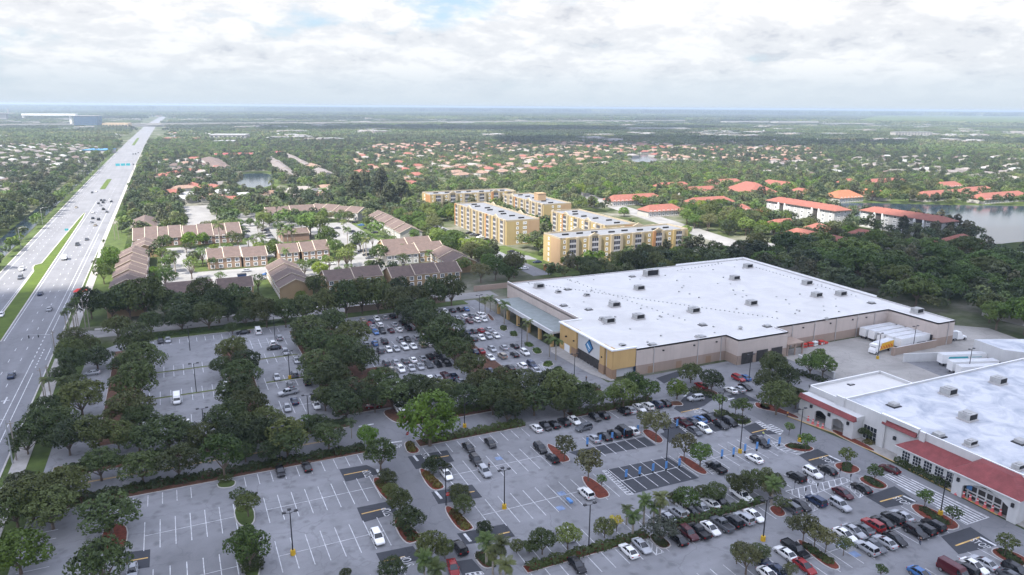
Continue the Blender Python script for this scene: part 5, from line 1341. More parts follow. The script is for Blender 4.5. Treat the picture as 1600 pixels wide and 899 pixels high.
def car_meshes(kind):
    """nose towards +y"""
    body, gl = MB(), MB()
    if kind == 's':
        L, W_ = 4.75, .91
        prof = [(-2.37, .74, .42, .72), (-2.3, .84, .3, .93), (-1.7, .9, .26, 1.02), (-.6, .915, .24, .99), (.8, .91, .24, .97), (1.6, .89, .26, .88), (2.2, .82, .3, .74), (2.37, .7, .42, .62)]
        gb, gt, zr = [(-1.95, .76), (1.15, .78)], [(-1.1, .6), (.2, .61)], 1.45; ax = (-1.42, 1.42)
    elif kind == 'h':
        L, W_ = 4.1, .89
        prof = [(-2.05, .76, .42, .8), (-1.98, .84, .3, .98), (-.8, .9, .25, 1.0), (.7, .89, .25, .98), (1.4, .87, .27, .88), (1.9, .8, .3, .74), (2.05, .68, .42, .62)]
        gb, gt, zr = [(-1.9, .76), (1.1, .77)], [(-1.5, .62), (.2, .62)], 1.5; ax = (-1.25, 1.28)
    elif kind == 'u':
        L, W_ = 4.7, .95
        prof = [(-2.35, .82, .5, .85), (-2.28, .9, .38, 1.1), (-1.6, .95, .32, 1.12), (.8, .95, .32, 1.1), (1.6, .93, .34, 1.04), (2.2, .86, .38, .9), (2.35, .74, .48, .74)]
        gb, gt, zr = [(-2.25, .82), (1.0, .84)], [(-1.95, .68), (.25, .68)], 1.74; ax = (-1.4, 1.42)
    elif kind == 'v':
        L, W_ = 5.6, 1.0
        prof = [(-2.8, .93, .45, 1.15), (-2.75, .98, .36, 1.2), (1.4, 1.0, .34, 1.2), (2.2, .96, .36, 1.15), (2.7, .86, .4, .95), (2.8, .74, .5, .8)]
        gb, gt, zr = [(-2.74, .95), (2.15, .93)], [(-2.66, .85), (1.3, .84)], 2.25; ax = (-1.8, 1.8)
    else:
        L, W_ = 5.7, .98
        prof = [(-2.85, .9, .55, 1.12), (-2.78, .95, .46, 1.15), (-.75, .96, .4, 1.15), (1.0, .97, .4, 1.14), (2.0, .95, .42, 1.1), (2.65, .9, .46, .98), (2.85, .78, .55, .82)]
        gb, gt, zr = [(-.8, .86), (1.35, .86)], [(-.55, .7), (.65, .7)], 1.8; ax = (-1.75, 1.78)
    body.loft([ring(y, w, a, b_) for y, w, a, b_ in prof])
    zb = .96 if kind in 'sh' else (1.06 if kind == 'u' else 1.1)
    zb = zb if kind != 'v' else 1.16
    (y0, w0), (y1, w1) = gb; (t0, u0), (t1, u1) = gt
    lo = [(-w0, y0, zb), (w0, y0, zb), (w1, y1, zb), (-w1, y1, zb)]; hi = [(-u0, t0, zr), (u0, t0, zr), (u1, t1, zr), (-u1, t1, zr)]
    if kind == 'v':     # a panel van: cargo sides are sheet metal
        body.loft([lo, hi], cap=False)
        k = .62
        for s in (-1, 1): gl.poly([(s * (w1 + .012), 2.0, zb + .1), (s * (w1 + .012), .95, zb + .1), (s * (u1 + .04), .95, zr - .22), (s * (u1 + .04), 1.35, zr - .22)][::s])
        gl.poly([(-w1 * .92, y1 + .02, zb + .05), (w1 * .92, y1 + .02, zb + .05), (u1 * .92, t1 + .06, zr - .12), (-u1 * .92, t1 + .06, zr - .12)])
        gl.poly([(w0 * .8, y0 - .02, zb + .15), (-w0 * .8, y0 - .02, zb + .15), (-u0 * .8, t0 - .03, zr - .2), (u0 * .8, t0 - .03, zr - .2)])
    else:
        gl.loft([lo, hi], cap=False)
        for i in range(4):      # corner posts
            a, c = Vector(lo[i]), Vector(hi[i]); o = Vector((math.copysign(.02, a.x), math.copysign(.02, i - 1.5), 0))
            body.rod(a + o, c + o, .06, .05, 5, cap=False)
        for s in (-1, 1):
            for f in ((.5,) if kind in 'shp' else (.38, .72)):
                a = Vector((s * (w0 + (w1 - w0) * f), y0 + (y1 - y0) * f, zb)); c = Vector((s * (u0 + (u1 - u0) * f), t0 + (t1 - t0) * f, zr)); body.rod(a, c, .055, .05, 5, cap=False)
    rr = [(-u0 - .03, t0 - .06, zr - .03), (u0 + .03, t0 - .06, zr - .03), (u1 + .03, t1 + .05, zr - .03), (-u1 - .03, t1 + .05, zr - .03)]
    r2 = [(-u0 * .86, t0 + .06, zr + .05), (u0 * .86, t0 + .06, zr + .05), (u1 * .86, t1 - .08, zr + .05), (-u1 * .86, t1 - .08, zr + .05)]
    body.loft([rr, r2])
    if kind == 'p':
        body.poly([(-.78, -2.68, 1.156), (.78, -2.68, 1.156), (.78, -.92, 1.156), (-.78, -.92, 1.156)], 1)
        for s in (-1, 1): body.box(s * .87 - .06, s * .87 + .06, -2.75, -.85, 1.14, 1.3)
        body.box(-.85, .85, -2.82, -2.72, 1.1, 1.3)
    for s in (-1, 1): body.box(s * (W_ + .06) - .08, s * (W_ + .06) + .08, y1 - .55, y1 - .38, zb, zb + .14)
    wr = .33 if kind in 'sh' else .38
    wb = MB()
    wb.rod((-.11, 0, 0), (.11, 0, 0), wr, wr, 14, 0); wb.rod((-.125, 0, 0), (.125, 0, 0), wr * .62, wr * .62, 10, 1)
    zf = prof[-2][3] * .88; zk = prof[1][3] * .86
    hb = MB(); hb.loft([[(-.2, -.12, -.07), (.2, -.12, -.07), (.2, -.12, .07), (-.2, -.12, .07)], [(-.15, .06, -.05), (.17, .02, -.05), (.17, .0, .05), (-.15, .03, .05)]])
    tb = MB(); tb.box(-.16, .16, -.05, .1, -.09, .09, 0, True)
    nm = {'s': 'saloon', 'h': 'hatchback', 'u': 'suv', 'v': 'van', 'p': 'pickup'}[kind]
    return dict(body=body.mesh(nm + '_body', [mt['paint'], mt['black']]), windows=gl.mesh(nm + '_windows', mt['car_glass']), wheel=wb.mesh('wheel', [mt['tyre'], mt['rim']], False),
                head=hb.mesh('headlight', mt['lamp_clear']), tail=tb.mesh('tail_light', mt['lamp_red']), ax=ax, tw=W_ - .1, wr=wr, hy=prof[-2][0] + .04, hx=prof[-2][1] * .74, hz=zf, ty=prof[1][0] - .02, tx=prof[1][1] * .8, tz=zk)
CM = {k: car_meshes(k) for k in 'shuvp'}
COL = {'W': ((.72, .72, .71), 'white'), 'K': ((.012, .012, .014), 'black'), 'S': ((.34, .35, .37), 'silver'), 'G': ((.09, .095, .105), 'dark grey'), 'B': ((.05, .13, .30), 'blue'),
       'R': ((.24, .016, .018), 'red'), 'M': ((.065, .010, .014), 'maroon'), 'N': ((.018, .03, .065), 'navy'), 'T': ((.30, .26, .20), 'tan'), 'Y': ((.6, .45, .03), 'yellow')}
TY = {'s': ('saloon_car', 'saloon', 'car'), 'h': ('hatchback_car', 'hatchback', 'car'), 'u': ('suv', 'SUV', 'SUV'), 'v': ('van', 'van', 'van'), 'p': ('pickup_truck', 'pickup', 'pickup')}
def car(kind, colr, x, y, rz, label, group=None, detail=True, z=0.04):
    m = CM[kind]
    t = thing(TY[kind][0], label, TY[kind][2], (x, y, z), rz, group)
    q_ = rng.uniform(.85, 1.1); c = [v * q_ for v in COL[colr][0]]
    o = link('body', m['body'], t); o.color = (*c, 1)
    link('windows', m['windows'], t)
    for s in (-1, 1):
        for a in m['ax']: link('wheel', m['wheel'], t, (s * m['tw'], a, m['wr']))
    if detail:
        for s in (-1, 1):
            link('headlight', m['head'], t, (s * m['hx'], m['hy'], m['hz'])); link('tail_light', m['tail'], t, (s * m['tx'], m['ty'], m['tz']))
    return t
# (origin x, origin y, scale) then: x, y, colour letter, type letter  (s saloon, u suv, p pickup, v van, h hatchback)
CARS = {
 'A0': (540, 480, 8, [(215,155,'T','s'),(390,140,'W','s'),(490,125,'S','s'),(585,115,'K','u')]),
 'A1': (540, 480, 8, [(290,205,'R','s'),(320,185,'N','u'),(340,245,'S','s'),(430,225,'W','u'),(620,222,'S','s'),(725,205,'K','p')]),
 'A2': (540, 480, 8, [(375,310,'B','h'),(455,292,'K','u'),(565,287,'M','s'),(668,275,'W','s'),(785,265,'K','u')]),
 'A3': (540, 480, 8, [(255,458,'S','s'),(365,445,'B','s'),(480,420,'K','u'),(678,402,'S','u'),(785,408,'K','s'),(887,385,'S','u'),(985,365,'W','u')]),
 'A4': (540, 480, 8, [(435,540,'G','u'),(535,520,'W','s'),(637,520,'S','s'),(740,497,'W','u'),(850,488,'W','s'),(960,465,'T','u'),(1045,450,'W','s')]),
 'A5': (540, 480, 8, [(500,690,'G','u'),(622,680,'S','s'),(740,665,'G','s'),(845,655,'W','s'),(960,635,'S','s'),(1050,615,'K','u'),(1160,605,'K','u')]),
 'A6': (540, 480, 8, [(580,790,'T','h'),(692,772,'W','u'),(820,755,'S','s'),(925,735,'S','s'),(1035,712,'G','u'),(1155,705,'K','s'),(1262,690,'K','p')]),
 'A7': (540, 570, 8, [(740,230,'G','s'),(950,190,'W','s'),(1045,165,'W','u'),(1145,140,'S','s'),(1260,150,'M','p'),(1362,145,'N','s')]),
 'A8': (540, 570, 8, [(640,250,'W','s'),(1120,240,'W','s'),(1330,220,'N','p'),(1455,215,'S','s')]),
 'A9': (540, 570, 8, [(715,365,'W','s'),(1240,410,'W','s'),(1450,370,'S','s'),(650,515,'W','s'),(690,580,'W','u')]),
 'B0': (680, 480, 8, [(115,42,'W','s'),(215,38,'K','s'),(310,28,'K','u'),(385,20,'B','s')]),
 'B1': (680, 480, 8, [(270,127,'S','s'),(365,120,'W','u'),(450,100,'G','s'),(540,88,'W','u'),(600,95,'W','s')]),
 'B2': (680, 480, 8, [(245,190,'W','h'),(330,178,'G','u'),(430,172,'M','s'),(517,158,'W','u'),(607,150,'W','s')]),
 'B3': (680, 480, 8, [(395,300,'N','s'),(482,295,'K','s'),(575,288,'R','h'),(672,278,'S','s')]),
 'B4': (680, 480, 8, [(483,395,'K','s'),(575,375,'W','s'),(662,360,'S','u'),(760,350,'W','s')]),
 'B5': (680, 480, 8, [(492,548,'N','s'),(568,540,'R','s'),(705,512,'S','s'),(860,500,'S','s'),(993,480,'K','s')]),
 'B6': (680, 480, 8, [(540,645,'W','s'),(690,625,'W','s'),(838,605,'T','u'),(1000,593,'K','s'),(1128,568,'W','u')]),
 'B7': (680, 480, 8, [(680,785,'N','s'),(937,748,'K','s'),(1097,735,'W','u'),(1225,725,'N','u')]),
 'B9': (720, 560, 8, [(950,150,'S','s')]),
 'BA': (720, 560, 8, [(1350,300,'W','s'),(1060,352,'W','s'),(955,355,'N','s')]),
 'BB': (720, 560, 8, [(170,490,'W','s'),(60,540,'N','s'),(385,430,'S','u'),(530,420,'S','s'),(25,440,'S','s')]),
 'C0': (1000, 560, 8, [(1232,248,'R','u'),(1312,235,'B','s')]),
 'C1': (1000, 560, 8, [(1130,390,'W','s'),(1250,385,'S','s'),(1320,355,'K','s')]),
 'C2': (1000, 560, 8, [(762,330,'R','s')]),
 'D0': (800, 480, 4, [(146,748,'W','s'),(205,735,'K','s'),(255,724,'K','s'),(317,710,'K','u'),(384,700,'W','s'),(522,685,'K','s'),(570,670,'K','s'),(697,650,'K','u'),(738,638,'S','s'),(797,627,'W','s'),(846,617,'W','u'),(906,605,'N','u'),(960,598,'K','s')]),
 'D1': (800, 480, 4, [(508,815,'S','s'),(580,805,'K','s'),(640,790,'K','u'),(696,778,'K','v'),(757,770,'W','s')]),
 'D2': (800, 674, 4, [(178,105,'K','u'),(1148,-40,'K','s')]),
 'D3': (800, 674, 4, [(252,165,'K','s'),(463,384,'W','u')]),
 'E0': (1020, 640, 8, [(360,145,'M','p'),(500,140,'N','s'),(600,120,'B','s'),(700,90,'K','s')]),
 'E1': (1020, 640, 8, [(525,262,'G','s'),(645,238,'W','u'),(855,190,'K','s'),(940,140,'K','u')]),
 'E2': (1020, 640, 8, [(1345,405,'K','p')]),
 'E3': (1020, 640, 8, [(790,720,'K','p'),(1272,605,'W','s')]),
 'F0': (1000, 770, 8, [(345,300,'S','s'),(460,230,'S','u'),(610,205,'K','s'),(755,165,'S','s'),(865,110,'W','s'),(1030,120,'K','s'),(1285,40,'W','p')]),
 'F1': (1000, 770, 8, [(490,580,'K','s'),(592,492,'M','u'),(728,472,'K','p'),(885,440,'W','s'),(1020,385,'G','p'),(1165,350,'K','u'),(1308,320,'S','u'),(1440,285,'W','s')]),
 'F2': (800, 674, 4, [(407,830,'K','s'),(738,750,'W','s'),(810,710,'S','s')]),
 'F3': (800, 674, 4, [(345,640,'W','u'),(1085,480,'W','u')]),
 'G0': (1180, 700, 8, [(500,350,'K','u'),(720,308,'W','u'),(925,278,'K','s')]),
 'G1': (1180, 700, 8, [(420,720,'G','u'),(560,700,'K','s'),(760,655,'N','u'),(1065,710,'S','u'),(1110,565,'M','s'),(1340,500,'K','s')]),
 'H0': (1160, 790, 8, [(1285,355,'W','s')]),
 'H1': (1200, 674, 4, [(535,618,'S','s'),(595,605,'G','s'),(655,580,'R','u'),(715,563,'K','s'),(780,540,'K','u'),(842,525,'S','s')]),
 'H2': (1200, 674, 4, [(610,722,'S','u'),(660,705,'G','s'),(722,680,'S','s'),(795,668,'K','s'),(930,630,'K','u'),(980,612,'K','u'),(1035,585,'K','u')]),
 'H3': (1160, 790, 8, [(230,665,'N','s'),(548,592,'W','s'),(662,540,'K','p')]),
 'H4': (1160, 790, 8, [(310,840,'W','s'),(470,825,'N','s'),(830,790,'R','s')]),
 'H5': (1200, 674, 4, [(960,890,'B','s'),(1145,868,'M','v'),(1232,858,'K','u'),(1292,838,'W','s'),(1347,815,'S','s'),(1505,892,'G','s'),(1555,868,'K','u')]),
 'L0': (400, 674, 4, [(152,245,'K','s'),(320,222,'K','s')]),
 'L1': (400, 674, 4, [(1190,265,'W','s'),(1375,180,'K','u'),(1430,250,'S','u')]),
 'L2': (400, 674, 4, [(760,660,'W','u')]),
 'L3': (400, 674, 4, [(1330,100,'K','s'),(1465,70,'K','s')]),
 'L4': (0, 674, 4, [(825,868,'S','s')]),
 'M0': (400, 480, 4, [(145,190,'S','u'),(105,225,'W','u'),(185,280,'S','u')]),
 'M1': (400, 480, 4, [(253,330,'S','s'),(130,435,'S','s'),(240,418,'G','u')]),
 'M2': (400, 480, 4, [(215,485,'G','s'),(320,467,'K','u')]),
 'M3': (400, 480, 4, [(240,583,'N','s'),(368,567,'K','s'),(377,610,'W','s'),(195,625,'S','s'),(305,715,'S','s')]),
 'M4': (0, 480, 4, [(1050,203,'S','s'),(1003,205,'K','s'),(1415,483,'W','s')]),
 'M5': (0, 480, 4, [(888,712,'W','s'),(955,690,'S','s'),(1165,725,'W','s'),(1505,805,'N','s')]),
}

ROWD = {'A0': 'in the back row along the brown boundary wall', 'A1': 'in the second row from the brown wall', 'A2': 'in the third row from the brown wall', 'A3': 'in the fourth row of the packed lot', 'A4': 'in the fifth row of the packed lot',
        'A5': 'in the sixth row of the packed lot', 'A6': 'in the seventh row of the packed lot', 'A7': 'in the eighth row, above the tree belt', 'A8': 'just under the tree belt of the packed lot', 'A9': 'half hidden behind the big bright green tree',
        'B0': 'in the back row towards the store canopy', 'B1': 'in the second row facing the store canopy', 'B2': 'in the third row facing the store canopy', 'B3': 'in the fourth row facing the store canopy', 'B4': 'in the fifth row facing the store canopy',
        'B5': 'in the sixth row facing the store front', 'B6': 'in the seventh row facing the store front', 'B7': 'in the eighth row facing the store front', 'B9': 'driving out past the grassy islands of the store', 'BA': 'peeping out between tree crowns near the store corner', 'BB': 'half hidden under the tree belt by the access road',
        'C0': 'beside the pole at the yard entrance', 'C1': 'in the short row by the truck yard hedge', 'C2': 'parked behind the mulch bed near the warehouse wall', 'D0': 'in the row along the long hedge', 'D1': 'in the row with blue pickup posts',
        'D2': 'at the head of its bay beside a mulch island', 'D3': 'nose to the red mulch island', 'E0': 'in the upper dark-surfaced row', 'E1': 'in the lower dark-surfaced row', 'E2': 'waiting among the blue pickup posts',
        'E3': 'in the pale pickup bays past the mulch island', 'F0': 'half hidden behind the middle hedge trees', 'F1': 'in the row just below the middle hedge', 'F2': 'in the near row below the hedge', 'F3': 'under a small tree above the middle hedge',
        'G0': 'above the striped crossing', 'G1': 'below the striped crossing', 'H0': 'half under the mulch island tree', 'H1': 'in the upper near row by the supermarket', 'H2': 'in the lower near row by the supermarket',
        'H3': 'beside the long mulch island, upper row', 'H4': 'beside the long mulch island, lower row', 'H5': 'in the nearest row by the lower STOP marking', 'L0': 'alone in the row under the long hedge', 'L1': 'in the sparse middle lot',
        'L2': 'alone in the empty near lot', 'L3': 'below the big bright green tree', 'L4': 'beside the near mulch island with the big tree', 'M0': 'in the far lot beside the tree belt', 'M1': 'between the grass strips of the far lot',
        'M2': 'below the second grass strip of the far lot', 'M3': 'at the near end of the far lot', 'M4': 'at the far edge of the sparse lot', 'M5': 'peeping through the oak crowns of the sparse lot'}
def row_labels(items, d, ends):
    """items: (key colour, key type) in order along the row; a label for each that no other car of the row has"""
    key = [(a, b_) for a, b_ in items]; n = {}
    for k in key: n[k] = n.get(k, 0) + 1
    seen, out = {}, []
    for k in key:
        i = seen.get(k, 0); seen[k] = i + 1
        w = COL[k[0]][1] + ' ' + TY[k[1]][1]
        if n[k] == 1: out.append(w + ' ' + d)
        elif i == 0: out.append('first ' + w + ' from ' + ends[0] + ' ' + d)
        elif i == n[k] - 1: out.append('last ' + w + ' from ' + ends[0] + ' ' + d)
        else: out.append(ordinal(i) + ' ' + w + ' from ' + ends[0] + ' ' + d)
    return out
CARPOS = []
for key, (ox, oy, s, items) in CARS.items():
    ps = [g(ox + a / s, oy + b_ / s, .8) for a, b_, *_ in items]
    ym = sorted(p.y for p in ps)[len(ps) // 2]
    order = sorted(range(len(items)), key=lambda i: ps[i].x)
    labs = row_labels([(items[i][2], items[i][3]) for i in order], ROWD[key], ('the highway', ''))
    near = key in ('A9', 'BB', 'BA', 'F3', 'M3', 'M5', 'L1', 'D2')
    for i, lab in zip(order, labs):
        p = ps[i]; y = p.y if abs(p.y - ym) > 2.2 or near else ym + (p.y - ym) * .35
        rz = R(180) if rng.random() < .6 else 0.0
        if key in ('A0', 'B0', 'A1', 'A3', 'A5', 'B1', 'B3', 'B5', 'D0', 'D1', 'E0', 'F0', 'H1'): rz = R(180) if rng.random() < .25 else 0
        rz += rng.uniform(-.025, .025)
        car(items[i][3], items[i][2], p.x, y, rz, lab, 'cars parked in the shopping centre lots')
        CARPOS.append((p.x, y))
def car_at(kind, colr, px, py, deg, label, group, z=.8, **k):
    p = g(px, py, z); CARPOS.append((p.x, p.y)); return car(kind, colr, p.x, p.y, R(deg), label, group, **k)
LOTG = 'cars parked in the shopping centre lots'
car_at('u', 'G', 912, 668, 96, 'dark grey SUV driving crosswise below the long hedge row', LOTG); car_at('u', 'S', 1087, 622, 80, 'silver SUV crossing the dark asphalt by the hedge end', LOTG)
car_at('s', 'K', 428, 543, 84, 'black saloon parked crosswise in the far lot', LOTG); car_at('p', 'S', 450, 613, 100, 'silver pickup standing crosswise below the grass strip', LOTG)
car_at('s', 'K', 380, 519, 92, 'black saloon at the lot edge beside the service road', LOTG); car_at('s', 'S', 143, 582, 88, 'silver saloon under the oaks beside the highway', LOTG); car_at('s', 'G', 143, 599, 92, 'grey saloon tucked below the oaks near the highway', LOTG)
car_at('v', 'W', 276, 622, 180, 'white panel van alone in the empty far lot', LOTG, z=1.2); car_at('v', 'W', 403, 516, 0, 'white van at the back edge beside the service road', LOTG, z=1.2)
car_at('s', 'R', 584, 633, 80, 'red saloon crossing under the tree belt at the junction', LOTG); car_at('u', 'K', 718, 855, 2, 'black SUV waiting at the near junction of the aisle', LOTG); car_at('s', 'R', 708, 886, 170, 'red saloon turning on dark asphalt at the near junction', LOTG)
car_at('s', 'M', 1390, 732, 4, 'maroon saloon driving on the frontage road past the red roof', LOTG)
HG = 'traffic on the highway'
for k, c, px, py, d, lab in (('u', 'W', 34, 421, 180, 'white SUV on the far carriageway beside the canal'), ('u', 'G', 32, 434, 180, 'dark grey SUV following the white one on the far carriageway'), ('p', 'G', 121, 382, 0, 'grey pickup just past the box truck on the highway'),
        ('s', 'G', 135.5, 374, 0, 'grey saloon ahead of the pickup in the next lane'), ('s', 'N', 63, 459, 0, 'navy saloon beside the grass median on the highway'), ('s', 'S', 77, 483, 0, 'silver saloon heading away in the middle lane near the junction'),
        ('s', 'K', 145, 341, 0, 'black saloon at the tip of the grass median'), ('u', 'K', 154, 343, 0, 'black SUV one lane over from the median tip'), ('s', 'S', 143, 347, 0, 'silver saloon just below the median tip'), ('s', 'T', 149, 352, 0, 'tan saloon behind the median tip cars'),
        ('s', 'W', 145, 332, 0, 'white saloon beyond the median tip'), ('u', 'K', 161.5, 327, 0, 'black SUV leading the slow lane beside the verge trees'), ('s', 'G', 167, 331, 0, 'grey saloon in the slow lane beside the verge trees'),
        ('s', 'K', 154, 318, 0, 'black saloon first of the queue at the lights'), ('s', 'K', 158, 313, 0, 'black saloon second in the queue at the lights'), ('s', 'G', 163, 313, 0, 'grey saloon in the third lane of the queue'), ('u', 'K', 161, 316.5, 0, 'black SUV in the middle of the queue'),
        ('s', 'S', 157, 321, 0, 'silver saloon at the back of the queue'), ('s', 'W', 172, 313, 0, 'white saloon in the outer lane of the queue'), ('s', 'K', 174, 315, 0, 'black saloon beside the white one in the outer lane'),
        ('s', 'T', 119, 324, 180, 'tan saloon alone on the far carriageway'), ('s', 'K', 144, 301, 180, 'black saloon far up the oncoming carriageway'), ('s', 'W', 150, 299, 180, 'white saloon far up the oncoming carriageway'),
        ('s', 'K', 208, 241, 0, 'black saloon far up the highway in the front rank'), ('u', 'K', 212, 241, 0, 'black SUV far up the highway in the front rank'), ('s', 'G', 216, 239, 0, 'grey saloon far up the highway in the front rank'),
        ('s', 'K', 208, 257, 0, 'lone black saloon below the sign gantry'), ('s', 'N', 18, 587, 0, 'navy saloon in the near lane opposite the oaks'), ('s', 'W', 2, 492, 180, 'white saloon at the frame edge on the far carriageway'),
        ('s', 'S', 4, 770, 0, 'silver saloon at the frame edge on the near highway lane')):
    car_at(k, c, px, py, d, lab, HG, z=.6, detail=False)
CG = 'cars parked in the town house court'
s_ = 1348 / 240
for i, (c, a, b_, d, lab) in enumerate((('K', 1030, 210, 60, 'black saloon first in the court row facing the white town houses'), ('B', 1090, 235, 60, 'blue saloon in the court row facing the white town houses'), ('K', 1135, 260, 60, 'black saloon third in the court row by the white town houses'),
        ('G', 1170, 275, 60, 'grey saloon fourth in the court row by the white town houses'), ('K', 1210, 300, 60, 'black saloon last in the court row by the white town houses'), ('K', 1010, 292, 80, 'black saloon crossing the inner court lane'), ('G', 880, 262, 80, 'grey saloon turning by the dumpsters of the court'),
        ('K', 1030, 398, 90, 'black saloon beside the court trees, upper one'), ('K', 1095, 462, 90, 'black saloon beside the court trees, lower one'), ('K', 1140, 495, 90, 'black saloon beside the low brown roof'), ('G', 1165, 522, 90, 'grey saloon next to the low brown roof'),
        ('S', 1225, 590, 90, 'silver saloon under the court corner trees'), ('W', 825, 575, 90, 'white saloon at the corner of the white and peach block'), ('K', 255, 280, 80, 'black saloon top of the side row near the palm clump'), ('G', 268, 302, 80, 'grey saloon second in the side row near the palms'),
        ('K', 285, 328, 80, 'black saloon midway in the side row near the palms'), ('S', 300, 346, 80, 'silver saloon in the side row near the palms'), ('G', 322, 370, 80, 'grey saloon last in the side row near the palms'), ('K', 85, 292, 80, 'black saloon under the thin trees of the far court'),
        ('K', 110, 350, 80, 'black saloon lower down under the far court trees'), ('S', 80, 635, 90, 'silver saloon before the peach-walled block'), ('B', 265, 665, 90, 'blue saloon by the blank tan gable block'))):
    car_at('s', c, 370 + a / s_, 310 + b_ / s_, d, lab, CG, z=.6, detail=False)
AG = 'cars parked at the yellow flats'; s_ = 6.42
for c, a, b_, d, lab in (('K', 525, 540, 100, 'black saloon first in the row along the long yellow front'), ('G', 570, 556, 100, 'grey saloon second in the row along the long yellow front'), ('K', 612, 563, 100, 'black saloon third in the row along the long yellow front'),
        ('W', 642, 582, 100, 'white saloon in the row along the long yellow front'), ('K', 700, 606, 100, 'black saloon last in the row along the long yellow front'), ('K', 955, 727, 60, 'black saloon beside the lawn of the flats'), ('S', 1000, 746, 60, 'silver saloon beside the lawn of the flats'),
        ('R', 960, 846, 90, 'red saloon on the flats drive'), ('N', 1215, 832, 75, 'navy saloon turning by the yellow gable end'), ('K', 1030, 885, 90, 'black saloon near the orange hut'), ('W', 1085, 896, 90, 'white saloon near the orange hut')):
    car_at('s', c, 650 + a / s_, 280 + b_ / s_, d, lab, AG, z=.6, detail=False)
for c, px, py, lab in (('W', 1061, 386, 'white saloon nearest the end of the hedged yellow block'), ('W', 1068, 376, 'white saloon in the east court of the flats, upper'), ('K', 1082, 386, 'black saloon in the east court of the flats'), ('S', 1076, 372, 'silver saloon in the east court of the flats'), ('W', 1056, 391, 'white saloon lowest in the east court of the flats')):
    car_at('s', c, px, py, 90, lab, AG, z=.6, detail=False)

# ------------------------------------------------------------------ lorries and trailers
mt['trailer_roof'] = mat('trailer_roof', (0.50, 0.51, 0.52), 0.5, 0.14, .5); mt['flame_y'] = mat('yellow_livery', (0.72, 0.40, 0.03), 0.4, 0.1, 1); mt['flame_r'] = mat('orange_livery', (0.60, 0.13, 0.03), 0.4, 0.1, 1); mt['teal'] = mat('teal_livery', (0.05, 0.35, 0.40), 0.4, 0.1, 1)
def trailer(label, x, y, rz, stripe=False, L=15.5):
    t = thing('semi_trailer', label, 'trailer', (x, y, 0.07), rz, 'white trailers backed to the docks')
    b = MB(); b.box(0, L, -1.28, 1.28, 1.1, 4.05, 0, True, 1); b.build('box', [mt['white'], mt['trailer_roof']], t)
    for k in range(3):
        b = MB(); yy = -.9 + k * .9; b.box(.3, L - .2, yy - .03, yy + .03, 4.055, 4.09); 
        if k != 1: b.build('roof_seam', mt['white'], t)
    b = MB(); b.box(.8, 1.2, -1.0, -.8, .1, 1.1); b.box(.8, 1.2, .8, 1.0, .1, 1.1); b.build('landing_leg', mt['dark_metal'], t)
    for yy in (-.95, .95):
        for xx in (L - 3.4, L - 2.1): q = link('wheel', CM['p']['wheel'], t, (xx, yy, .5), math.pi / 2); q.rotation_euler = (0, 0, math.pi / 2); q.scale = (2.2, 1.3, 1.3)
    if stripe:
        b = MB(); b.poly([(2, -1.3, 2.7), (9, -1.3, 2.7), (8.6, -1.3, 3.3), (2.2, -1.3, 3.3)]); b.poly([(10, -1.3, 2.9), (13.5, -1.3, 2.9), (13.5, -1.3, 3.1), (10, -1.3, 3.1)]); b.build('livery', mt['teal'], t)
for i, (n, y) in enumerate((('farthest white trailer in the warehouse dock, tight to the wall', 170.3), ('second white trailer from the wall in the warehouse dock', 166.9), ('middle white trailer of the five in the warehouse dock', 163.4), ('fourth white trailer in the warehouse dock', 160.2), ('white trailer nearest the low screen wall in the warehouse dock', 157.0))):
    trailer(n, 219.4 + i * .25, y, 0)
trailer('white trailer with a teal stripe against the plain white dock wall', 218.6, 140.4, R(-19), True); trailer('middle white trailer on the supermarket dock ramp', 215.0, 134.6, R(-19)); trailer('nearest white trailer on the supermarket dock ramp', 213.2, 130.6, R(-19), L=14)
def cab(b, x0, x1, w, zh, mi=0):
    b.loft([[(x0, -w, .5), (x1, -w * .96, .5), (x1, w * .96, .5), (x0, w, .5)], [(x0, -w, 1.6), (x1, -w * .96, 1.5), (x1, w * .96, 1.5), (x0, w, 1.6)], [(x0, -w * .97, zh), (x0 + (x1 - x0) * .62, -w * .9, zh), (x0 + (x1 - x0) * .62, w * .9, zh), (x0, w * .97, zh)]], mi)
lt = thing('delivery_truck', 'white cab delivery truck with a yellow and orange flame pattern on its box', 'truck', (*g(1367, 548, 1), .07), R(-172))
b = MB(); b.box(-9, -.3, -1.25, 1.25, 1.0, 3.7, 0, True, 1); bx_ = b.build('box', [mt['white'], mt['trailer_roof']], lt)
for s in (-1, 1):
    b = MB(); yy = s * 1.27; q = [(-8.9, yy, 1.1), (-.5, yy, 1.1), (-1.6, yy, 3.5), (-8.9, yy, 3.5)]; b.poly(q if s < 0 else q[::-1], 0)
    for k in range(5): q = [(-8.5 + k * 1.5, yy * 1.006, 1.3), (-7.6 + k * 1.5, yy * 1.006, 1.5), (-6.6 + k * 1.5, yy * 1.006, 2.9 - .2 * (k % 2)), (-7.9 + k * 1.5, yy * 1.006, 2.2)]; b.poly(q if s < 0 else q[::-1], 1)
    b.build('livery', [mt['flame_y'], mt['flame_r']], lt)
b = MB(); cab(b, -.1, 2.0, 1.2, 2.7); b.build('cab', mt['white'], lt); b = MB(); b.poly([(1.75, -1.0, 1.75), (1.75, 1.0, 1.75), (1.32, .95, 2.55), (1.32, -.95, 2.55)]); b.build('windscreen', mt['car_glass'], lt); b = MB(); b.box(-.1, 1.6, -1.2, 1.2, 2.72, 3.5); b.build('wind_deflector', mt['white'], lt)
for yy in (-1, 1):
    for xx in (1.0, -6.8): q = link('wheel', CM['p']['wheel'], lt, (xx, yy, .5), math.pi / 2); q.scale = (2, 1.3, 1.3)
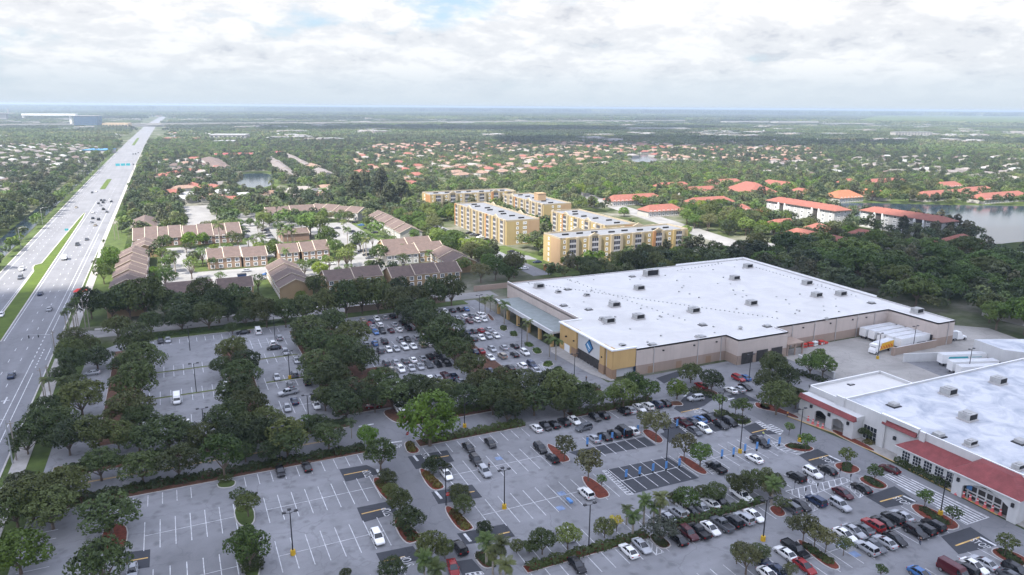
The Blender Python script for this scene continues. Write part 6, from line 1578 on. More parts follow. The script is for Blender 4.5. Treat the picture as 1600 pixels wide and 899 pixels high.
tr = thing('tractor_unit', 'white tractor unit poking out behind the warehouse dock end', 'truck', (*g(1497, 527, 1), .07), R(-12))
b = MB(); cab(b, -1.5, 1.0, 1.2, 3.2); b.loft([[(1.0, -.95, .5), (2.9, -.85, .5), (2.9, .85, .5), (1.0, .95, .5)], [(1.0, -.95, 1.6), (2.8, -.8, 1.4), (2.8, .8, 1.4), (1.0, .95, 1.6)]]); b.build('cab', mt['white'], tr)
b = MB(); b.box(-5.5, -1.7, -1.2, 1.2, .9, 3.5, 0, True); b.build('sleeper', mt['trailer_roof'], tr); b = MB(); b.poly([(.85, -1.0, 1.7), (.85, 1.0, 1.7), (.15, .95, 2.9), (.15, -.95, 2.9)]); b.build('windscreen', mt['car_glass'], tr)
for yy in (-1, 1):
    for xx in (2.0, -2.4, -3.7): q = link('wheel', CM['p']['wheel'], tr, (xx, yy, .5), math.pi / 2); q.scale = (2, 1.3, 1.3)
bt = thing('box_truck', 'white flatbed box truck on the highway beside the median', 'truck', (*g(101, 402, 1.2), .06), R(90), HG)
b = MB(); b.box(-4.2, .2, -1.2, 1.2, .9, 2.6, 0, True, 1); b.build('box', [mt['white'], mt['trailer_roof']], bt); b = MB(); cab(b, .4, 2.3, 1.1, 2.3); b.build('cab', mt['white'], bt); b = MB(); b.poly([(2.0, -.9, 1.55), (2.0, .9, 1.55), (1.62, .85, 2.2), (1.62, -.85, 2.2)]); b.build('windscreen', mt['car_glass'], bt)
for yy in (-1, 1):
    for xx in (1.4, -2.8): q = link('wheel', CM['p']['wheel'], bt, (xx, yy, .45), math.pi / 2); q.scale = (2, 1.2, 1.2)
# ------------------------------------------------------------------ lamps, signs, posts, people
def lot_lamp(px, py, label, h=8.6, base=True, heads=2):
    p = g(px, py); t = thing('parking_lamp', label, 'lamp post', (p.x, p.y, .04), 0, 'dark lamp posts in the car parks')
    b = MB(); b.rod((0, 0, .9 if base else 0), (0, 0, h), .13, .09, 8); b.build('pole', mt['dark_metal'], t)
    if base: b = MB(); b.rod((0, 0, 0), (0, 0, .95), .48, .44, 14); b.build('base', mt['yellow_base'], t)
    for s in ((-1, 1) if heads == 2 else (-1, 1, 0)):
        b = MB(); d = (s, .15) if s else (0, 1); b.rod((0, 0, h - .1), (d[0] * .75, d[1] * .75, h), .05, .05, 6); b.box(d[0] * 1.05 - .34, d[0] * 1.05 + .34, d[1] - .26, d[1] + .26, h - .02, h + .2, 0, True); b.build('lamp_head', mt['dark_metal'], t)
for px, py, lab, ba, hd in ((788, 795, 'dark lamp post with yellow base alone in the middle lot', 1, 3), (458, 867, 'dark lamp post with yellow base in the empty near lot', 1, 3), (438, 722, 'lamp post with yellow base in the hedge by two black cars', 1, 2),
        (1156, 708, 'lamp post with yellow base among the blue pickup posts', 1, 2), (1041, 724, 'lamp post standing on the dark asphalt bays', 0, 2), (1469, 805, 'lamp post with yellow base on the mulch island before the entrance', 1, 2),
        (1249, 690, 'lamp post with yellow base on the island before the arched porch', 1, 2), (307, 613, 'lamp post on the second grass strip of the far lot', 0, 2), (321, 690, 'lamp post between oaks at the near end of the far lot', 0, 2),
        (453, 592, 'lamp post with yellow foot on the tree-side grass strip', 1, 2), (483, 667, 'lamp post at the near corner of the far lot', 0, 2), (297, 548, 'lamp post at the first grass strip of the far lot', 0, 2), (430, 532, 'lamp post beside the silver SUV in the far lot', 0, 2),
        (1192, 845, 'lamp post with yellow base between white and red saloons', 1, 2), (920, 853, 'lamp post in the middle hedge', 0, 2), (897, 596, 'lamp post before the store entrance corner', 0, 2), (1371, 561, 'lamp post with yellow foot at the screen wall', 1, 2),
        (1426, 548, 'second lamp post along the screen wall', 0, 2), (815, 545, 'lamp post among the palms before the store canopy', 0, 2), (749, 495, 'lamp post at the top of the packed lot', 0, 2), (592, 570, 'lamp post at the corner of the packed lot', 0, 2),
        (1170, 597, 'lamp post beside the red SUV by the yard', 0, 2), (1126, 662, 'lamp post near the end of the long hedge', 0, 2), (726, 668, 'lamp post with yellow foot under the bright green tree', 1, 2), (697, 790, 'lamp post on the aisle beside the shrub island', 0, 2), (1512, 587, 'lamp post on the dock ramp', 0, 2)):
    lot_lamp(px, py, lab, 8.6, ba, hd)
# blue posts of the collection bays
n_ = 0
pk = [(800, 674, 4, [(470, 95), (550, 78), (625, 62), (705, 40), (785, 15), (712, 300), (797, 282), (880, 262), (962, 247), (1045, 228), (1030, -20)]), (1020, 640, 8, [(860, 615), (1005, 590), (1148, 545), (1297, 520), (1440, 480), (1578, 455)])]
for (ox, oy, s, l), d in zip(pk, ('on the dark-surfaced collection bays', 'on the pale collection bays')):
    ps = sorted([g(ox + a / s, oy + b_ / s) for a, b_ in l], key=lambda p: p.x)
    for i, p in enumerate(ps):
        t = thing('pickup_post', 'blue marker post ' + d + ', ' + ordinal(i) + ' from the sparse lot', 'sign post', (p.x, p.y, .05), 0, 'blue collection posts')
        b = MB(); b.rod((0, 0, 0), (0, 0, 2.2), .05, .05, 6); b.build('post', mt['dark_metal'], t); b = MB(); b.box(-.3, .3, -.05, .05, .55, 2.3, 0, True); b.build('panel', mt['blue_sign'], t); b = MB(); b.rod((0, 0, 0), (0, 0, .45), .24, .2, 10); b.build('foot', mt['black'], t)
# red bollards before the supermarket
for grp, lst, d in (('faded red bollards by the main entrance', [(1400, 680, 6.915, a, b_) for a, b_ in ((650, 640), (728, 665), (798, 700), (875, 740), (957, 780), (1040, 818), (1125, 858))], 'along the main entrance kerb'),
                    ('faded red bollards by the arched porch', [(1240, 610, 8.17, a, b_) for a, b_ in ((185, 385), (245, 425), (308, 455), (370, 480))], 'before the arched porch')):
    for i, (ox, oy, s, a, b_) in enumerate(lst):
        p = g(ox + a / s, oy + b_ / s, .2); t = thing('bollard', 'faded red bollard ' + d + ', ' + ordinal(i) + ' from the warehouse side', 'bollard', (p.x, p.y, .14), 0, grp)
        b = MB(); b.rod((0, 0, 0), (0, 0, .25), .42, .36, 10); b.rod((0, 0, .25), (0, 0, 1.25), .24, .18, 10); b.build('body', mt['pink_red'], t); b = MB(); b.rod((0, 0, .8), (0, 0, .98), .235, .225, 10, cap=False); b.build('band', mt['white'], t)
def stop_sign(px, py, label, rz):
    p = g(px, py); t = thing('stop_sign', label, 'road sign', (p.x, p.y, .1), rz, 'red octagonal stop signs')
    b = MB(); b.rod((0, 0, 0), (0, 0, 3.0), .045, .045, 6); b.build('post', mt['steel'], t)
    b = MB(); o = [(.46 * math.cos(math.pi / 8 + k * math.pi / 4), .46 * math.sin(math.pi / 8 + k * math.pi / 4)) for k in range(8)]
    b.poly([(x, -.06, 2.55 + z) for x, z in o], 0); b.poly([(x, -.03, 2.55 + z) for x, z in o][::-1], 1); pn = b.build('panel', [mt['red_paint'], mt['steel']], t)
    cu = bpy.data.curves.new('lettering', 'FONT'); cu.body = 'STOP'; cu.align_x = 'CENTER'; cu.align_y = 'CENTER'; cu.size = .34
    cu.materials.append(mt['white']); qq = bpy.data.objects.new('lettering', cu); q = link('lettering', bpy.data.meshes.new_from_object(qq), pn, (0, -.07, 2.55)); bpy.data.objects.remove(qq); q.rotation_euler = (math.pi / 2, 0, 0)
stop_sign(637, 693, 'red stop sign beside the bright green tree at the junction', R(20)); stop_sign(700, 790, 'stop sign on the shrub island beside the aisle', R(0)); stop_sign(1408, 712, 'sign post at the walk before the window wing', R(-60))
# people
mt['skin'] = mat('skin', (0.35, 0.21, 0.15), .6, 0.0)
def person(label, px, py, shirt, trousers, rz, walk=.25, z=.06):
    p = g(px, py); t = thing('person', label, 'person', (p.x, p.y, z), rz, None)
    def skin(name, verts, edges, rad, m, parent):
        me = bpy.data.meshes.new(name); me.from_pydata(verts, edges, []); me.materials.append(m); o = link(name, me, parent)
        sk = o.modifiers.new('skin', 'SKIN'); sk.use_smooth_shade = True
        for d, r_ in zip(me.skin_vertices[0].data, rad): d.radius = (r_, r_)
        me.skin_vertices[0].data[0].use_root = True
        sb_ = o.modifiers.new('subd', 'SUBSURF'); sb_.levels = 1; sb_.render_levels = 1
        return o
    w = walk
    V = [(0, 0, .95), (0, 0, 1.2), (0, 0, 1.42), (0, .01, 1.5), (0, .03, 1.6), (0, .03, 1.72), (-.1, 0, .9), (-.11, w * .5, .5), (-.11, w * .9, .08), (-.11, w * .9 + .14, .04), (.1, 0, .9), (.11, -w * .3, .5), (.11, -w, .09), (.11, -w + .14, .04),
         (-.2, 0, 1.38), (-.25, -w * .3, 1.12), (-.24, -w * .2 + .08, .88), (.2, 0, 1.38), (.25, w * .3, 1.12), (.24, w * .4 + .1, .88)]
    E_ = [(0, 1), (1, 2), (2, 3), (3, 4), (4, 5), (0, 6), (6, 7), (7, 8), (8, 9), (0, 10), (10, 11), (11, 12), (12, 13), (2, 14), (14, 15), (15, 16), (2, 17), (17, 18), (18, 19)]
    rd = [.14, .14, .13, .055, .095, .075, .085, .06, .045, .04, .085, .06, .045, .04, .06, .045, .035, .06, .045, .035]
    skin('body', V, E_, rd, mt['skin'], t)
    skin('shirt', [V[0], V[1], V[2], V[14], V[15], V[17], V[18]], [(0, 1), (1, 2), (2, 3), (3, 4), (2, 5), (5, 6)], [.165, .17, .15, .085, .07, .085, .07], mat('shirt', shirt, .8, 0.0), t)
    skin('trousers', [(0, 0, .97), V[6], V[7], V[8], V[10], V[11], V[12]], [(0, 1), (1, 2), (2, 3), (0, 4), (4, 5), (5, 6)], [.16, .105, .085, .07, .105, .085, .07], mat('trousers', trousers, .8, 0.0), t)
    skin('hair', [(0, .0, 1.66), (0, .0, 1.76)], [(0, 1)], [.1, .085], mat('hair', (.02, .014, .01), .8, 0.0), t)
person('person in dark clothes walking behind the two dark SUVs near the entrance', 1437, 852, (.02, .02, .025), (.03, .04, .07), R(-60)); person('person in dark clothes standing on the walk by the window wing', 1406, 710, (.02, .02, .02), (.02, .02, .025), R(30), .1, .2)
person('person in a pale yellow vest beside the pickup posts', 1192, 684, (.55, .7, .2), (.03, .05, .12), R(90), .15); person('person in orange standing at the kerb under the dark trees', 1230, 652, (.7, .3, .04), (.05, .05, .06), R(180), .1)
person('person in black beside the post at the store corner', 916, 596, (.015, .015, .018), (.02, .02, .03), R(0), .12); person('person in dark clothes at the open car by the accessible bay', 764, 734, (.02, .04, .07), (.03, .03, .04), R(120), .12)
# street lamps along the highway
def highway_lamp(px, py, label, side=1, h=11.5):
    p = g(px, py); t = thing('street_lamp', label, 'street lamp', (p.x, p.y, 0), 0, 'street lamps along the highway')
    b = MB(); b.rod((0, 0, 0), (0, 0, h), .15, .09, 8); b.build('pole', mt['steel'], t)
    b = MB(); b.rod((0, 0, h - .2), (side * 1.8, 0, h + .35), .06, .05, 6, cap=False); b.rod((side * 1.8, 0, h + .35), (side * 3.6, 0, h + .45), .05, .045, 6); b.build('arm', mt['steel'], t)
    b = MB(); b.loft([[(side * 3.4, -.16, h + .36), (side * 4.3, -.12, h + .36), (side * 4.3, .12, h + .36), (side * 3.4, .16, h + .36)], [(side * 3.4, -.12, h + .5), (side * 4.2, -.08, h + .48), (side * 4.2, .08, h + .48), (side * 3.4, .12, h + .5)]]); b.build('lamp_head', mt['unit'], t)
for px, py, lab, sd in ((33, 388, 'steel street lamp nearest on the canal bank', 1), (67, 352, 'second street lamp along the canal bank', 1), (123, 290, 'third street lamp along the canal bank', 1), (133, 285, 'fourth street lamp along the canal bank', 1), (143, 276, 'fifth street lamp along the canal bank', 1),
        (155, 268, 'sixth street lamp along the canal bank', 1), (178, 232, 'street lamp far up the canal bank', 1), (202, 224, 'street lamp near the gantry', -1), (208, 250, 'street lamp on the verge past the queue', -1), (228, 250, 'street lamp beside the far verge trees', -1), (118, 500, 'street lamp at the service road corner', -1)):
    highway_lamp(px, py, lab, sd)
t = thing('signal_lamp', 'steel mast with a long lamp arm at the near verge', 'street lamp', (*g(20, 725), 0)); b = MB(); b.rod((0, 0, 0), (0, 0, 11), .18, .1, 8); b.build('pole', mt['steel'], t); b = MB(); b.rod((0, 0, 10.9), (-3.2, 1.0, 11.4), .07, .05, 6); b.box(-4.1, -3.1, .85, 1.2, 11.3, 11.48, 0, True); b.build('arm', mt['steel'], t)
t = thing('signal_mast', 'slim signal mast with an arm over the junction lanes', 'signal', (*g(84, 553), 0)); b = MB(); b.rod((0, 0, 0), (0, 0, 8), .16, .1, 8); b.rod((0, 0, 6.6), (-6.5, .5, 7.2), .09, .05, 6); b.build('mast', mt['steel'], t)
for k in range(2): b = MB(); b.box(-6.3 + k * 2.6, -6.0 + k * 2.6, .3, .6, 6.0, 7.0, 0, True); b.build('signal_head', mt['dark_metal'], t)
for px, py, h, lab in ((120, 513, 12, 'pale utility pole nearest the service road corner'), (134, 514, 11, 'second pale utility pole by the service road corner'), (140, 515, 9, 'shorter utility pole by the service road corner'), (69, 622, 9, 'grey utility pole on the near verge'), (78, 612, 8, 'short grey pole beside the grey utility pole'),
                     (86, 548, 7, 'thick dark post at the junction'), (26, 720, 10, 'grey pole beside the lamp mast'), (180, 375, 11, 'utility pole on the verge before the stepped town houses'), (186, 375, 10, 'second utility pole on the verge before the stepped town houses')):
    p = g(px, py); t = thing('utility_pole', lab, 'utility pole', (p.x, p.y, 0), 0, 'utility poles by the highway'); b = MB(); b.rod((0, 0, 0), (0, 0, h), .17, .11, 8); b.build('pole', mt['wood_pole'], t); b = MB(); b.box(-.7, .7, -.06, .06, h - .8, h - .66, 0, True); b.build('crossarm', mt['wood_pole'], t)
t = thing('bus_shelter', 'small red-roofed bus shelter beside the highway walk', 'shelter', (*g(127, 464), .1)); b = MB()
for x in (-2, 2):
    for y in (-1.2, 1.2): b.rod((x, y, 0), (x, y, 2.5), .07, .07, 6)
o = b.build('frame', mt['steel'], t); b = MB(); b.loft([[(-2.6, -1.8, 2.5), (2.6, -1.8, 2.5), (2.6, 1.8, 2.5), (-2.6, 1.8, 2.5)], [(-1.2, -.1, 3.6), (1.2, -.1, 3.6), (1.2, .1, 3.6), (-1.2, .1, 3.6)]]); b.build('roof', mt['red_paint'], t); b = MB(); b.box(-1.6, 1.6, .7, 1.1, .42, .5, 0, True); b.build('bench', mt['steel'], t)
t = thing('gantry', 'teal sign gantry over the highway', 'gantry', (-49, 1010, 0)); b = MB(); b.rod((10, 0, 0), (10, 0, 8.5), .3, .2, 8); b.rod((10, 0, 8), (-9, 0, 8), .2, .15, 8); b.build('mast', mt['steel'], t)
for k in range(3): b = MB(); b.box(-8.5 + k * 5.6, -3.9 + k * 5.6, -.2, .0, 6.6, 9.4, 0, True); b.build('sign_panel', mt['teal'], t)
t = thing('median_sign', 'small teal sign on the grass median', 'sign', (*g(105, 366), .2)); b = MB(); b.rod((0, 0, 0), (0, 0, 3), .08, .08, 6); b.build('post', mt['steel'], t); b = MB(); b.box(-1.0, 1.0, -.06, .06, 2.0, 3.3, 0, True); b.build('panel', mt['teal'], t)
t = thing('trolley_shelter', 'blue-topped trolley rack standing in the pale stalls', 'trolley rack', (*g(884, 782), .05)); b = MB()
for s in (-.8, .8):
    b.rod((s, -2.8, .05), (s, 2.8, .05), .03, .03, 5); b.rod((s, -2.8, 1.0), (s, 2.8, 1.0), .03, .03, 5)
    for y in (-2.8, 0, 2.8): b.rod((s, y, 0), (s, y, 1.05), .03, .03, 5)
b.build('rail_frame', mt['steel'], t); b = MB()
for k in range(4): b.loft([[(-.3, -2.4 + k * .4, .5), (.3, -2.4 + k * .4, .5), (.3, -1.8 + k * .4, .55), (-.3, -1.8 + k * .4, .55)], [(-.36, -2.5 + k * .4, 1.0), (.36, -2.5 + k * .4, 1.0), (.34, -1.75 + k * .4, .9), (-.34, -1.75 + k * .4, .9)]])
o = b.build('nested_trolley', mt['blue_sign'], t); o['kind'] = 'stuff'
for i, (px, py, lab, c) in enumerate(((1228, 531, 'stack of red and white pallets first along the warehouse wall', 'red_paint'), (1236, 529, 'second stack of red pallets along the warehouse wall', 'red_paint'), (1244, 528, 'pale stack of crates beside the red pallets', 'white'), (1252, 526, 'red pallet stack near the grey bin', 'red_paint'), (1262, 526, 'last low stack of red pallets at the yard wall', 'red_paint'), (1268, 531, 'low pale bin at the end of the pallet stacks', 'white'))):
    p = g(px, py, .5); t = thing('pallet_stack', lab, 'pallet stack', (p.x, min(p.y, 171.4), .07), rng.uniform(-.2, .2), 'pallet stacks at the yard wall')
    n = 6 if i < 4 else 3
    for k in range(n): b = MB(); b.box(-.9, .9, -.6, .6, k * .28, k * .28 + .2, 0, True); b.build('pallet', mt[c if k % 3 else 'wood_pole'], t)
for px, py, lab in ((1443, 541, 'dark blue skip in front of the screen wall'), (1456, 537, 'second dark blue skip in front of the screen wall'), (378, 432, 'dark skip in the town house court')):
    p = g(px, py, .6); t = thing('skip', lab, 'skip', (p.x, p.y, .08), 0, 'rubbish skips'); b = MB(); b.loft([[(-1.8, -.9, .15), (1.8, -.9, .15), (1.8, .9, .15), (-1.8, .9, .15)], [(-2.1, -1.05, 1.5), (2.1, -1.05, 1.5), (2.1, 1.05, 1.7), (-2.1, 1.05, 1.7)]]); b.build('body', mat('skip_blue', (.02, .04, .10), .6, .15, 1), t); b = MB(); b.box(-2.1, 2.1, -1.1, 1.1, 1.7, 1.78, 0, True); b.build('lid', mt['black'], t)
t = thing('blue_canopy', 'folded blue canopy leaning by the warehouse wall', 'canopy', (*g(991, 581), .05)); b = MB(); b.loft([[(-.9, -.3, 0), (.9, -.3, 0), (.9, .5, 0), (-.9, .5, 0)], [(-.3, 0, 3.0), (.3, 0, 3.0), (.3, .2, 3.0), (-.3, .2, 3.0)]]); b.build('cover', mt['blue_sign'], t); b = MB(); b.rod((0, .1, 2.9), (0, .1, 3.5), .06, .04, 6); b.build('pole', mt['steel'], t)
t = thing('litter_bin', 'black litter bin at the main entrance kerb', 'bin', (*g(1570, 803), .14)); b = MB(); b.rod((0, 0, 0), (0, 0, 1.1), .35, .38, 12); b.build('body', mt['black'], t); b = MB(); b.rod((0, 0, 1.1), (0, 0, 1.25), .4, .2, 12); b.build('lid', mt['dark_metal'], t)
# posts round the striped crossing
for i, (a, b_) in enumerate(((490, 520), (640, 440), (858, 425), (990, 395), (1052, 370), (1185, 440), (770, 560), (620, 620))):
    p = g(1180 + a / 8, 700 + b_ / 8); t = thing('slim_post', 'slim dark sign post around the striped crossing, ' + ordinal(i), 'sign post', (p.x, p.y, .05), 0, 'slim posts round the striped crossing')
    b = MB(); b.rod((0, 0, 0), (0, 0, 1.9), .04, .04, 6); b.build('post', mt['dark_metal'], t); b = MB(); b.box(-.2, .2, -.03, .03, 1.5, 2.2, 0, True); b.build('panel', mt['dark_metal'], t)
    t['label'] = ['slim dark post nearest the fan palm at the striped crossing', 'slim dark post behind the black SUV at the crossing', 'slim dark post beside the white SUV at the crossing', 'slim dark post midway along the striped crossing', 'slim dark post before the black saloon at the crossing',
                  'slim dark post at the mulch island end of the crossing', 'slim dark post above the navy SUV at the crossing', 'slim dark post at the corner of the navy SUV bay'][i]
# ------------------------------------------------------------------ trees, one by one
OG = 'oaks of the car parks'
tree_rows('in the belt beside the highway verge', OG, 0, 480, 4, [(455, 185, 70), (440, 265, 80), (560, 225, 55), (440, 335, 95), (600, 300, 85), (390, 410, 80), (470, 480, 80), (500, 560, 125), (300, 640, 105), (250, 745, 125), (370, 690, 100), (420, 800, 130), (160, 820, 105), (580, 800, 120)], 'y', ('access road', 'service road'))
tree_rows("in the sparse lot's first column", OG, 0, 480, 4, [(850, 215, 105), (880, 310, 125), (770, 340, 80), (850, 470, 140), (800, 615, 140), (870, 690, 100)], 'y', ('access road', 'service road'))
tree_rows("in the sparse lot's second column", OG, 0, 480, 4, [(1450, 265, 95), (1530, 345, 95), (1500, 400, 115), (1385, 375, 70), (1470, 525, 115), (1560, 610, 110), (1420, 690, 140)], 'y', ('access road', 'service road'))
tree_rows('in the strip above the access road', OG, 0, 480, 4, [(730, 790, 110), (860, 800, 105), (1040, 765, 150), (1160, 800, 95), (1300, 800, 110), (1440, 815, 110), (1550, 740, 120), (1640, 800, 110)], 'x', ('highway', 'big green tree'))
tree_rows('along the hedge below the access road', OG, 0, 674, 4, [(620, 200, 115), (880, 200, 125), (1110, 185, 115), (1390, 150, 130, 'green'), (1530, 120, 75), (1700, 110, 90), (1790, 50, 120)], 'x', ('highway', 'aisle'))
tree_rows('in the near corner by the highway', OG, 0, 674, 4, [(400, 330, 145), (180, 390, 170), (310, 470, 150), (90, 470, 140), (680, 480, 165), (640, 830, 175), (130, 300, 80)], 'x', ('highway', 'lot'))
tree_px('bright', 26, 858, 45, 'yellow-green tree at the bottom corner of the photo', OG); tree_px('green', 386, 785, 21, 'green tree over the upper grass island of the near lot', OG); tree_px('green', 388, 852, 36, 'leafy tree over the lower grass strip of the near lot', OG)
tree_rows('between the far and packed lots', OG, 400, 480, 4, [(330, 120, 110), (480, 85, 95), (600, 150, 120), (400, 225, 115), (540, 255, 105), (380, 345, 105), (520, 330, 95), (660, 325, 100), (480, 440, 125), (400, 410, 90), (610, 520, 105), (560, 600, 110), (430, 560, 90), (500, 540, 100), (300, 200, 70)], 'y', ('access road', 'service road'))
tree_rows('between the packed and canopy lots', OG, 400, 480, 4, [(1100, 90, 110), (1000, 50, 90), (1170, 170, 120), (1130, 210, 90), (1240, 260, 105), (1290, 220, 70), (1340, 360, 92)], 'y', ('access road', 'boundary wall'))
tree_rows('below the packed lot', OG, 400, 480, 4, [(780, 440, 95), (850, 520, 120), (740, 560, 100), (920, 560, 80), (1000, 500, 95), (1090, 520, 100), (1180, 530, 90), (1400, 480, 105), (1530, 440, 110), (1460, 530, 95), (1300, 560, 90), (1580, 520, 95)], 'x', ('aisle', 'store'))
tree_px('bright', 671, 652, 49, 'big rounded bright green tree at the junction', OG); tree_px('bright', 574, 683, 18, 'small yellow-green tree by the STOP bar', OG); tree_px('green', 594, 708, 27, 'grey-green tree over the first shrub island of the aisle', OG)
tree_rows('along the access road before the aisle', OG, 400, 480, 4, [(60, 690, 105), (190, 800, 125), (450, 790, 100), (390, 740, 70), (330, 720, 60, 'green')], 'x', ('highway', 'aisle'))
tree_rows('in the long row hedge', OG, 800, 480, 4, [(-30, 640, 90), (-120, 590, 85), (20, 600, 90), (60, 470, 125), (140, 560, 120), (300, 520, 125), (250, 470, 90), (420, 560, 110), (330, 600, 90), (520, 560, 70, 'green'), (700, 520, 100, 'green'), (760, 480, 85, 'green'), (850, 500, 85, 'green'), (640, 540, 75, 'green'), (1035, 505, 75, 'bright')], 'x', ('big green tree', 'warehouse'))
tree_rows('at the warehouse side wall', OG, 800, 480, 4, [(1120, 410, 65), (1250, 450, 75)], 'x', ('entrance', 'yard')); tree_rows('on the grassy bed at the row end', OG, 800, 480, 4, [(1300, 585, 42, 'sapling'), (1400, 610, 40, 'sapling'), (1445, 625, 50, 'sapling')], 'x', ('hedge', 'crossing'))
tree_rows('on the islands of the upper bays', OG, 800, 480, 4, [(830, 690, 65, 'small'), (905, 725, 92, 'small'), (330, 850, 85, 'small')], 'x', ('sparse lot', 'crossing'))
tree_rows('by the arched porch', OG, 1200, 480, 4, [(50, 370, 85), (130, 430, 70), (0, 470, 80), (60, 570, 105), (180, 560, 75), (20, 330, 70), (120, 520, 70)], 'x', ('warehouse', 'porch'))
tree_rows('by the gate wall of the yard', 'trees by the yard', 1200, 480, 4, [(270, 345, 75, 'green'), (350, 350, 75, 'green'), (320, 310, 60, 'green')], 'x', ('bays', 'trucks'))
tree_rows('by the supermarket wall', 'trees by the supermarket', 1200, 480, 4, [(550, 690, 42), (545, 740, 45), (620, 780, 48), (665, 770, 42), (695, 735, 45)], 'x', ('porch', 'window wing'))
for px, py, r, lab in ((1234, 667, 9, 'young round tree on the island before the arched porch'), (1260, 687, 14, 'young tree beside the yellow lamp base near the porch'), (1323, 713, 13, 'young tree on the upper frontage island'), (1368, 738, 13, 'young tree beside the striped crossing'), (1447, 776, 14, 'young tree at the upper end of the entrance island'), (1490, 800, 14, 'young tree at the lower end of the entrance island'), (1574, 845, 18, 'young tree on the lowest frontage island')):
    tree_px('sapling', px, py, r, lab, 'young frontage trees')
tree_rows('on the middle mulch islands', OG, 800, 674, 4, [(480, 195, 95, 'small'), (560, 310, 35, 'sapling'), (1080, 95, 75, 'small'), (1180, 148, 68, 'green')], 'x', ('sparse lot', 'crossing'))
tree_rows('along the middle hedge', OG, 800, 674, 4, [(30, 720, 45), (190, 690, 85), (110, 720, 45), (350, 650, 80, 'green'), (580, 600, 70), (1090, 430, 78, 'green'), (1020, 420, 50), (1270, 380, 78), (1200, 370, 50), (1420, 320, 80), (1510, 310, 70), (1590, 285, 60), (1640, 310, 60)], 'x', ('aisle', 'crossing'))
tree_px('yellow', 964, 814, 13, 'small yellow flowering tree in the middle hedge', OG); tree_px('grey', 1034, 830, 28, 'spreading silver-leaved bush on the island below the hedge', OG)
tree_rows('beside the middle hedge', 'fan palms of the car park', 800, 674, 4, [(720, 480, 46, 'sabal'), (760, 520, 62, 'sabal'), (830, 440, 62, 'sabal'), (930, 420, 68, 'sabal'), (890, 470, 50, 'sabal')], 'x', ('aisle', 'crossing'))
tree_rows('by the near junction', 'fan palms of the car park', 400, 674, 4, [(1050, 820, 75, 'sabal'), (1120, 850, 80, 'sabal'), (1440, 670, 72, 'sabal'), (1530, 720, 80, 'sabal'), (1560, 800, 80, 'sabal'), (1480, 760, 60, 'sabal')], 'x', ('empty lot', 'middle lot'))
tree_px('sabal', 1209, 751, 17, 'fan palm beside the striped crossing', 'fan palms of the car park')
tree_rows('along the near aisle', OG, 400, 674, 4, [(820, 290, 65), (840, 370, 50), (900, 440, 78), (950, 540, 95), (1110, 210, 62), (1180, 220, 40), (1270, 385, 65), (1300, 455, 65), (1090, 720, 95), (1180, 740, 60), (850, 850, 85), (1430, 610, 50), (560, 892, 38)], 'y', ('photo edge', 'junction'))
tree_rows('on the lower mulch islands', OG, 1200, 674, 4, [(230, 590, 90, 'small'), (300, 630, 85, 'small'), (370, 670, 70, 'small'), (160, 560, 50, 'small'), (480, 700, 62, 'small'), (20, 370, 60, 'olive'), (90, 440, 55, 'small'), (710, 868, 40, 'sapling'), (-130, 790, 90, 'olive'), (-60, 750, 70, 'olive'), (-190, 760, 60, 'olive'), (140, 870, 50, 'small')], 'x', ('middle lot', 'supermarket'))
PG = 'palms before the store canopy'
for px, py, r, k, lab in ((548, 655, 11, 'royal', 'palm with yellowing fronds by the access road'), (788, 478, 10, 'royal', 'palm farthest along the store canopy row'), (824, 501, 12, 'royal', 'palm in the middle of the store canopy row'), (859, 527, 11, 'royal', 'palm before the ochre end of the canopy'), (869, 532, 11, 'royal', 'palm touching the ochre entrance wall'),
                       (758, 466, 9, 'royal', 'palm at the top of the packed lot'), (766, 464, 8, 'royal', 'second palm at the top of the packed lot'), (775, 470, 7, 'royal', 'short palm at the top of the packed lot')): tree_px(k, px, py, r, lab, PG)
tree_rows('on the service road corner', 'palms by the highway', 0, 300, 4, [(440, 690, 38, 'tall_palm'), (470, 700, 36, 'tall_palm'), (415, 720, 34, 'tall_palm'), (450, 740, 34, 'tall_palm'), (400, 755, 30, 'tall_palm')], 'x', ('highway', 'oaks'))
tree_rows('on the near verge', 'palms by the highway', 0, 480, 4, [(300, 430, 36, 'tall_palm'), (270, 455, 34, 'tall_palm'), (380, 450, 46, 'sabal'), (50, 1060, 40, 'sabal')], 'x', ('highway', 'lot'))
tree_rows('behind the service road below the town houses', 'trees behind the service road', 0, 300, 4, [(560, 690, 85), (690, 690, 90), (800, 670, 105), (900, 650, 120), (1020, 660, 95), (1150, 690, 100), (1270, 660, 90), (1360, 690, 105), (1480, 670, 100), (1580, 690, 90)], 'x', ('highway', 'blank gable'), hs=1.2)
tree_rows('between the service road and the sparse lot', 'trees before the service road', 0, 300, 4, [(730, 835, 80), (940, 825, 75), (1130, 780, 95), (1300, 775, 90), (1420, 740, 65), (1530, 780, 60), (1450, 850, 40)], 'x', ('highway', 'packed lot'))
tree_rows('behind the packed lot wall', 'trees behind the service road', 400, 300, 4, [(60, 740, 85), (180, 745, 80), (300, 720, 85), (430, 690, 90), (560, 660, 100), (660, 640, 95), (760, 640, 95), (880, 680, 85), (900, 620, 80), (1000, 640, 85), (1110, 620, 85), (1220, 610, 80), (940, 720, 80), (1050, 730, 90)], 'x', ('highway', 'store'), hs=1.25)
TG = 'trees in the town house courts'
s_ = 1348 / 240
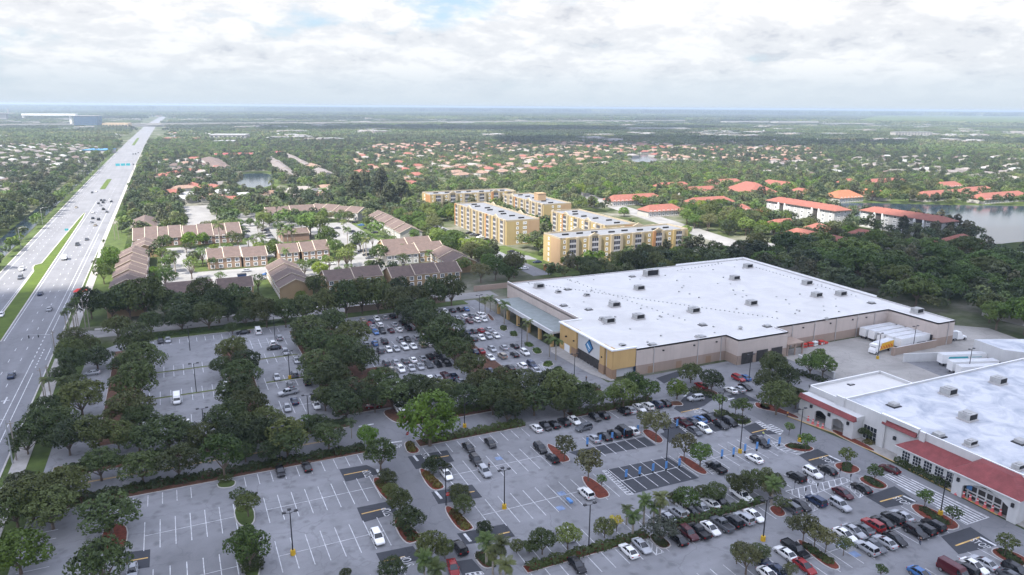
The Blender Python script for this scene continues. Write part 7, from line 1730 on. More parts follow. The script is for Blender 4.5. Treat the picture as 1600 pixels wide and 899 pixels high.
tree_rows('in the inner town house court', TG, 370, 310, s_, [(225, 190, 65, 'green'), (640, 200, 110, 'green'), (720, 240, 85, 'green'), (560, 185, 65, 'green'), (800, 340, 85, 'green'), (860, 430, 75, 'green'), (960, 480, 95, 'sparse'), (1080, 360, 85, 'green'), (1190, 360, 50, 'sparse'), (1250, 480, 80, 'green'), (335, 440, 85, 'bright'), (725, 610, 85, 'bright')], 'x', ('highway', 'woodland'))
tree_rows('in front of the shaded town houses', TG, 370, 310, s_, [(180, 700, 75, 'sparse'), (690, 770, 95, 'green'), (560, 860, 55, 'bright'), (570, 560, 55, 'sparse'), (890, 625, 45, 'sparse'), (980, 600, 55, 'sparse'), (150, 380, 45, 'sparse'), (40, 265, 55, 'sparse'), (1140, 205, 38, 'bright'), (1000, 500, 60, 'sparse')], 'x', ('highway', 'woodland'))
tree_rows('behind the white and peach block', 'palms in the town house courts', 370, 310, s_, [(400, 260, 48, 'royal'), (440, 280, 48, 'royal'), (480, 260, 44, 'royal'), (380, 300, 42, 'royal'), (500, 300, 40, 'royal'), (350, 250, 40, 'royal'), (935, 215, 34, 'royal'), (230, 350, 30, 'royal')], 'x', ('highway', 'woodland'))
tree_rows('in the first town house court', TG, 150, 320, s_, [(720, 125, 85, 'oak'), (390, 205, 45, 'green'), (600, 320, 85, 'green'), (820, 315, 75, 'bright'), (940, 300, 55, 'bright'), (590, 430, 85, 'sparse'), (640, 500, 75, 'green'), (830, 530, 85, 'sparse'), (930, 440, 65, 'sparse'), (505, 585, 48, 'bright'), (610, 630, 90, 'green'), (1090, 620, 55, 'sparse'), (970, 680, 48, 'sparse'), (1240, 210, 48, 'green'), (1190, 285, 55, 'sparse')], 'x', ('highway', 'inner court'))
tree_rows('beside the stepped row', 'trees by the highway', 150, 320, s_, [(130, 440, 75, 'bright'), (110, 520, 85, 'bright'), (60, 600, 80, 'green'), (30, 500, 60, 'olive'), (290, 370, 40, 'green'), (225, 110, 50, 'green'), (220, 210, 32, 'green'), (65, 310, 22, 'sabal')], 'y', ('service road', 'queue'))
# hedges and shrubs
hedge([(-29, 160.4), (36, 158.8)], 2.4, 1.0, 'long dark hedge below the access road'); hedge([(-28, 175.4), (36, 175.4)], 2.6, .9, 'dark hedge above the access road'); hedge([(49.5, 156.0), (77, 155.5)], 2.2, 1.1, 'dark hedge beside the big bright green tree')
hedge([(91, 155.4), (116.5, 155.1)], 2.2, 1.0, 'hedge between the access road and the first parking row'); hedge([(50.8, 100.7), (76.5, 100.7)], 1.9, .75, 'low brown hedge in the middle strip near the aisle'); hedge([(82, 100.9), (106, 100.9)], 1.8, .8, 'low hedge in the middle strip under the small trees')
hedge([(-21, 274.5), (56, 274.5)], 2.5, .9, 'dark hedge along the back of the sparse lot'); hedge([(50, 169.5), (108, 169.3)], 3.0, 1.0, 'dark hedge above the access road by the packed lot')
hedge([g(1002 + .0, 640), g(1175, 658)], 2.6, .8, 'thick low hedge on the grassy bed below the saplings') if False else None
pa, pb = g(1120, 648), g(1168, 662); hedge([pa, pb], 3.2, .9, 'thick low hedge on the grassy bed below the saplings')
pa, pb = g(1078, 610), g(1118, 622); hedge([pa, pb], 2.2, .6, 'low dark planting on the bed behind the red saloon')
pa, pb = g(1420, 735), g(1488, 768); hedge([(147.1, 101), (147.0, 88)], 1.2, 1.1, 'dark hedge under the square windows of the wing')
pa, pb = g(1260, 590), g(1275, 600)
hedge([g(1225, 577), g(1290, 598)], 2.2, .9, 'dark hedge along the yard wall')
for px, py, r, lab in ((1385, 690, 2.2, 'clipped round shrub by the supermarket wall'),): p = g(px, py, .8); bush(p.x, p.y, 1.6, 1.9, lab, None, 'hedge', n=900)
p = g(1358, 690, .5); bush(p.x, p.y, 1.4, .9, 'yellow leaved shrub below the supermarket trees', None, 'croton')
def island_shrubs(ids, m, d, grp, k=4, r=1.0, h=.8):
    for ii, nm in ids:
        pl = ISLANDS[ii]; c = sum(pl, Vector((0, 0))) / len(pl)
        far = max(pl, key=lambda q: (q - c).length); ax = (far - c) * .62
        for j in range(k):
            q = c + ax * (-1 + 2 * (j + .5) / k)
            bush(q.x, q.y, r, h, ('first', 'second', 'third', 'fourth', 'fifth')[j] + ' ' + d + ' ' + nm, grp, m, n=300, z=.18)
island_shrubs([(12, 'on the first aisle island'), (15, 'on the aisle island with the lamp post'), (14, 'on the upper aisle island past the junction'), (17, 'on the island under the stop sign')], 'croton', 'yellowish shrub', 'yellowish shrubs on the aisle islands', 4, 1.1, .7)
island_shrubs([(13, 'on the island with the biggest aisle tree'), (16, 'on the near palm island')], 'hedge', 'dark shrub', 'dark shrubs on the aisle islands', 4, 1.2, .8)
island_shrubs([(27, 'on the upper palm bed'), (28, 'on the palm bed by the canopy'), (29, 'on the bed below the canopy palm'), (30, 'on the green bed beside the white SUV'), (31, 'on the twin palm bed'), (32, 'on the lowest green bed')], 'green', 'low green shrub', 'low shrubs of the palm beds', 3, 1.3, .5)
island_shrubs([(4, 'under the silver bush'), (10, 'on the long mulch island'), (8, 'on the entrance island'), (9, 'on the lowest frontage island'), (5, 'on the porch island'), (7, 'beside the crossing'), (6, 'on the upper frontage island')], 'hedge', 'dark low shrub', 'dark shrubs of the mulch islands', 4, 1.1, .6)
hedge([tuple(g(366, 774)), tuple(g(396, 782))], 2.4, 1.0, 'square clipped hedge on the upper grass island'); hedge([tuple(g(378, 838)), tuple(g(397, 898))], 3.2, 1.2, 'long clipped hedge on the lower grass strip'); hedge([tuple(g(342, 752)), tuple(g(364, 750))], 2.2, .8, 'small hedge jutting into the near lot')
# ------------------------------------------------------------------ what grows and stands farther out
FOOT = []          # oriented footprints that trees keep clear of
for o in list(bpy.data.objects):
    if o.name.split('.')[0] == 'wall' and o.parent is not None and len(o.data.vertices) > 4:
        xs = [v.co.x for v in o.data.vertices]; ys = [v.co.y for v in o.data.vertices]
        pl_ = o.parent.location; ox_, oy_ = o.location.x, o.location.y
        FOOT.append((pl_.x, pl_.y, o.parent.rotation_euler.z, min(xs) + ox_, max(xs) + ox_, min(ys) + oy_, max(ys) + oy_))
RECT = [(-80, -33, 0, 3000), (-40, 126, 277, 295), (113, 262, 20, 275), (-34, 146, 20, 277), (-8, 7, 338, 452), (6, 96, 343, 379), (86, 112, 379, 509), (42, 54, 404, 540), (6, 38, 404, 446), (8, 26, 490, 640),
        (154, 178, 300, 480), (262, 330, 318, 342), (300, 318, 340, 440), (318, 345, 420, 560), (200, 228, 366, 402), (394, 416, 290, 424), (432, 470, 350, 366)]
for pl_ in (LAKE, POND, POND_FAR):
    cxs, cys = [p[0] for p in pl_], [p[1] for p in pl_]; k_ = .955 if pl_ is not LAKE else .93
    RECT.append((min(cxs) * k_, max(cxs) * k_, min(cys) * (.93 if pl_ is not LAKE else .97), min(cys) + 20))
def inside_poly(x, y, pts):
    c = False; j = len(pts) - 1
    for i in range(len(pts)):
        a, b = pts[i], pts[j]
        if (a[1] > y) != (b[1] > y) and x < (b[0] - a[0]) * (y - a[1]) / (b[1] - a[1]) + a[0]: c = not c
        j = i
    return c
def blocked(x, y, r=2.0, foot=True, rects=True):
    for a, b, c, d in RECT if rects else ():
        if a - r * .5 < x < b + r * .5 and c - r * .5 < y < d + r * .5: return True
    for pl_ in (LAKE, POND, POND_FAR, CANAL):
        if inside_poly(x, y, pl_): return True
    if foot:
        for fx, fy, rz, a, b, c, d in FOOT:
            dx, dy = x - fx, y - fy
            if abs(dx) > 90 or abs(dy) > 90: continue
            u, v = dx * math.cos(rz) + dy * math.sin(rz), -dx * math.sin(rz) + dy * math.cos(rz)
            if a - r * .55 < u < b + r * .55 and c - r * .55 < v < d + r * .55: return True
    return False
GRID = {}
def grid_add(x, y, r): GRID.setdefault((int(x // 12), int(y // 12)), []).append((x, y, r))
for x, y, r in TREES: grid_add(x, y, r)
def crowded(x, y, r, k=.62):
    gx, gy = int(x // 12), int(y // 12)
    for i in (-1, 0, 1):
        for j in (-1, 0, 1):
            for a, b, c in GRID.get((gx + i, gy + j), ()):
                if (a - x) ** 2 + (b - y) ** 2 < ((r + c) * k) ** 2: return True
    return False
def wood(px_poly, mix, n, rr, label, group, k=.62, hs=1.0, world_poly=None, rects=True):
    poly = world_poly or [tuple(g(*p)) for p in px_poly]
    xa, xb = min(p[0] for p in poly), max(p[0] for p in poly); ya, yb = min(p[1] for p in poly), max(p[1] for p in poly)
    done = tries = 0
    while done < n and tries < n * 60:
        tries += 1
        x, y = rng.uniform(xa, xb), rng.uniform(ya, yb); r = rng.uniform(*rr)
        if not inside_poly(x, y, poly) or blocked(x, y, r, True, rects) or crowded(x, y, r, k): continue
        kd = rng.choice(mix)
        tree(kd, x, y, r * (1.0 if kd != 'pine' else .8), LOOK[kd] + ' ' + label, LOOK[kd] + ' ' + group, hs=hs); grid_add(x, y, r); done += 1
wood([(686, 334), (735, 342), (765, 365), (812, 408), (800, 448), (745, 450), (716, 425), (700, 400), (650, 372), (618, 345)], ['green', 'green', 'bright', 'green', 'olive'], 46, (4.2, 6.2), 'in the dense wood between town houses and yellow flats', 'of the wood by the flats', .55)
wood([(1240, 425), (1300, 432), (1400, 470), (1475, 500), (1500, 545), (1600, 565), (1640, 520), (1640, 430), (1500, 410), (1400, 398), (1300, 395), (1210, 392)], ['broad'], 46, (7.0, 10.5), 'in the dark belt behind the warehouse', 'of the warehouse belt', .5)
wood(None, ['oak', 'broad', 'oak'], 26, (4.5, 7.0), 'in the hedge-like belt between warehouse and flats', 'of the belt behind the warehouse', .5, world_poly=[(170, 276), (262, 276), (300, 268), (300, 312), (176, 313)])
wood([(1395, 392), (1420, 350), (1480, 352), (1590, 368), (1600, 385), (1500, 410), (1420, 410)], ['pine'], 26, (4.0, 6.0), 'by the near lake shore', 'by the lake', .5)
wood([(530, 318), (560, 300), (610, 300), (632, 318), (620, 332), (560, 335)], ['pine'], 9, (8.5, 11.0), 'in the tall clump above the town houses', 'above the town houses', .5, 1.0)
wood([(1060, 392), (1120, 372), (1200, 372), (1330, 392), (1400, 398), (1410, 372), (1340, 372), (1210, 352), (1130, 345), (1070, 350)], ['green', 'olive', 'bright', 'green', 'oak'], 46, (4.0, 6.5), 'among the red villas and pale flats', 'among the villas', .55)
wood([(880, 292), (960, 300), (1060, 320), (1150, 335), (1130, 362), (1060, 352), (960, 338), (890, 312)], ['green', 'bright', 'bright', 'olive'], 34, (4.2, 6.0), 'along the road past the flats', 'along the flats road', .55)
wood([(168, 330), (190, 250), (250, 240), (262, 300), (230, 335)], ['green', 'green', 'royal', 'olive'], 22, (3.5, 5.2), 'on the verge beside the highway queue', 'beside the highway queue', .55)
wood([(-60, 420), (-40, 330), (60, 285), (118, 268), (128, 286), (60, 342), (-10, 410)], ['green', 'green', 'olive', 'oak'], 26, (4.5, 6.5), 'on the canal bank', 'on the canal bank', .55)
wood([(235, 330), (300, 305), (420, 296), (540, 300), (545, 322), (440, 330), (300, 335)], ['green', 'green', 'bright', 'royal'], 18, (3.4, 4.8), 'in the band behind the town houses', 'behind the town houses', .55)
wood([(1316, 312), (1440, 300), (1440, 318), (1380, 316)], ['oak'], 7, (5.0, 7.5), 'in the dark clump on the far lake shore', 'on the far lake shore', .5)

wood(None, ['sparse', 'green', 'sparse', 'royal', 'bright', 'olive'], 60, (2.4, 4.0), 'dotted about the town house courts', 'dotted about the town house courts', .7, world_poly=[(-8, 335), (134, 335), (134, 500), (90, 560), (-8, 520)], rects=False)
# the rest of the tree cover: one mass, many crowns placed on points
def low_crown(name, seed, m, Rr, zc, flat, n, leaf, **kw):
    me, L = crown_mesh(name, seed, m, Rr, zc, nleaf=n, leaf=leaf, flat=flat, **kw)
    return me
def gn_scatter(name, pts, rot, scl, sources, kind_idx, label=None):
    """one object whose points carry copies of the sources' meshes"""
    me = bpy.data.meshes.new(name); n = len(pts)
    me.vertices.add(n); me.vertices.foreach_set('co', np.asarray(pts, dtype=np.float32).reshape(-1))
    for nm, tp, dat in (('spin', 'FLOAT', rot), ('size', 'FLOAT', scl), ('which', 'INT', kind_idx)):
        a = me.attributes.new(nm, tp, 'POINT'); a.data.foreach_set('value', np.asarray(dat, dtype=np.float32 if tp == 'FLOAT' else np.int32))
    o = link(name, me); o['kind'] = 'stuff'
    if label: o['label'] = label
    ng = bpy.data.node_groups.new(name + '_nodes', 'GeometryNodeTree')
    ng.interface.new_socket('Geometry', in_out='INPUT', socket_type='NodeSocketGeometry'); ng.interface.new_socket('Geometry', in_out='OUTPUT', socket_type='NodeSocketGeometry')
    gi, go_ = ng.nodes.new('NodeGroupInput'), ng.nodes.new('NodeGroupOutput'); join = ng.nodes.new('GeometryNodeJoinGeometry')
    def attr(nm, tp):
        a = ng.nodes.new('GeometryNodeInputNamedAttribute'); a.data_type = tp; a.inputs['Name'].default_value = nm; return a.outputs['Attribute']
    spin, size, which = attr('spin', 'FLOAT'), attr('size', 'FLOAT'), attr('which', 'INT')
    cx_ = ng.nodes.new('ShaderNodeCombineXYZ'); ng.links.new(spin, cx_.inputs[2]); e2r = ng.nodes.new('FunctionNodeEulerToRotation'); ng.links.new(cx_.outputs[0], e2r.inputs[0])
    for i, src in enumerate(sources):
        oi = ng.nodes.new('GeometryNodeObjectInfo'); oi.inputs['Object'].default_value = src; oi.inputs['As Instance'].default_value = True; oi.transform_space = 'ORIGINAL'
        cmp_ = ng.nodes.new('FunctionNodeCompare'); cmp_.data_type = 'INT'; cmp_.operation = 'EQUAL'
        ia = [s for s in cmp_.inputs if s.type == 'INT']; ng.links.new(which, ia[0]); ia[1].default_value = i
        ip = ng.nodes.new('GeometryNodeInstanceOnPoints')
        ng.links.new(gi.outputs[0], ip.inputs['Points']); ng.links.new(cmp_.outputs[0], ip.inputs['Selection']); ng.links.new(oi.outputs['Geometry'], ip.inputs['Instance'])
        ng.links.new(e2r.outputs[0], ip.inputs['Rotation']); ng.links.new(size, ip.inputs['Scale']); ng.links.new(ip.outputs[0], join.inputs[0])
    ng.links.new(join.outputs[0], go_.inputs[0])
    md = o.modifiers.new('scatter', 'NODES'); md.node_group = ng
    return o
fm['far'] = foliage_mat('distant_leaves', (0.045, 0.08, 0.026), (0.14, 0.20, 0.058), (0.18, 0.19, 0.075), trans=0.15, scale=.25)
fm['far_dark'] = foliage_mat('distant_dark_leaves', (0.03, 0.055, 0.025), (0.08, 0.115, 0.045), (0.10, 0.115, 0.05), trans=0.15, scale=.25)
srcs = []
for i, (m, R_, zc, fl, n, lf) in enumerate(((fm['far'], 4.6, 5.4, .8, 300, 1.25), (fm['far'], 4.2, 5.2, .9, 280, 1.2), (fm['green'], 5.2, 5.8, .7, 320, 1.35), (fm['far_dark'], 5.0, 6.2, .85, 320, 1.3), (fm['olive'], 4.4, 5.2, .75, 260, 1.25), (fm['bright'], 4.0, 5.0, .85, 260, 1.2), (fm['pine'], 4.6, 8.0, 1.4, 320, 1.4))):
    kw = dict(nl=9, gap=.1)
    if i == 6: kw.update(cone=.5, low=-.8, nl=14, lobe_r=(.22, .36))
    o = link('tree_cover_clump', low_crown('tree_cover_clump', 300 + i, m, R_, zc, fl, n, lf, **kw), None, (-110 - 9 * i, 900 + 14 * i, 0)); o['kind'] = 'stuff'; srcs.append(o)
def in_view(x, y, margin=60, z=0):
    p = to_px(x, y, z)
    return p is not None and -margin < p[0] < 1600 + margin
HOUSE_AT = []      # suburb houses, nearest first
def suburb(px_poly, dx, dy, ang, jitter, keep):
    poly = [tuple(g(*p)) for p in px_poly]; c = Vector(poly[0]); ca, sa = math.cos(ang), math.sin(ang); out = []
    for i in range(-150, 150):
        for j in range(-150, 150):
            u, v = i * dx + (dx * .5 if j % 2 else 0) + rng.uniform(-1, 1) * jitter, j * dy + rng.uniform(-1, 1) * jitter
            x, y = c.x + u * ca - v * sa, c.y + u * sa + v * ca
            if inside_poly(x, y, poly) and rng.random() < keep and in_view(x, y) and not blocked(x, y, 9): out.append((x, y, ang + rng.choice((0, math.pi / 2)) + rng.uniform(-.12, .12)))
    return out
ZONES = [
    ([(545, 285), (560, 232), (700, 224), (960, 224), (960, 262), (880, 268), (740, 288), (620, 292)], 30, 34, .35, 5, .62, 'peach_roof', 'peach roofed house among the trees beyond the tall casuarinas', 'peach roofed houses of the middle distance'),
    ([(960, 224), (1240, 224), (1300, 252), (1180, 262), (1080, 258), (960, 262)], 30, 36, .1, 5, .62, 'peach_roof', 'pale peach roofed house around the far pond', 'peach roofed houses around the far pond'),
    ([(1180, 275), (1200, 255), (1400, 246), (1640, 250), (1640, 296), (1580, 290), (1440, 280)], 32, 40, .2, 6, .5, 'grey_roof', 'pale roofed house above the lake terraces', 'pale roofed houses above the lake'),
    ([(-80, 330), (-60, 225), (60, 225), (160, 232), (130, 262), (60, 280), (0, 310)], 30, 36, .0, 5, .9, 'grey_roof', 'grey roofed bungalow across the canal', 'grey roofed bungalows across the canal'),
    ([(235, 318), (250, 300), (330, 290), (420, 296), (520, 294), (520, 310), (420, 318), (300, 316)], 24, 27, .1, 3, .95, 'mixed', 'bungalow between the pond and the town houses', 'bungalows between pond and town houses'),
    ([(235, 292), (240, 255), (320, 250), (330, 288)], 28, 30, .0, 3, .85, 'mixed', 'low house behind the highway verge trees', 'low houses behind the highway verge')]
hq = []
for zp, dx, dy, an, ji, kp, rf, lab, grp in ZONES:
    for x, y, a in suburb(zp, dx, dy, an, ji, kp): hq.append((math.hypot(x, y), x, y, a, rf, lab, grp))
hq.sort()
mt['pale_roof'] = roof_mat('pale_tiles', (0.23, 0.205, 0.185)); mt['white_roof'] = mat('white_bungalow_roof', (0.29, 0.29, 0.29), .8, .15, .4); mt['blue_tarp'] = mat('blue_tarpaulin', (0.05, 0.18, 0.36), .6, .1, .5)
def house_meshes(seed, roof, L_shape):
    r = random.Random(seed); a, b_ = r.uniform(8.5, 13), r.uniform(6, 7.8); w, rf = MB(), MB()
    def blk(x0, x1, y0, y1, e, k):
        w.box(x0, x1, y0, y1, 0, e, 0); cx_, cy_ = (x0 + x1) / 2, (y0 + y1) / 2; o = .6; hw = min(x1 - x0, y1 - y0) / 2
        A, B_, C, D = (x0 - o, y0 - o, e), (x1 + o, y0 - o, e), (x1 + o, y1 + o, e), (x0 - o, y1 + o, e)
        if x1 - x0 > y1 - y0: m0, m1 = (x0 + hw, cy_, k), (x1 - hw, cy_, k); fs = [(A, B_, m1, m0), (C, D, m0, m1), (B_, C, m1), (D, A, m0)]
        else: m0, m1 = (cx_, y0 + hw, k), (cx_, y1 - hw, k); fs = [(B_, C, m1, m0), (D, A, m0, m1), (A, B_, m0), (C, D, m1)]
        for f in fs: rf.poly(f)
    blk(-a, a, -b_, b_, 3.1, 5.6)
    if L_shape: blk(a * .1, a * .95, -b_ - 5, b_ * .5, 3.0, 5.2)
    return w.mesh('house_wall', mt['white_wall']), rf.mesh('house_roof', mt[roof])
HM = {k: [house_meshes(i * 7 + len(k), k, i % 2) for i in range(3)] for k in ('peach_roof', 'grey_roof', 'terracotta', 'pale_roof', 'brown_roof', 'white_roof')}
MIX = {'mixed': ['grey_roof', 'brown_roof', 'peach_roof', 'pale_roof', 'white_roof', 'terracotta'], 'grey_roof': ['grey_roof', 'pale_roof', 'white_roof', 'grey_roof', 'brown_roof'], 'peach_roof': ['peach_roof', 'peach_roof', 'terracotta', 'pale_roof', 'peach_roof']}
RN = {'peach_roof': 'peach', 'grey_roof': 'grey', 'terracotta': 'red', 'pale_roof': 'pale', 'brown_roof': 'brown', 'white_roof': 'white'}
hsrc, hpts = {}, []
ZL = {'peach roofed houses of the middle distance': 'roofed house in the leafy streets beyond the tall casuarinas', 'peach roofed houses around the far pond': 'roofed house in the leafy streets around the far pond', 'pale roofed houses above the lake': 'roofed house among the trees above the lake terraces',
      'grey roofed bungalows across the canal': 'roofed bungalow across the canal', 'bungalows between pond and town houses': 'roofed bungalow between the pond and the town houses', 'low houses behind the highway verge': 'roofed low house behind the highway verge trees'}
for i, (d, x, y, a, rf, lab, grp) in enumerate(hq):
    k = rng.choice(MIX[rf]); w, r_ = HM[k][i % 3]
    grid_add(x, y, 7.0); q = Vector((x, y)).normalized()
    for e_ in (10, 19, 27): grid_add(x - q.x * e_, y - q.y * e_, 5.5)
    if i < 290:
        t = thing('house', RN[k] + ' ' + ZL[grp], 'house', (x, y, 0), a, RN[k] + ' ' + ZL[grp]); link('wall', w, t); link('roof', r_, t)
    else: hpts.append((x, y, a, k))
# roads between the houses (pale threads)
# tree cover points
pts, rot, scl, wh_ = [], [], [], []
nr = np.random.default_rng(77)
tries = 0
def dens(x, y):
    v = math.sin(x * .011 + 1.3) * math.cos(y * .009) + .6 * math.sin(x * .027 - y * .021)
    return .72 + .28 * v
while len(pts) < 21000 and tries < 400000:
    tries += 1
    d = math.sqrt(rng.uniform(330 ** 2, 1750 ** 2)); th_ = YAW + rng.uniform(-R(41), R(41))
    x, y = d * math.sin(th_), d * math.cos(th_)
    if not in_view(x, y, 90): continue
    pxx, pyy = to_px(x, y); sub_ = any(inside_poly(pxx, pyy, zp[0]) for zp in ZONES); r = rng.uniform(2.1, 4.2) if sub_ else rng.uniform(2.7, 5.2)
    if rng.random() > dens(x, y) * (.42 if sub_ else 1) or blocked(x, y, r * .8) or crowded(x, y, r, .58): continue
    if -33 < x < 150 and 276 < y < 500: 
        if rng.random() > .1: continue
    if 262 < x < 345 and 300 < y < 480: continue
    grid_add(x, y, r); pts.append((x, y, 0)); rot.append(rng.uniform(0, 6.28)); scl.append(r / 4.6)
    far_ = math.sin(x * .006 + 2) * math.cos(y * .005 - 1) + rng.uniform(-.5, .5)
    wh_.append(rng.choice([0, 1, 2, 0, 1, 4, 5]) if far_ > 0 else rng.choice([0, 1, 3, 3, 3, 2, 6]))
gn_scatter('tree_cover', pts, rot, scl, srcs, wh_)
print('tree cover', len(pts), 'houses', len(hq), 'trees', len(TREES))
# still farther: patches of wood and of streets
def patch_mesh(name, seed, m, S, n, rr, nleaf, leaf):
    r = np.random.default_rng(seed); C, D, Z = [], [], []
    for _ in range(n):
        x, y = r.uniform(-S / 2, S / 2, 2); R_ = r.uniform(*rr); d = r.normal(size=(nleaf, 3)); d[:, 2] = np.abs(d[:, 2]) * 1.1 - .25; d /= np.linalg.norm(d, axis=1)[:, None]
        C.append(np.array([x, y, R_ * 1.05]) + d * np.array([R_, R_, R_ * .85]) * r.uniform(.75, 1.05, (nleaf, 1))); D.append(d + r.normal(size=d.shape) * .4)
    c, n_ = np.concatenate(C), np.concatenate(D)
    return quads_mesh(name, c, n_, leaf * r.uniform(.7, 1.3, len(c)), m, .75, seed)
def house_patch(name, seed, S, n, cols):
    r = random.Random(seed); b = MB()
    for _ in range(n):
        x, y = r.uniform(-S / 2, S / 2), r.uniform(-S / 2, S / 2); a, w = r.uniform(7, 13), r.uniform(6, 9); k = r.randrange(len(cols)); h = r.uniform(3, 4.5)
        b.box(x - a, x + a, y - w, y + w, 0, h, 0)
        b.loft([[(x - a - .5, y - w - .5, h), (x + a + .5, y - w - .5, h), (x + a + .5, y + w + .5, h), (x - a - .5, y + w + .5, h)], [(x - a * .4, y - .1, h + 2.4), (x + a * .4, y - .1, h + 2.4), (x + a * .4, y + .1, h + 2.4), (x - a * .4, y + .1, h + 2.4)]], 1 + k)
    return b.mesh(name, [mt['white_wall']] + [mt[c] for c in cols])
def put(name, me, x, y, kind='stuff'):
    o = link(name, me, None, (x, y, 0)); o['kind'] = kind; return o
wsrc = [put('distant_wood', patch_mesh('distant_wood', 500 + i, m, 92, n, (3.6, 6.2), 46, 2.6), g(450 + 140 * i, 200).x, g(500 + 160 * i, 200).y) for i, (m, n) in enumerate(((fm['far'], 78), (fm['far'], 66), (fm['far_dark'], 90), (fm['far_dark'], 70), (fm['far'], 34)))]
ssrc = [put('distant_street', house_patch('distant_street', 600 + i, 92, n, c), g(520 + 150 * i, 196).x, g(520 + 150 * i, 196).y) for i, (n, c) in enumerate(((9, ('peach_roof', 'terracotta')), (8, ('grey_roof', 'white_roof')), (3, ('white_roof', 'white_roof')), (6, ('pale_roof', 'white_roof'))))]
def sheds(seed):
    r = random.Random(seed); b = MB()
    for _ in range(5):
        x, y, a, w, h = r.uniform(-40, 40), r.uniform(-40, 40), r.uniform(10, 24), r.uniform(8, 16), r.uniform(8, 12); b.box(x - a, x + a, y - w, y + w, 0, h, r.randrange(2), top=r.randrange(2))
    return b.mesh('distant_street', [mt['white_roof'], mt['pale_roof']])
ssrc += [put('distant_street', sheds(900 + i), g(560 + 230 * i, 194).x, g(560 + 230 * i, 194).y) for i in range(2)]
def ring_scatter(r0, r1, S, big=1.0):
    out = []
    n = int(r1 / S) + 2
    for i in range(-n, n):
        for j in range(0, n):
            x, y = (i + rng.uniform(-.3, .3)) * S, (j + rng.uniform(-.3, .3)) * S; d = math.hypot(x, y)
            if r0 <= d < r1 and in_view(x, y, 130): out.append((x, y, d))
    return out
wp, wr_, wsz, wk, sp, sr_, ssz, sk = [], [], [], [], [], [], [], []
def noisy(x, y, s): return math.sin(x / s + 1.7) * math.cos(y / s * 1.3 + .4) + .5 * math.sin(x / s * 2.7 + y / s * 1.9)
for r0, r1, S, sc in ((1650, 4200, 74, 1.0), (4200, 9000, 150, 2.0), (9000, 24000, 380, 5.0)):
    for x, y, d in ring_scatter(r0, r1, S):
        hx0 = -59 + hx(y) if y < 9000 else -9e9
        if abs(x - hx0) < 28 + 46 * sc * (y < 5200): continue
        turn = abs(y - (3016 + .172 * x)) < 32 + 40 * sc
        v = noisy(x, y, 420 * sc ** .5); 
        if turn: continue
        zsc = 1.0 if sc == 1 else 1.25
        wp.append((x, y, 0)); wr_.append(rng.uniform(0, 6.28)); wsz.append(sc * rng.uniform(.9, 1.1) if sc == 1 else sc); wk.append(rng.choice([1, 4, 4, 4]) if v > -.1 else rng.choice([2, 3]))
        if rng.random() < .07: sp.append((x + 20, y - 20, 0)); sr_.append(rng.choice((0, math.pi / 2)) + .1); ssz.append(1.0 if sc == 1 else min(1.5, sc * .6)); sk.append(rng.choice((4, 5)))
        if rng.random() < (.7 if v > -.1 else .3): sp.append((x, y, 0)); sr_.append(rng.choice((0, math.pi / 2)) + .1); ssz.append(1.0 if sc == 1 else min(2.2, sc * .7)); sk.append(rng.choice([0, 0, 3, 1] if v > .5 and x > 200 else [1, 2, 3, 0]))
for x, y, a, k in hpts[:0]: pass
gn_scatter('distant_woods', wp, wr_, wsz, wsrc, wk); gn_scatter('distant_streets', sp, sr_, ssz, ssrc, sk)
print('patches', len(wp), len(sp))
if hpts:
    hs_ = [put('suburb_house', house_patch('suburb_house', 700 + i, 1.0, 1, (c,)), g(700 + 90 * i, 226).x, g(700 + 90 * i, 226).y) for i, c in enumerate(('peach_roof', 'grey_roof', 'terracotta', 'pale_roof', 'brown_roof', 'white_roof'))]
    idx = ['peach_roof', 'grey_roof', 'terracotta', 'pale_roof', 'brown_roof', 'white_roof']
    gn_scatter('suburb_houses', [(x, y, 0) for x, y, a, k in hpts], [a for *_, a, k in hpts], [1.0] * len(hpts), hs_, [idx.index(k) for *_, k in hpts])

# ------------------------------------------------------------------ landmarks of the distance
b = MB(); a0, a1 = Vector((-1400, 3016 - .172 * 1400)), Vector((5200, 3016 + .172 * 5200)); d_ = (a1 - a0).normalized(); n_ = Vector((-d_.y, d_.x))
b.prism([a0 - n_ * 11, a1 - n_ * 11, a1 + n_ * 11, a0 + n_ * 11], 0, 12); structure(b.build('raised_motorway', mt['walk']))
b = MB(); b.box(-110, -5, 2995, 3012, 5.0, 8.5, 0, True); b.box(-112, -104, 2996, 3011, 0, 5.0); b.box(-62, -58, 2996, 3011, 0, 5.0); structure(b.build('overpass', mt['white_wall']))
def flat_block(name, label, cat, px0, px1, pyb, h, depth, m='white_wall', parts=None, group=None, roof='white_roof'):
    a, c = g(px0, pyb), g(px1, pyb); d = c - a; L = d.length; t = thing(name, label, cat, (a.x, a.y, 0), math.atan2(d.y, d.x), group)
    b = MB(); b.box(0, L, 0, depth, 0, h); b.build('wall', mt[m], t)
    b = MB(); b.box(-.6, L + .6, -.6, depth + .6, h, h + .9, 0, True); b.build('roof', mt[roof], t)
    if parts:
        nx, nz = parts; wm = win_mesh(L / nx * .6, h / nz * .5, 'far%d' % px0)
        for i in range(nx):
            for k in range(nz): link('window', wm, t, ((i + .5) * L / nx, -.1, (k + .25) * h / nz))
    return t
mt['office_blue'] = mat('blue_office_glass', (0.05, 0.11, 0.19), .2, .15, .1, spec=.6); mt['sand'] = wall_mat('sand_stucco', (0.52, 0.40, 0.26))
flat_block('office_building', 'blue glass office block left of the far highway', 'office', 117, 153, 201, 40, 60, 'office_blue', (9, 6))
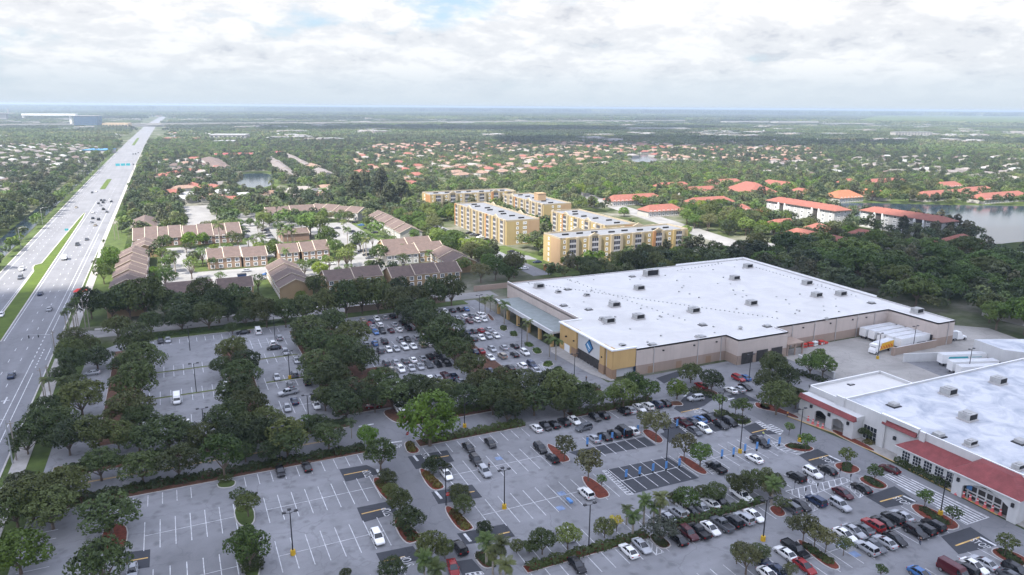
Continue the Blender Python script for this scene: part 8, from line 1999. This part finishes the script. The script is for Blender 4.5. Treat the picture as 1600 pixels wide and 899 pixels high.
flat_block('low_hall', 'long sandy orange hall beside the far highway', 'hall', 160, 200, 201, 16, 60, 'sand', (8, 1), roof='sand')
flat_block('big_store', 'bright white big store with a stepped front', 'store', 328, 384, 222, 15, 50, 'white_wall', (8, 2)); flat_block('shop_row', 'white shop row in front of the bright big store', 'shops', 334, 366, 227, 8, 30, 'white_wall', (6, 1))
flat_block('shop_row', 'red roofed shop row beside the far highway', 'shops', 252, 322, 222, 7, 40, 'white_wall', (8, 1), roof='terracotta')
for x0, x1, y, h, lab in ((1136, 1212, 194.5, 14, 'huge white shed farther from the green mound'), (1215, 1292, 195.5, 16, 'huge white shed closest to the green mound'), (1036, 1112, 186.8, 14, 'long thin white shed behind the dark wood'), (1292, 1366, 196.5, 10, 'low white shed at the foot of the green mound'), (1385, 1478, 200.5, 9, 'long pale shed below the green mound'), (1330, 1384, 202.5, 8, 'pinkish low shed below the green mound'),
                        (780, 842, 169.8, 14, 'thin bright roof near the horizon centre'), (644, 668, 170.2, 14, 'small bright roof near the horizon centre'), (500, 545, 172.8, 12, 'faint pale roofs near the horizon'), (144, 200, 183.8, 14, 'long white roof behind the blue office'), (988, 1078, 206, 11, 'white school-like blocks in the dark wood'), (700, 742, 195.5, 10, 'low white roofs beside the raised motorway')):
    flat_block('shed', lab, 'shed', x0, x1, y, h, 60, 'white_wall')
flat_block('apartment_block', 'white flats standing out of the woods, above the lake side', 'flats', 1398, 1456, 216.5, 17, 22, 'white_wall', (12, 4)); flat_block('low_building', 'low white building beside the far white flats', 'building', 1348, 1388, 217.5, 6, 20); flat_block('low_building', 'white low building left of the far white flats', 'building', 1290, 1322, 213.5, 9, 25)
flat_block('low_building', 'low white building near the blue office', 'building', 96, 118, 206.5, 10, 30); flat_block('blue_roofed_hall', 'low hall with a blue roof across the canal', 'hall', 130, 166, 241, 6, 40, 'white_wall', None, None, 'blue_tarp')
t = thing('grandstand', 'white stadium canopy on a slender post, far off', 'stadium', (g(36, 198).x, g(36, 198).y, 0)); a, c = g(36, 198), g(120, 198); L = (c - a).length; t.rotation_euler = (0, 0, math.atan2((c - a).y, (c - a).x))
b = MB(); b.box(0, L, 0, 30, 38, 44, 0, True); b.build('roof', mt['white'], t); b = MB(); b.box(L * .87, L * .87 + 7, 5, 12, 0, 38); b.build('post', mt['white'], t); b = MB(); b.box(0, 7, 5, 12, 30, 38, 0, True); b.build('post', mt['white'], t)
t = thing('mast', 'lone slim mast on the right-hand horizon', 'mast', (*g(1303, 178.5), 0)); b = MB(); b.rod((0, 0, 0), (0, 0, 78), 9, 5, 8); b.build('shaft', mt['white_wall'], t)
t = thing('office_tower', 'pale terraced tower at the far edge of the view', 'tower', (*g(-6, 190), 0)); b = MB(); b.box(0, 40, 0, 40, 0, 34); b.build('wall', mt['white_wall'], t); b = MB(); b.box(-5, 70, -5, 45, 34, 37, 0, True); b.box(46, 50, 10, 20, 37, 55); b.build('roof', mt['white_roof'], t)
b = MB(); q = [g(*p) for p in ((1322, 193.5), (1640, 197.5), (1700, 184), (1352, 184.5))]; qi = inset(q, 120); b.loft([[(p.x, p.y, 0) for p in q], [(p.x, p.y, 24) for p in (qi if area2(q) > 0 else list(reversed(qi)))]], cap=True); structure(b.build('green_mound', mt['grass']))

# ------------------------------------------------------------------ the passing clouds above, which shade the near ground
def cloud(name, foot, alt, seed, thick=55):
    """a flat-bottomed lumpy cloud above the ground outline it shades"""
    sh = SUN_DIR * (alt / SUN_DIR.z); r = np.random.default_rng(seed)
    c = sum((Vector(p) for p in foot), Vector((0, 0))) / len(foot)
    P_ = []
    for i in range(len(foot)):
        a, b2 = Vector(foot[i]), Vector(foot[(i + 1) % len(foot)]); n = max(2, int((b2 - a).length / 14))
        for k in range(n):
            q = a + (b2 - a) * (k / n); w = (q - c).normalized() * (9 * math.sin(q.x * .045 + seed) + 7 * math.sin(q.y * .07 + q.x * .11) + r.uniform(-3, 3)); P_.append(q + w)
    rings = []
    for f, z in ((1.0, 0), (.985, 14), (.93, 32), (.8, 48), (.5, 58), (.15, 60)):
        rings.append([(c.x + (p.x - c.x) * f + sh.x, c.y + (p.y - c.y) * f + sh.y, alt + z + (6 * math.sin(p.x * .05) * (f < 1))) for p in P_])
    b = MB()
    if area2(P_) < 0: rings = [list(reversed(q)) for q in rings]
    b.loft(rings)
    o = b.build(name, mt['cloud'], None, True); o['kind'] = 'structure'
    return o
m, t_, bs = new_mat('cloud_body'); t_.nodes.remove(bs)
d1 = N(t_, 'ShaderNodeBsdfDiffuse'); d1.inputs[0].default_value = (.9, .9, .9, 1); d2 = N(t_, 'ShaderNodeBsdfTranslucent'); d2.inputs[0].default_value = (.93, .95, 1.0, 1)
mx = N(t_, 'ShaderNodeMixShader'); mx.inputs[0].default_value = .72; t_.links.new(d1.outputs[0], mx.inputs[1]); t_.links.new(d2.outputs[0], mx.inputs[2]); t_.links.new(mx.outputs[0], t_.nodes['Material Output'].inputs['Surface'])
mt['cloud'] = m
cloud('cloud', [(-420, -420), (640, -420), (680, 120), (560, 300), (430, 335), (380, 318), (262, 313), (190, 309), (150, 318), (122, 342), (66, 338), (30, 336), (0, 340), (-40, 346), (-80, 372), (-200, 380), (-420, 330)], 1000, 3)
cloud('cloud', [(620, 1350), (1400, 1050), (1650, 1200), (1300, 1560), (760, 1700)], 900, 8)
cloud('cloud', [(260, 2350), (1500, 2050), (2100, 2300), (900, 2850), (300, 2800)], 1000, 12)
# ------------------------------------------------------------------ the air
hm = bpy.data.materials.new('haze'); hm.use_nodes = True; ht = hm.node_tree; ht.nodes.clear()
pv = N(ht, 'ShaderNodeVolumePrincipled'); pv.inputs['Color'].default_value = (.54, .655, .79, 1); pv.inputs['Density'].default_value = 1.35e-4; pv.inputs['Anisotropy'].default_value = .2
ho = N(ht, 'ShaderNodeOutputMaterial'); ht.links.new(pv.outputs[0], ho.inputs['Volume'])
b = MB(); b.box(-29500, 29500, -2900, 44500, -1.0, 84.0, 0, True); hz_o = b.build('haze', hm); hz_o['kind'] = 'stuff'
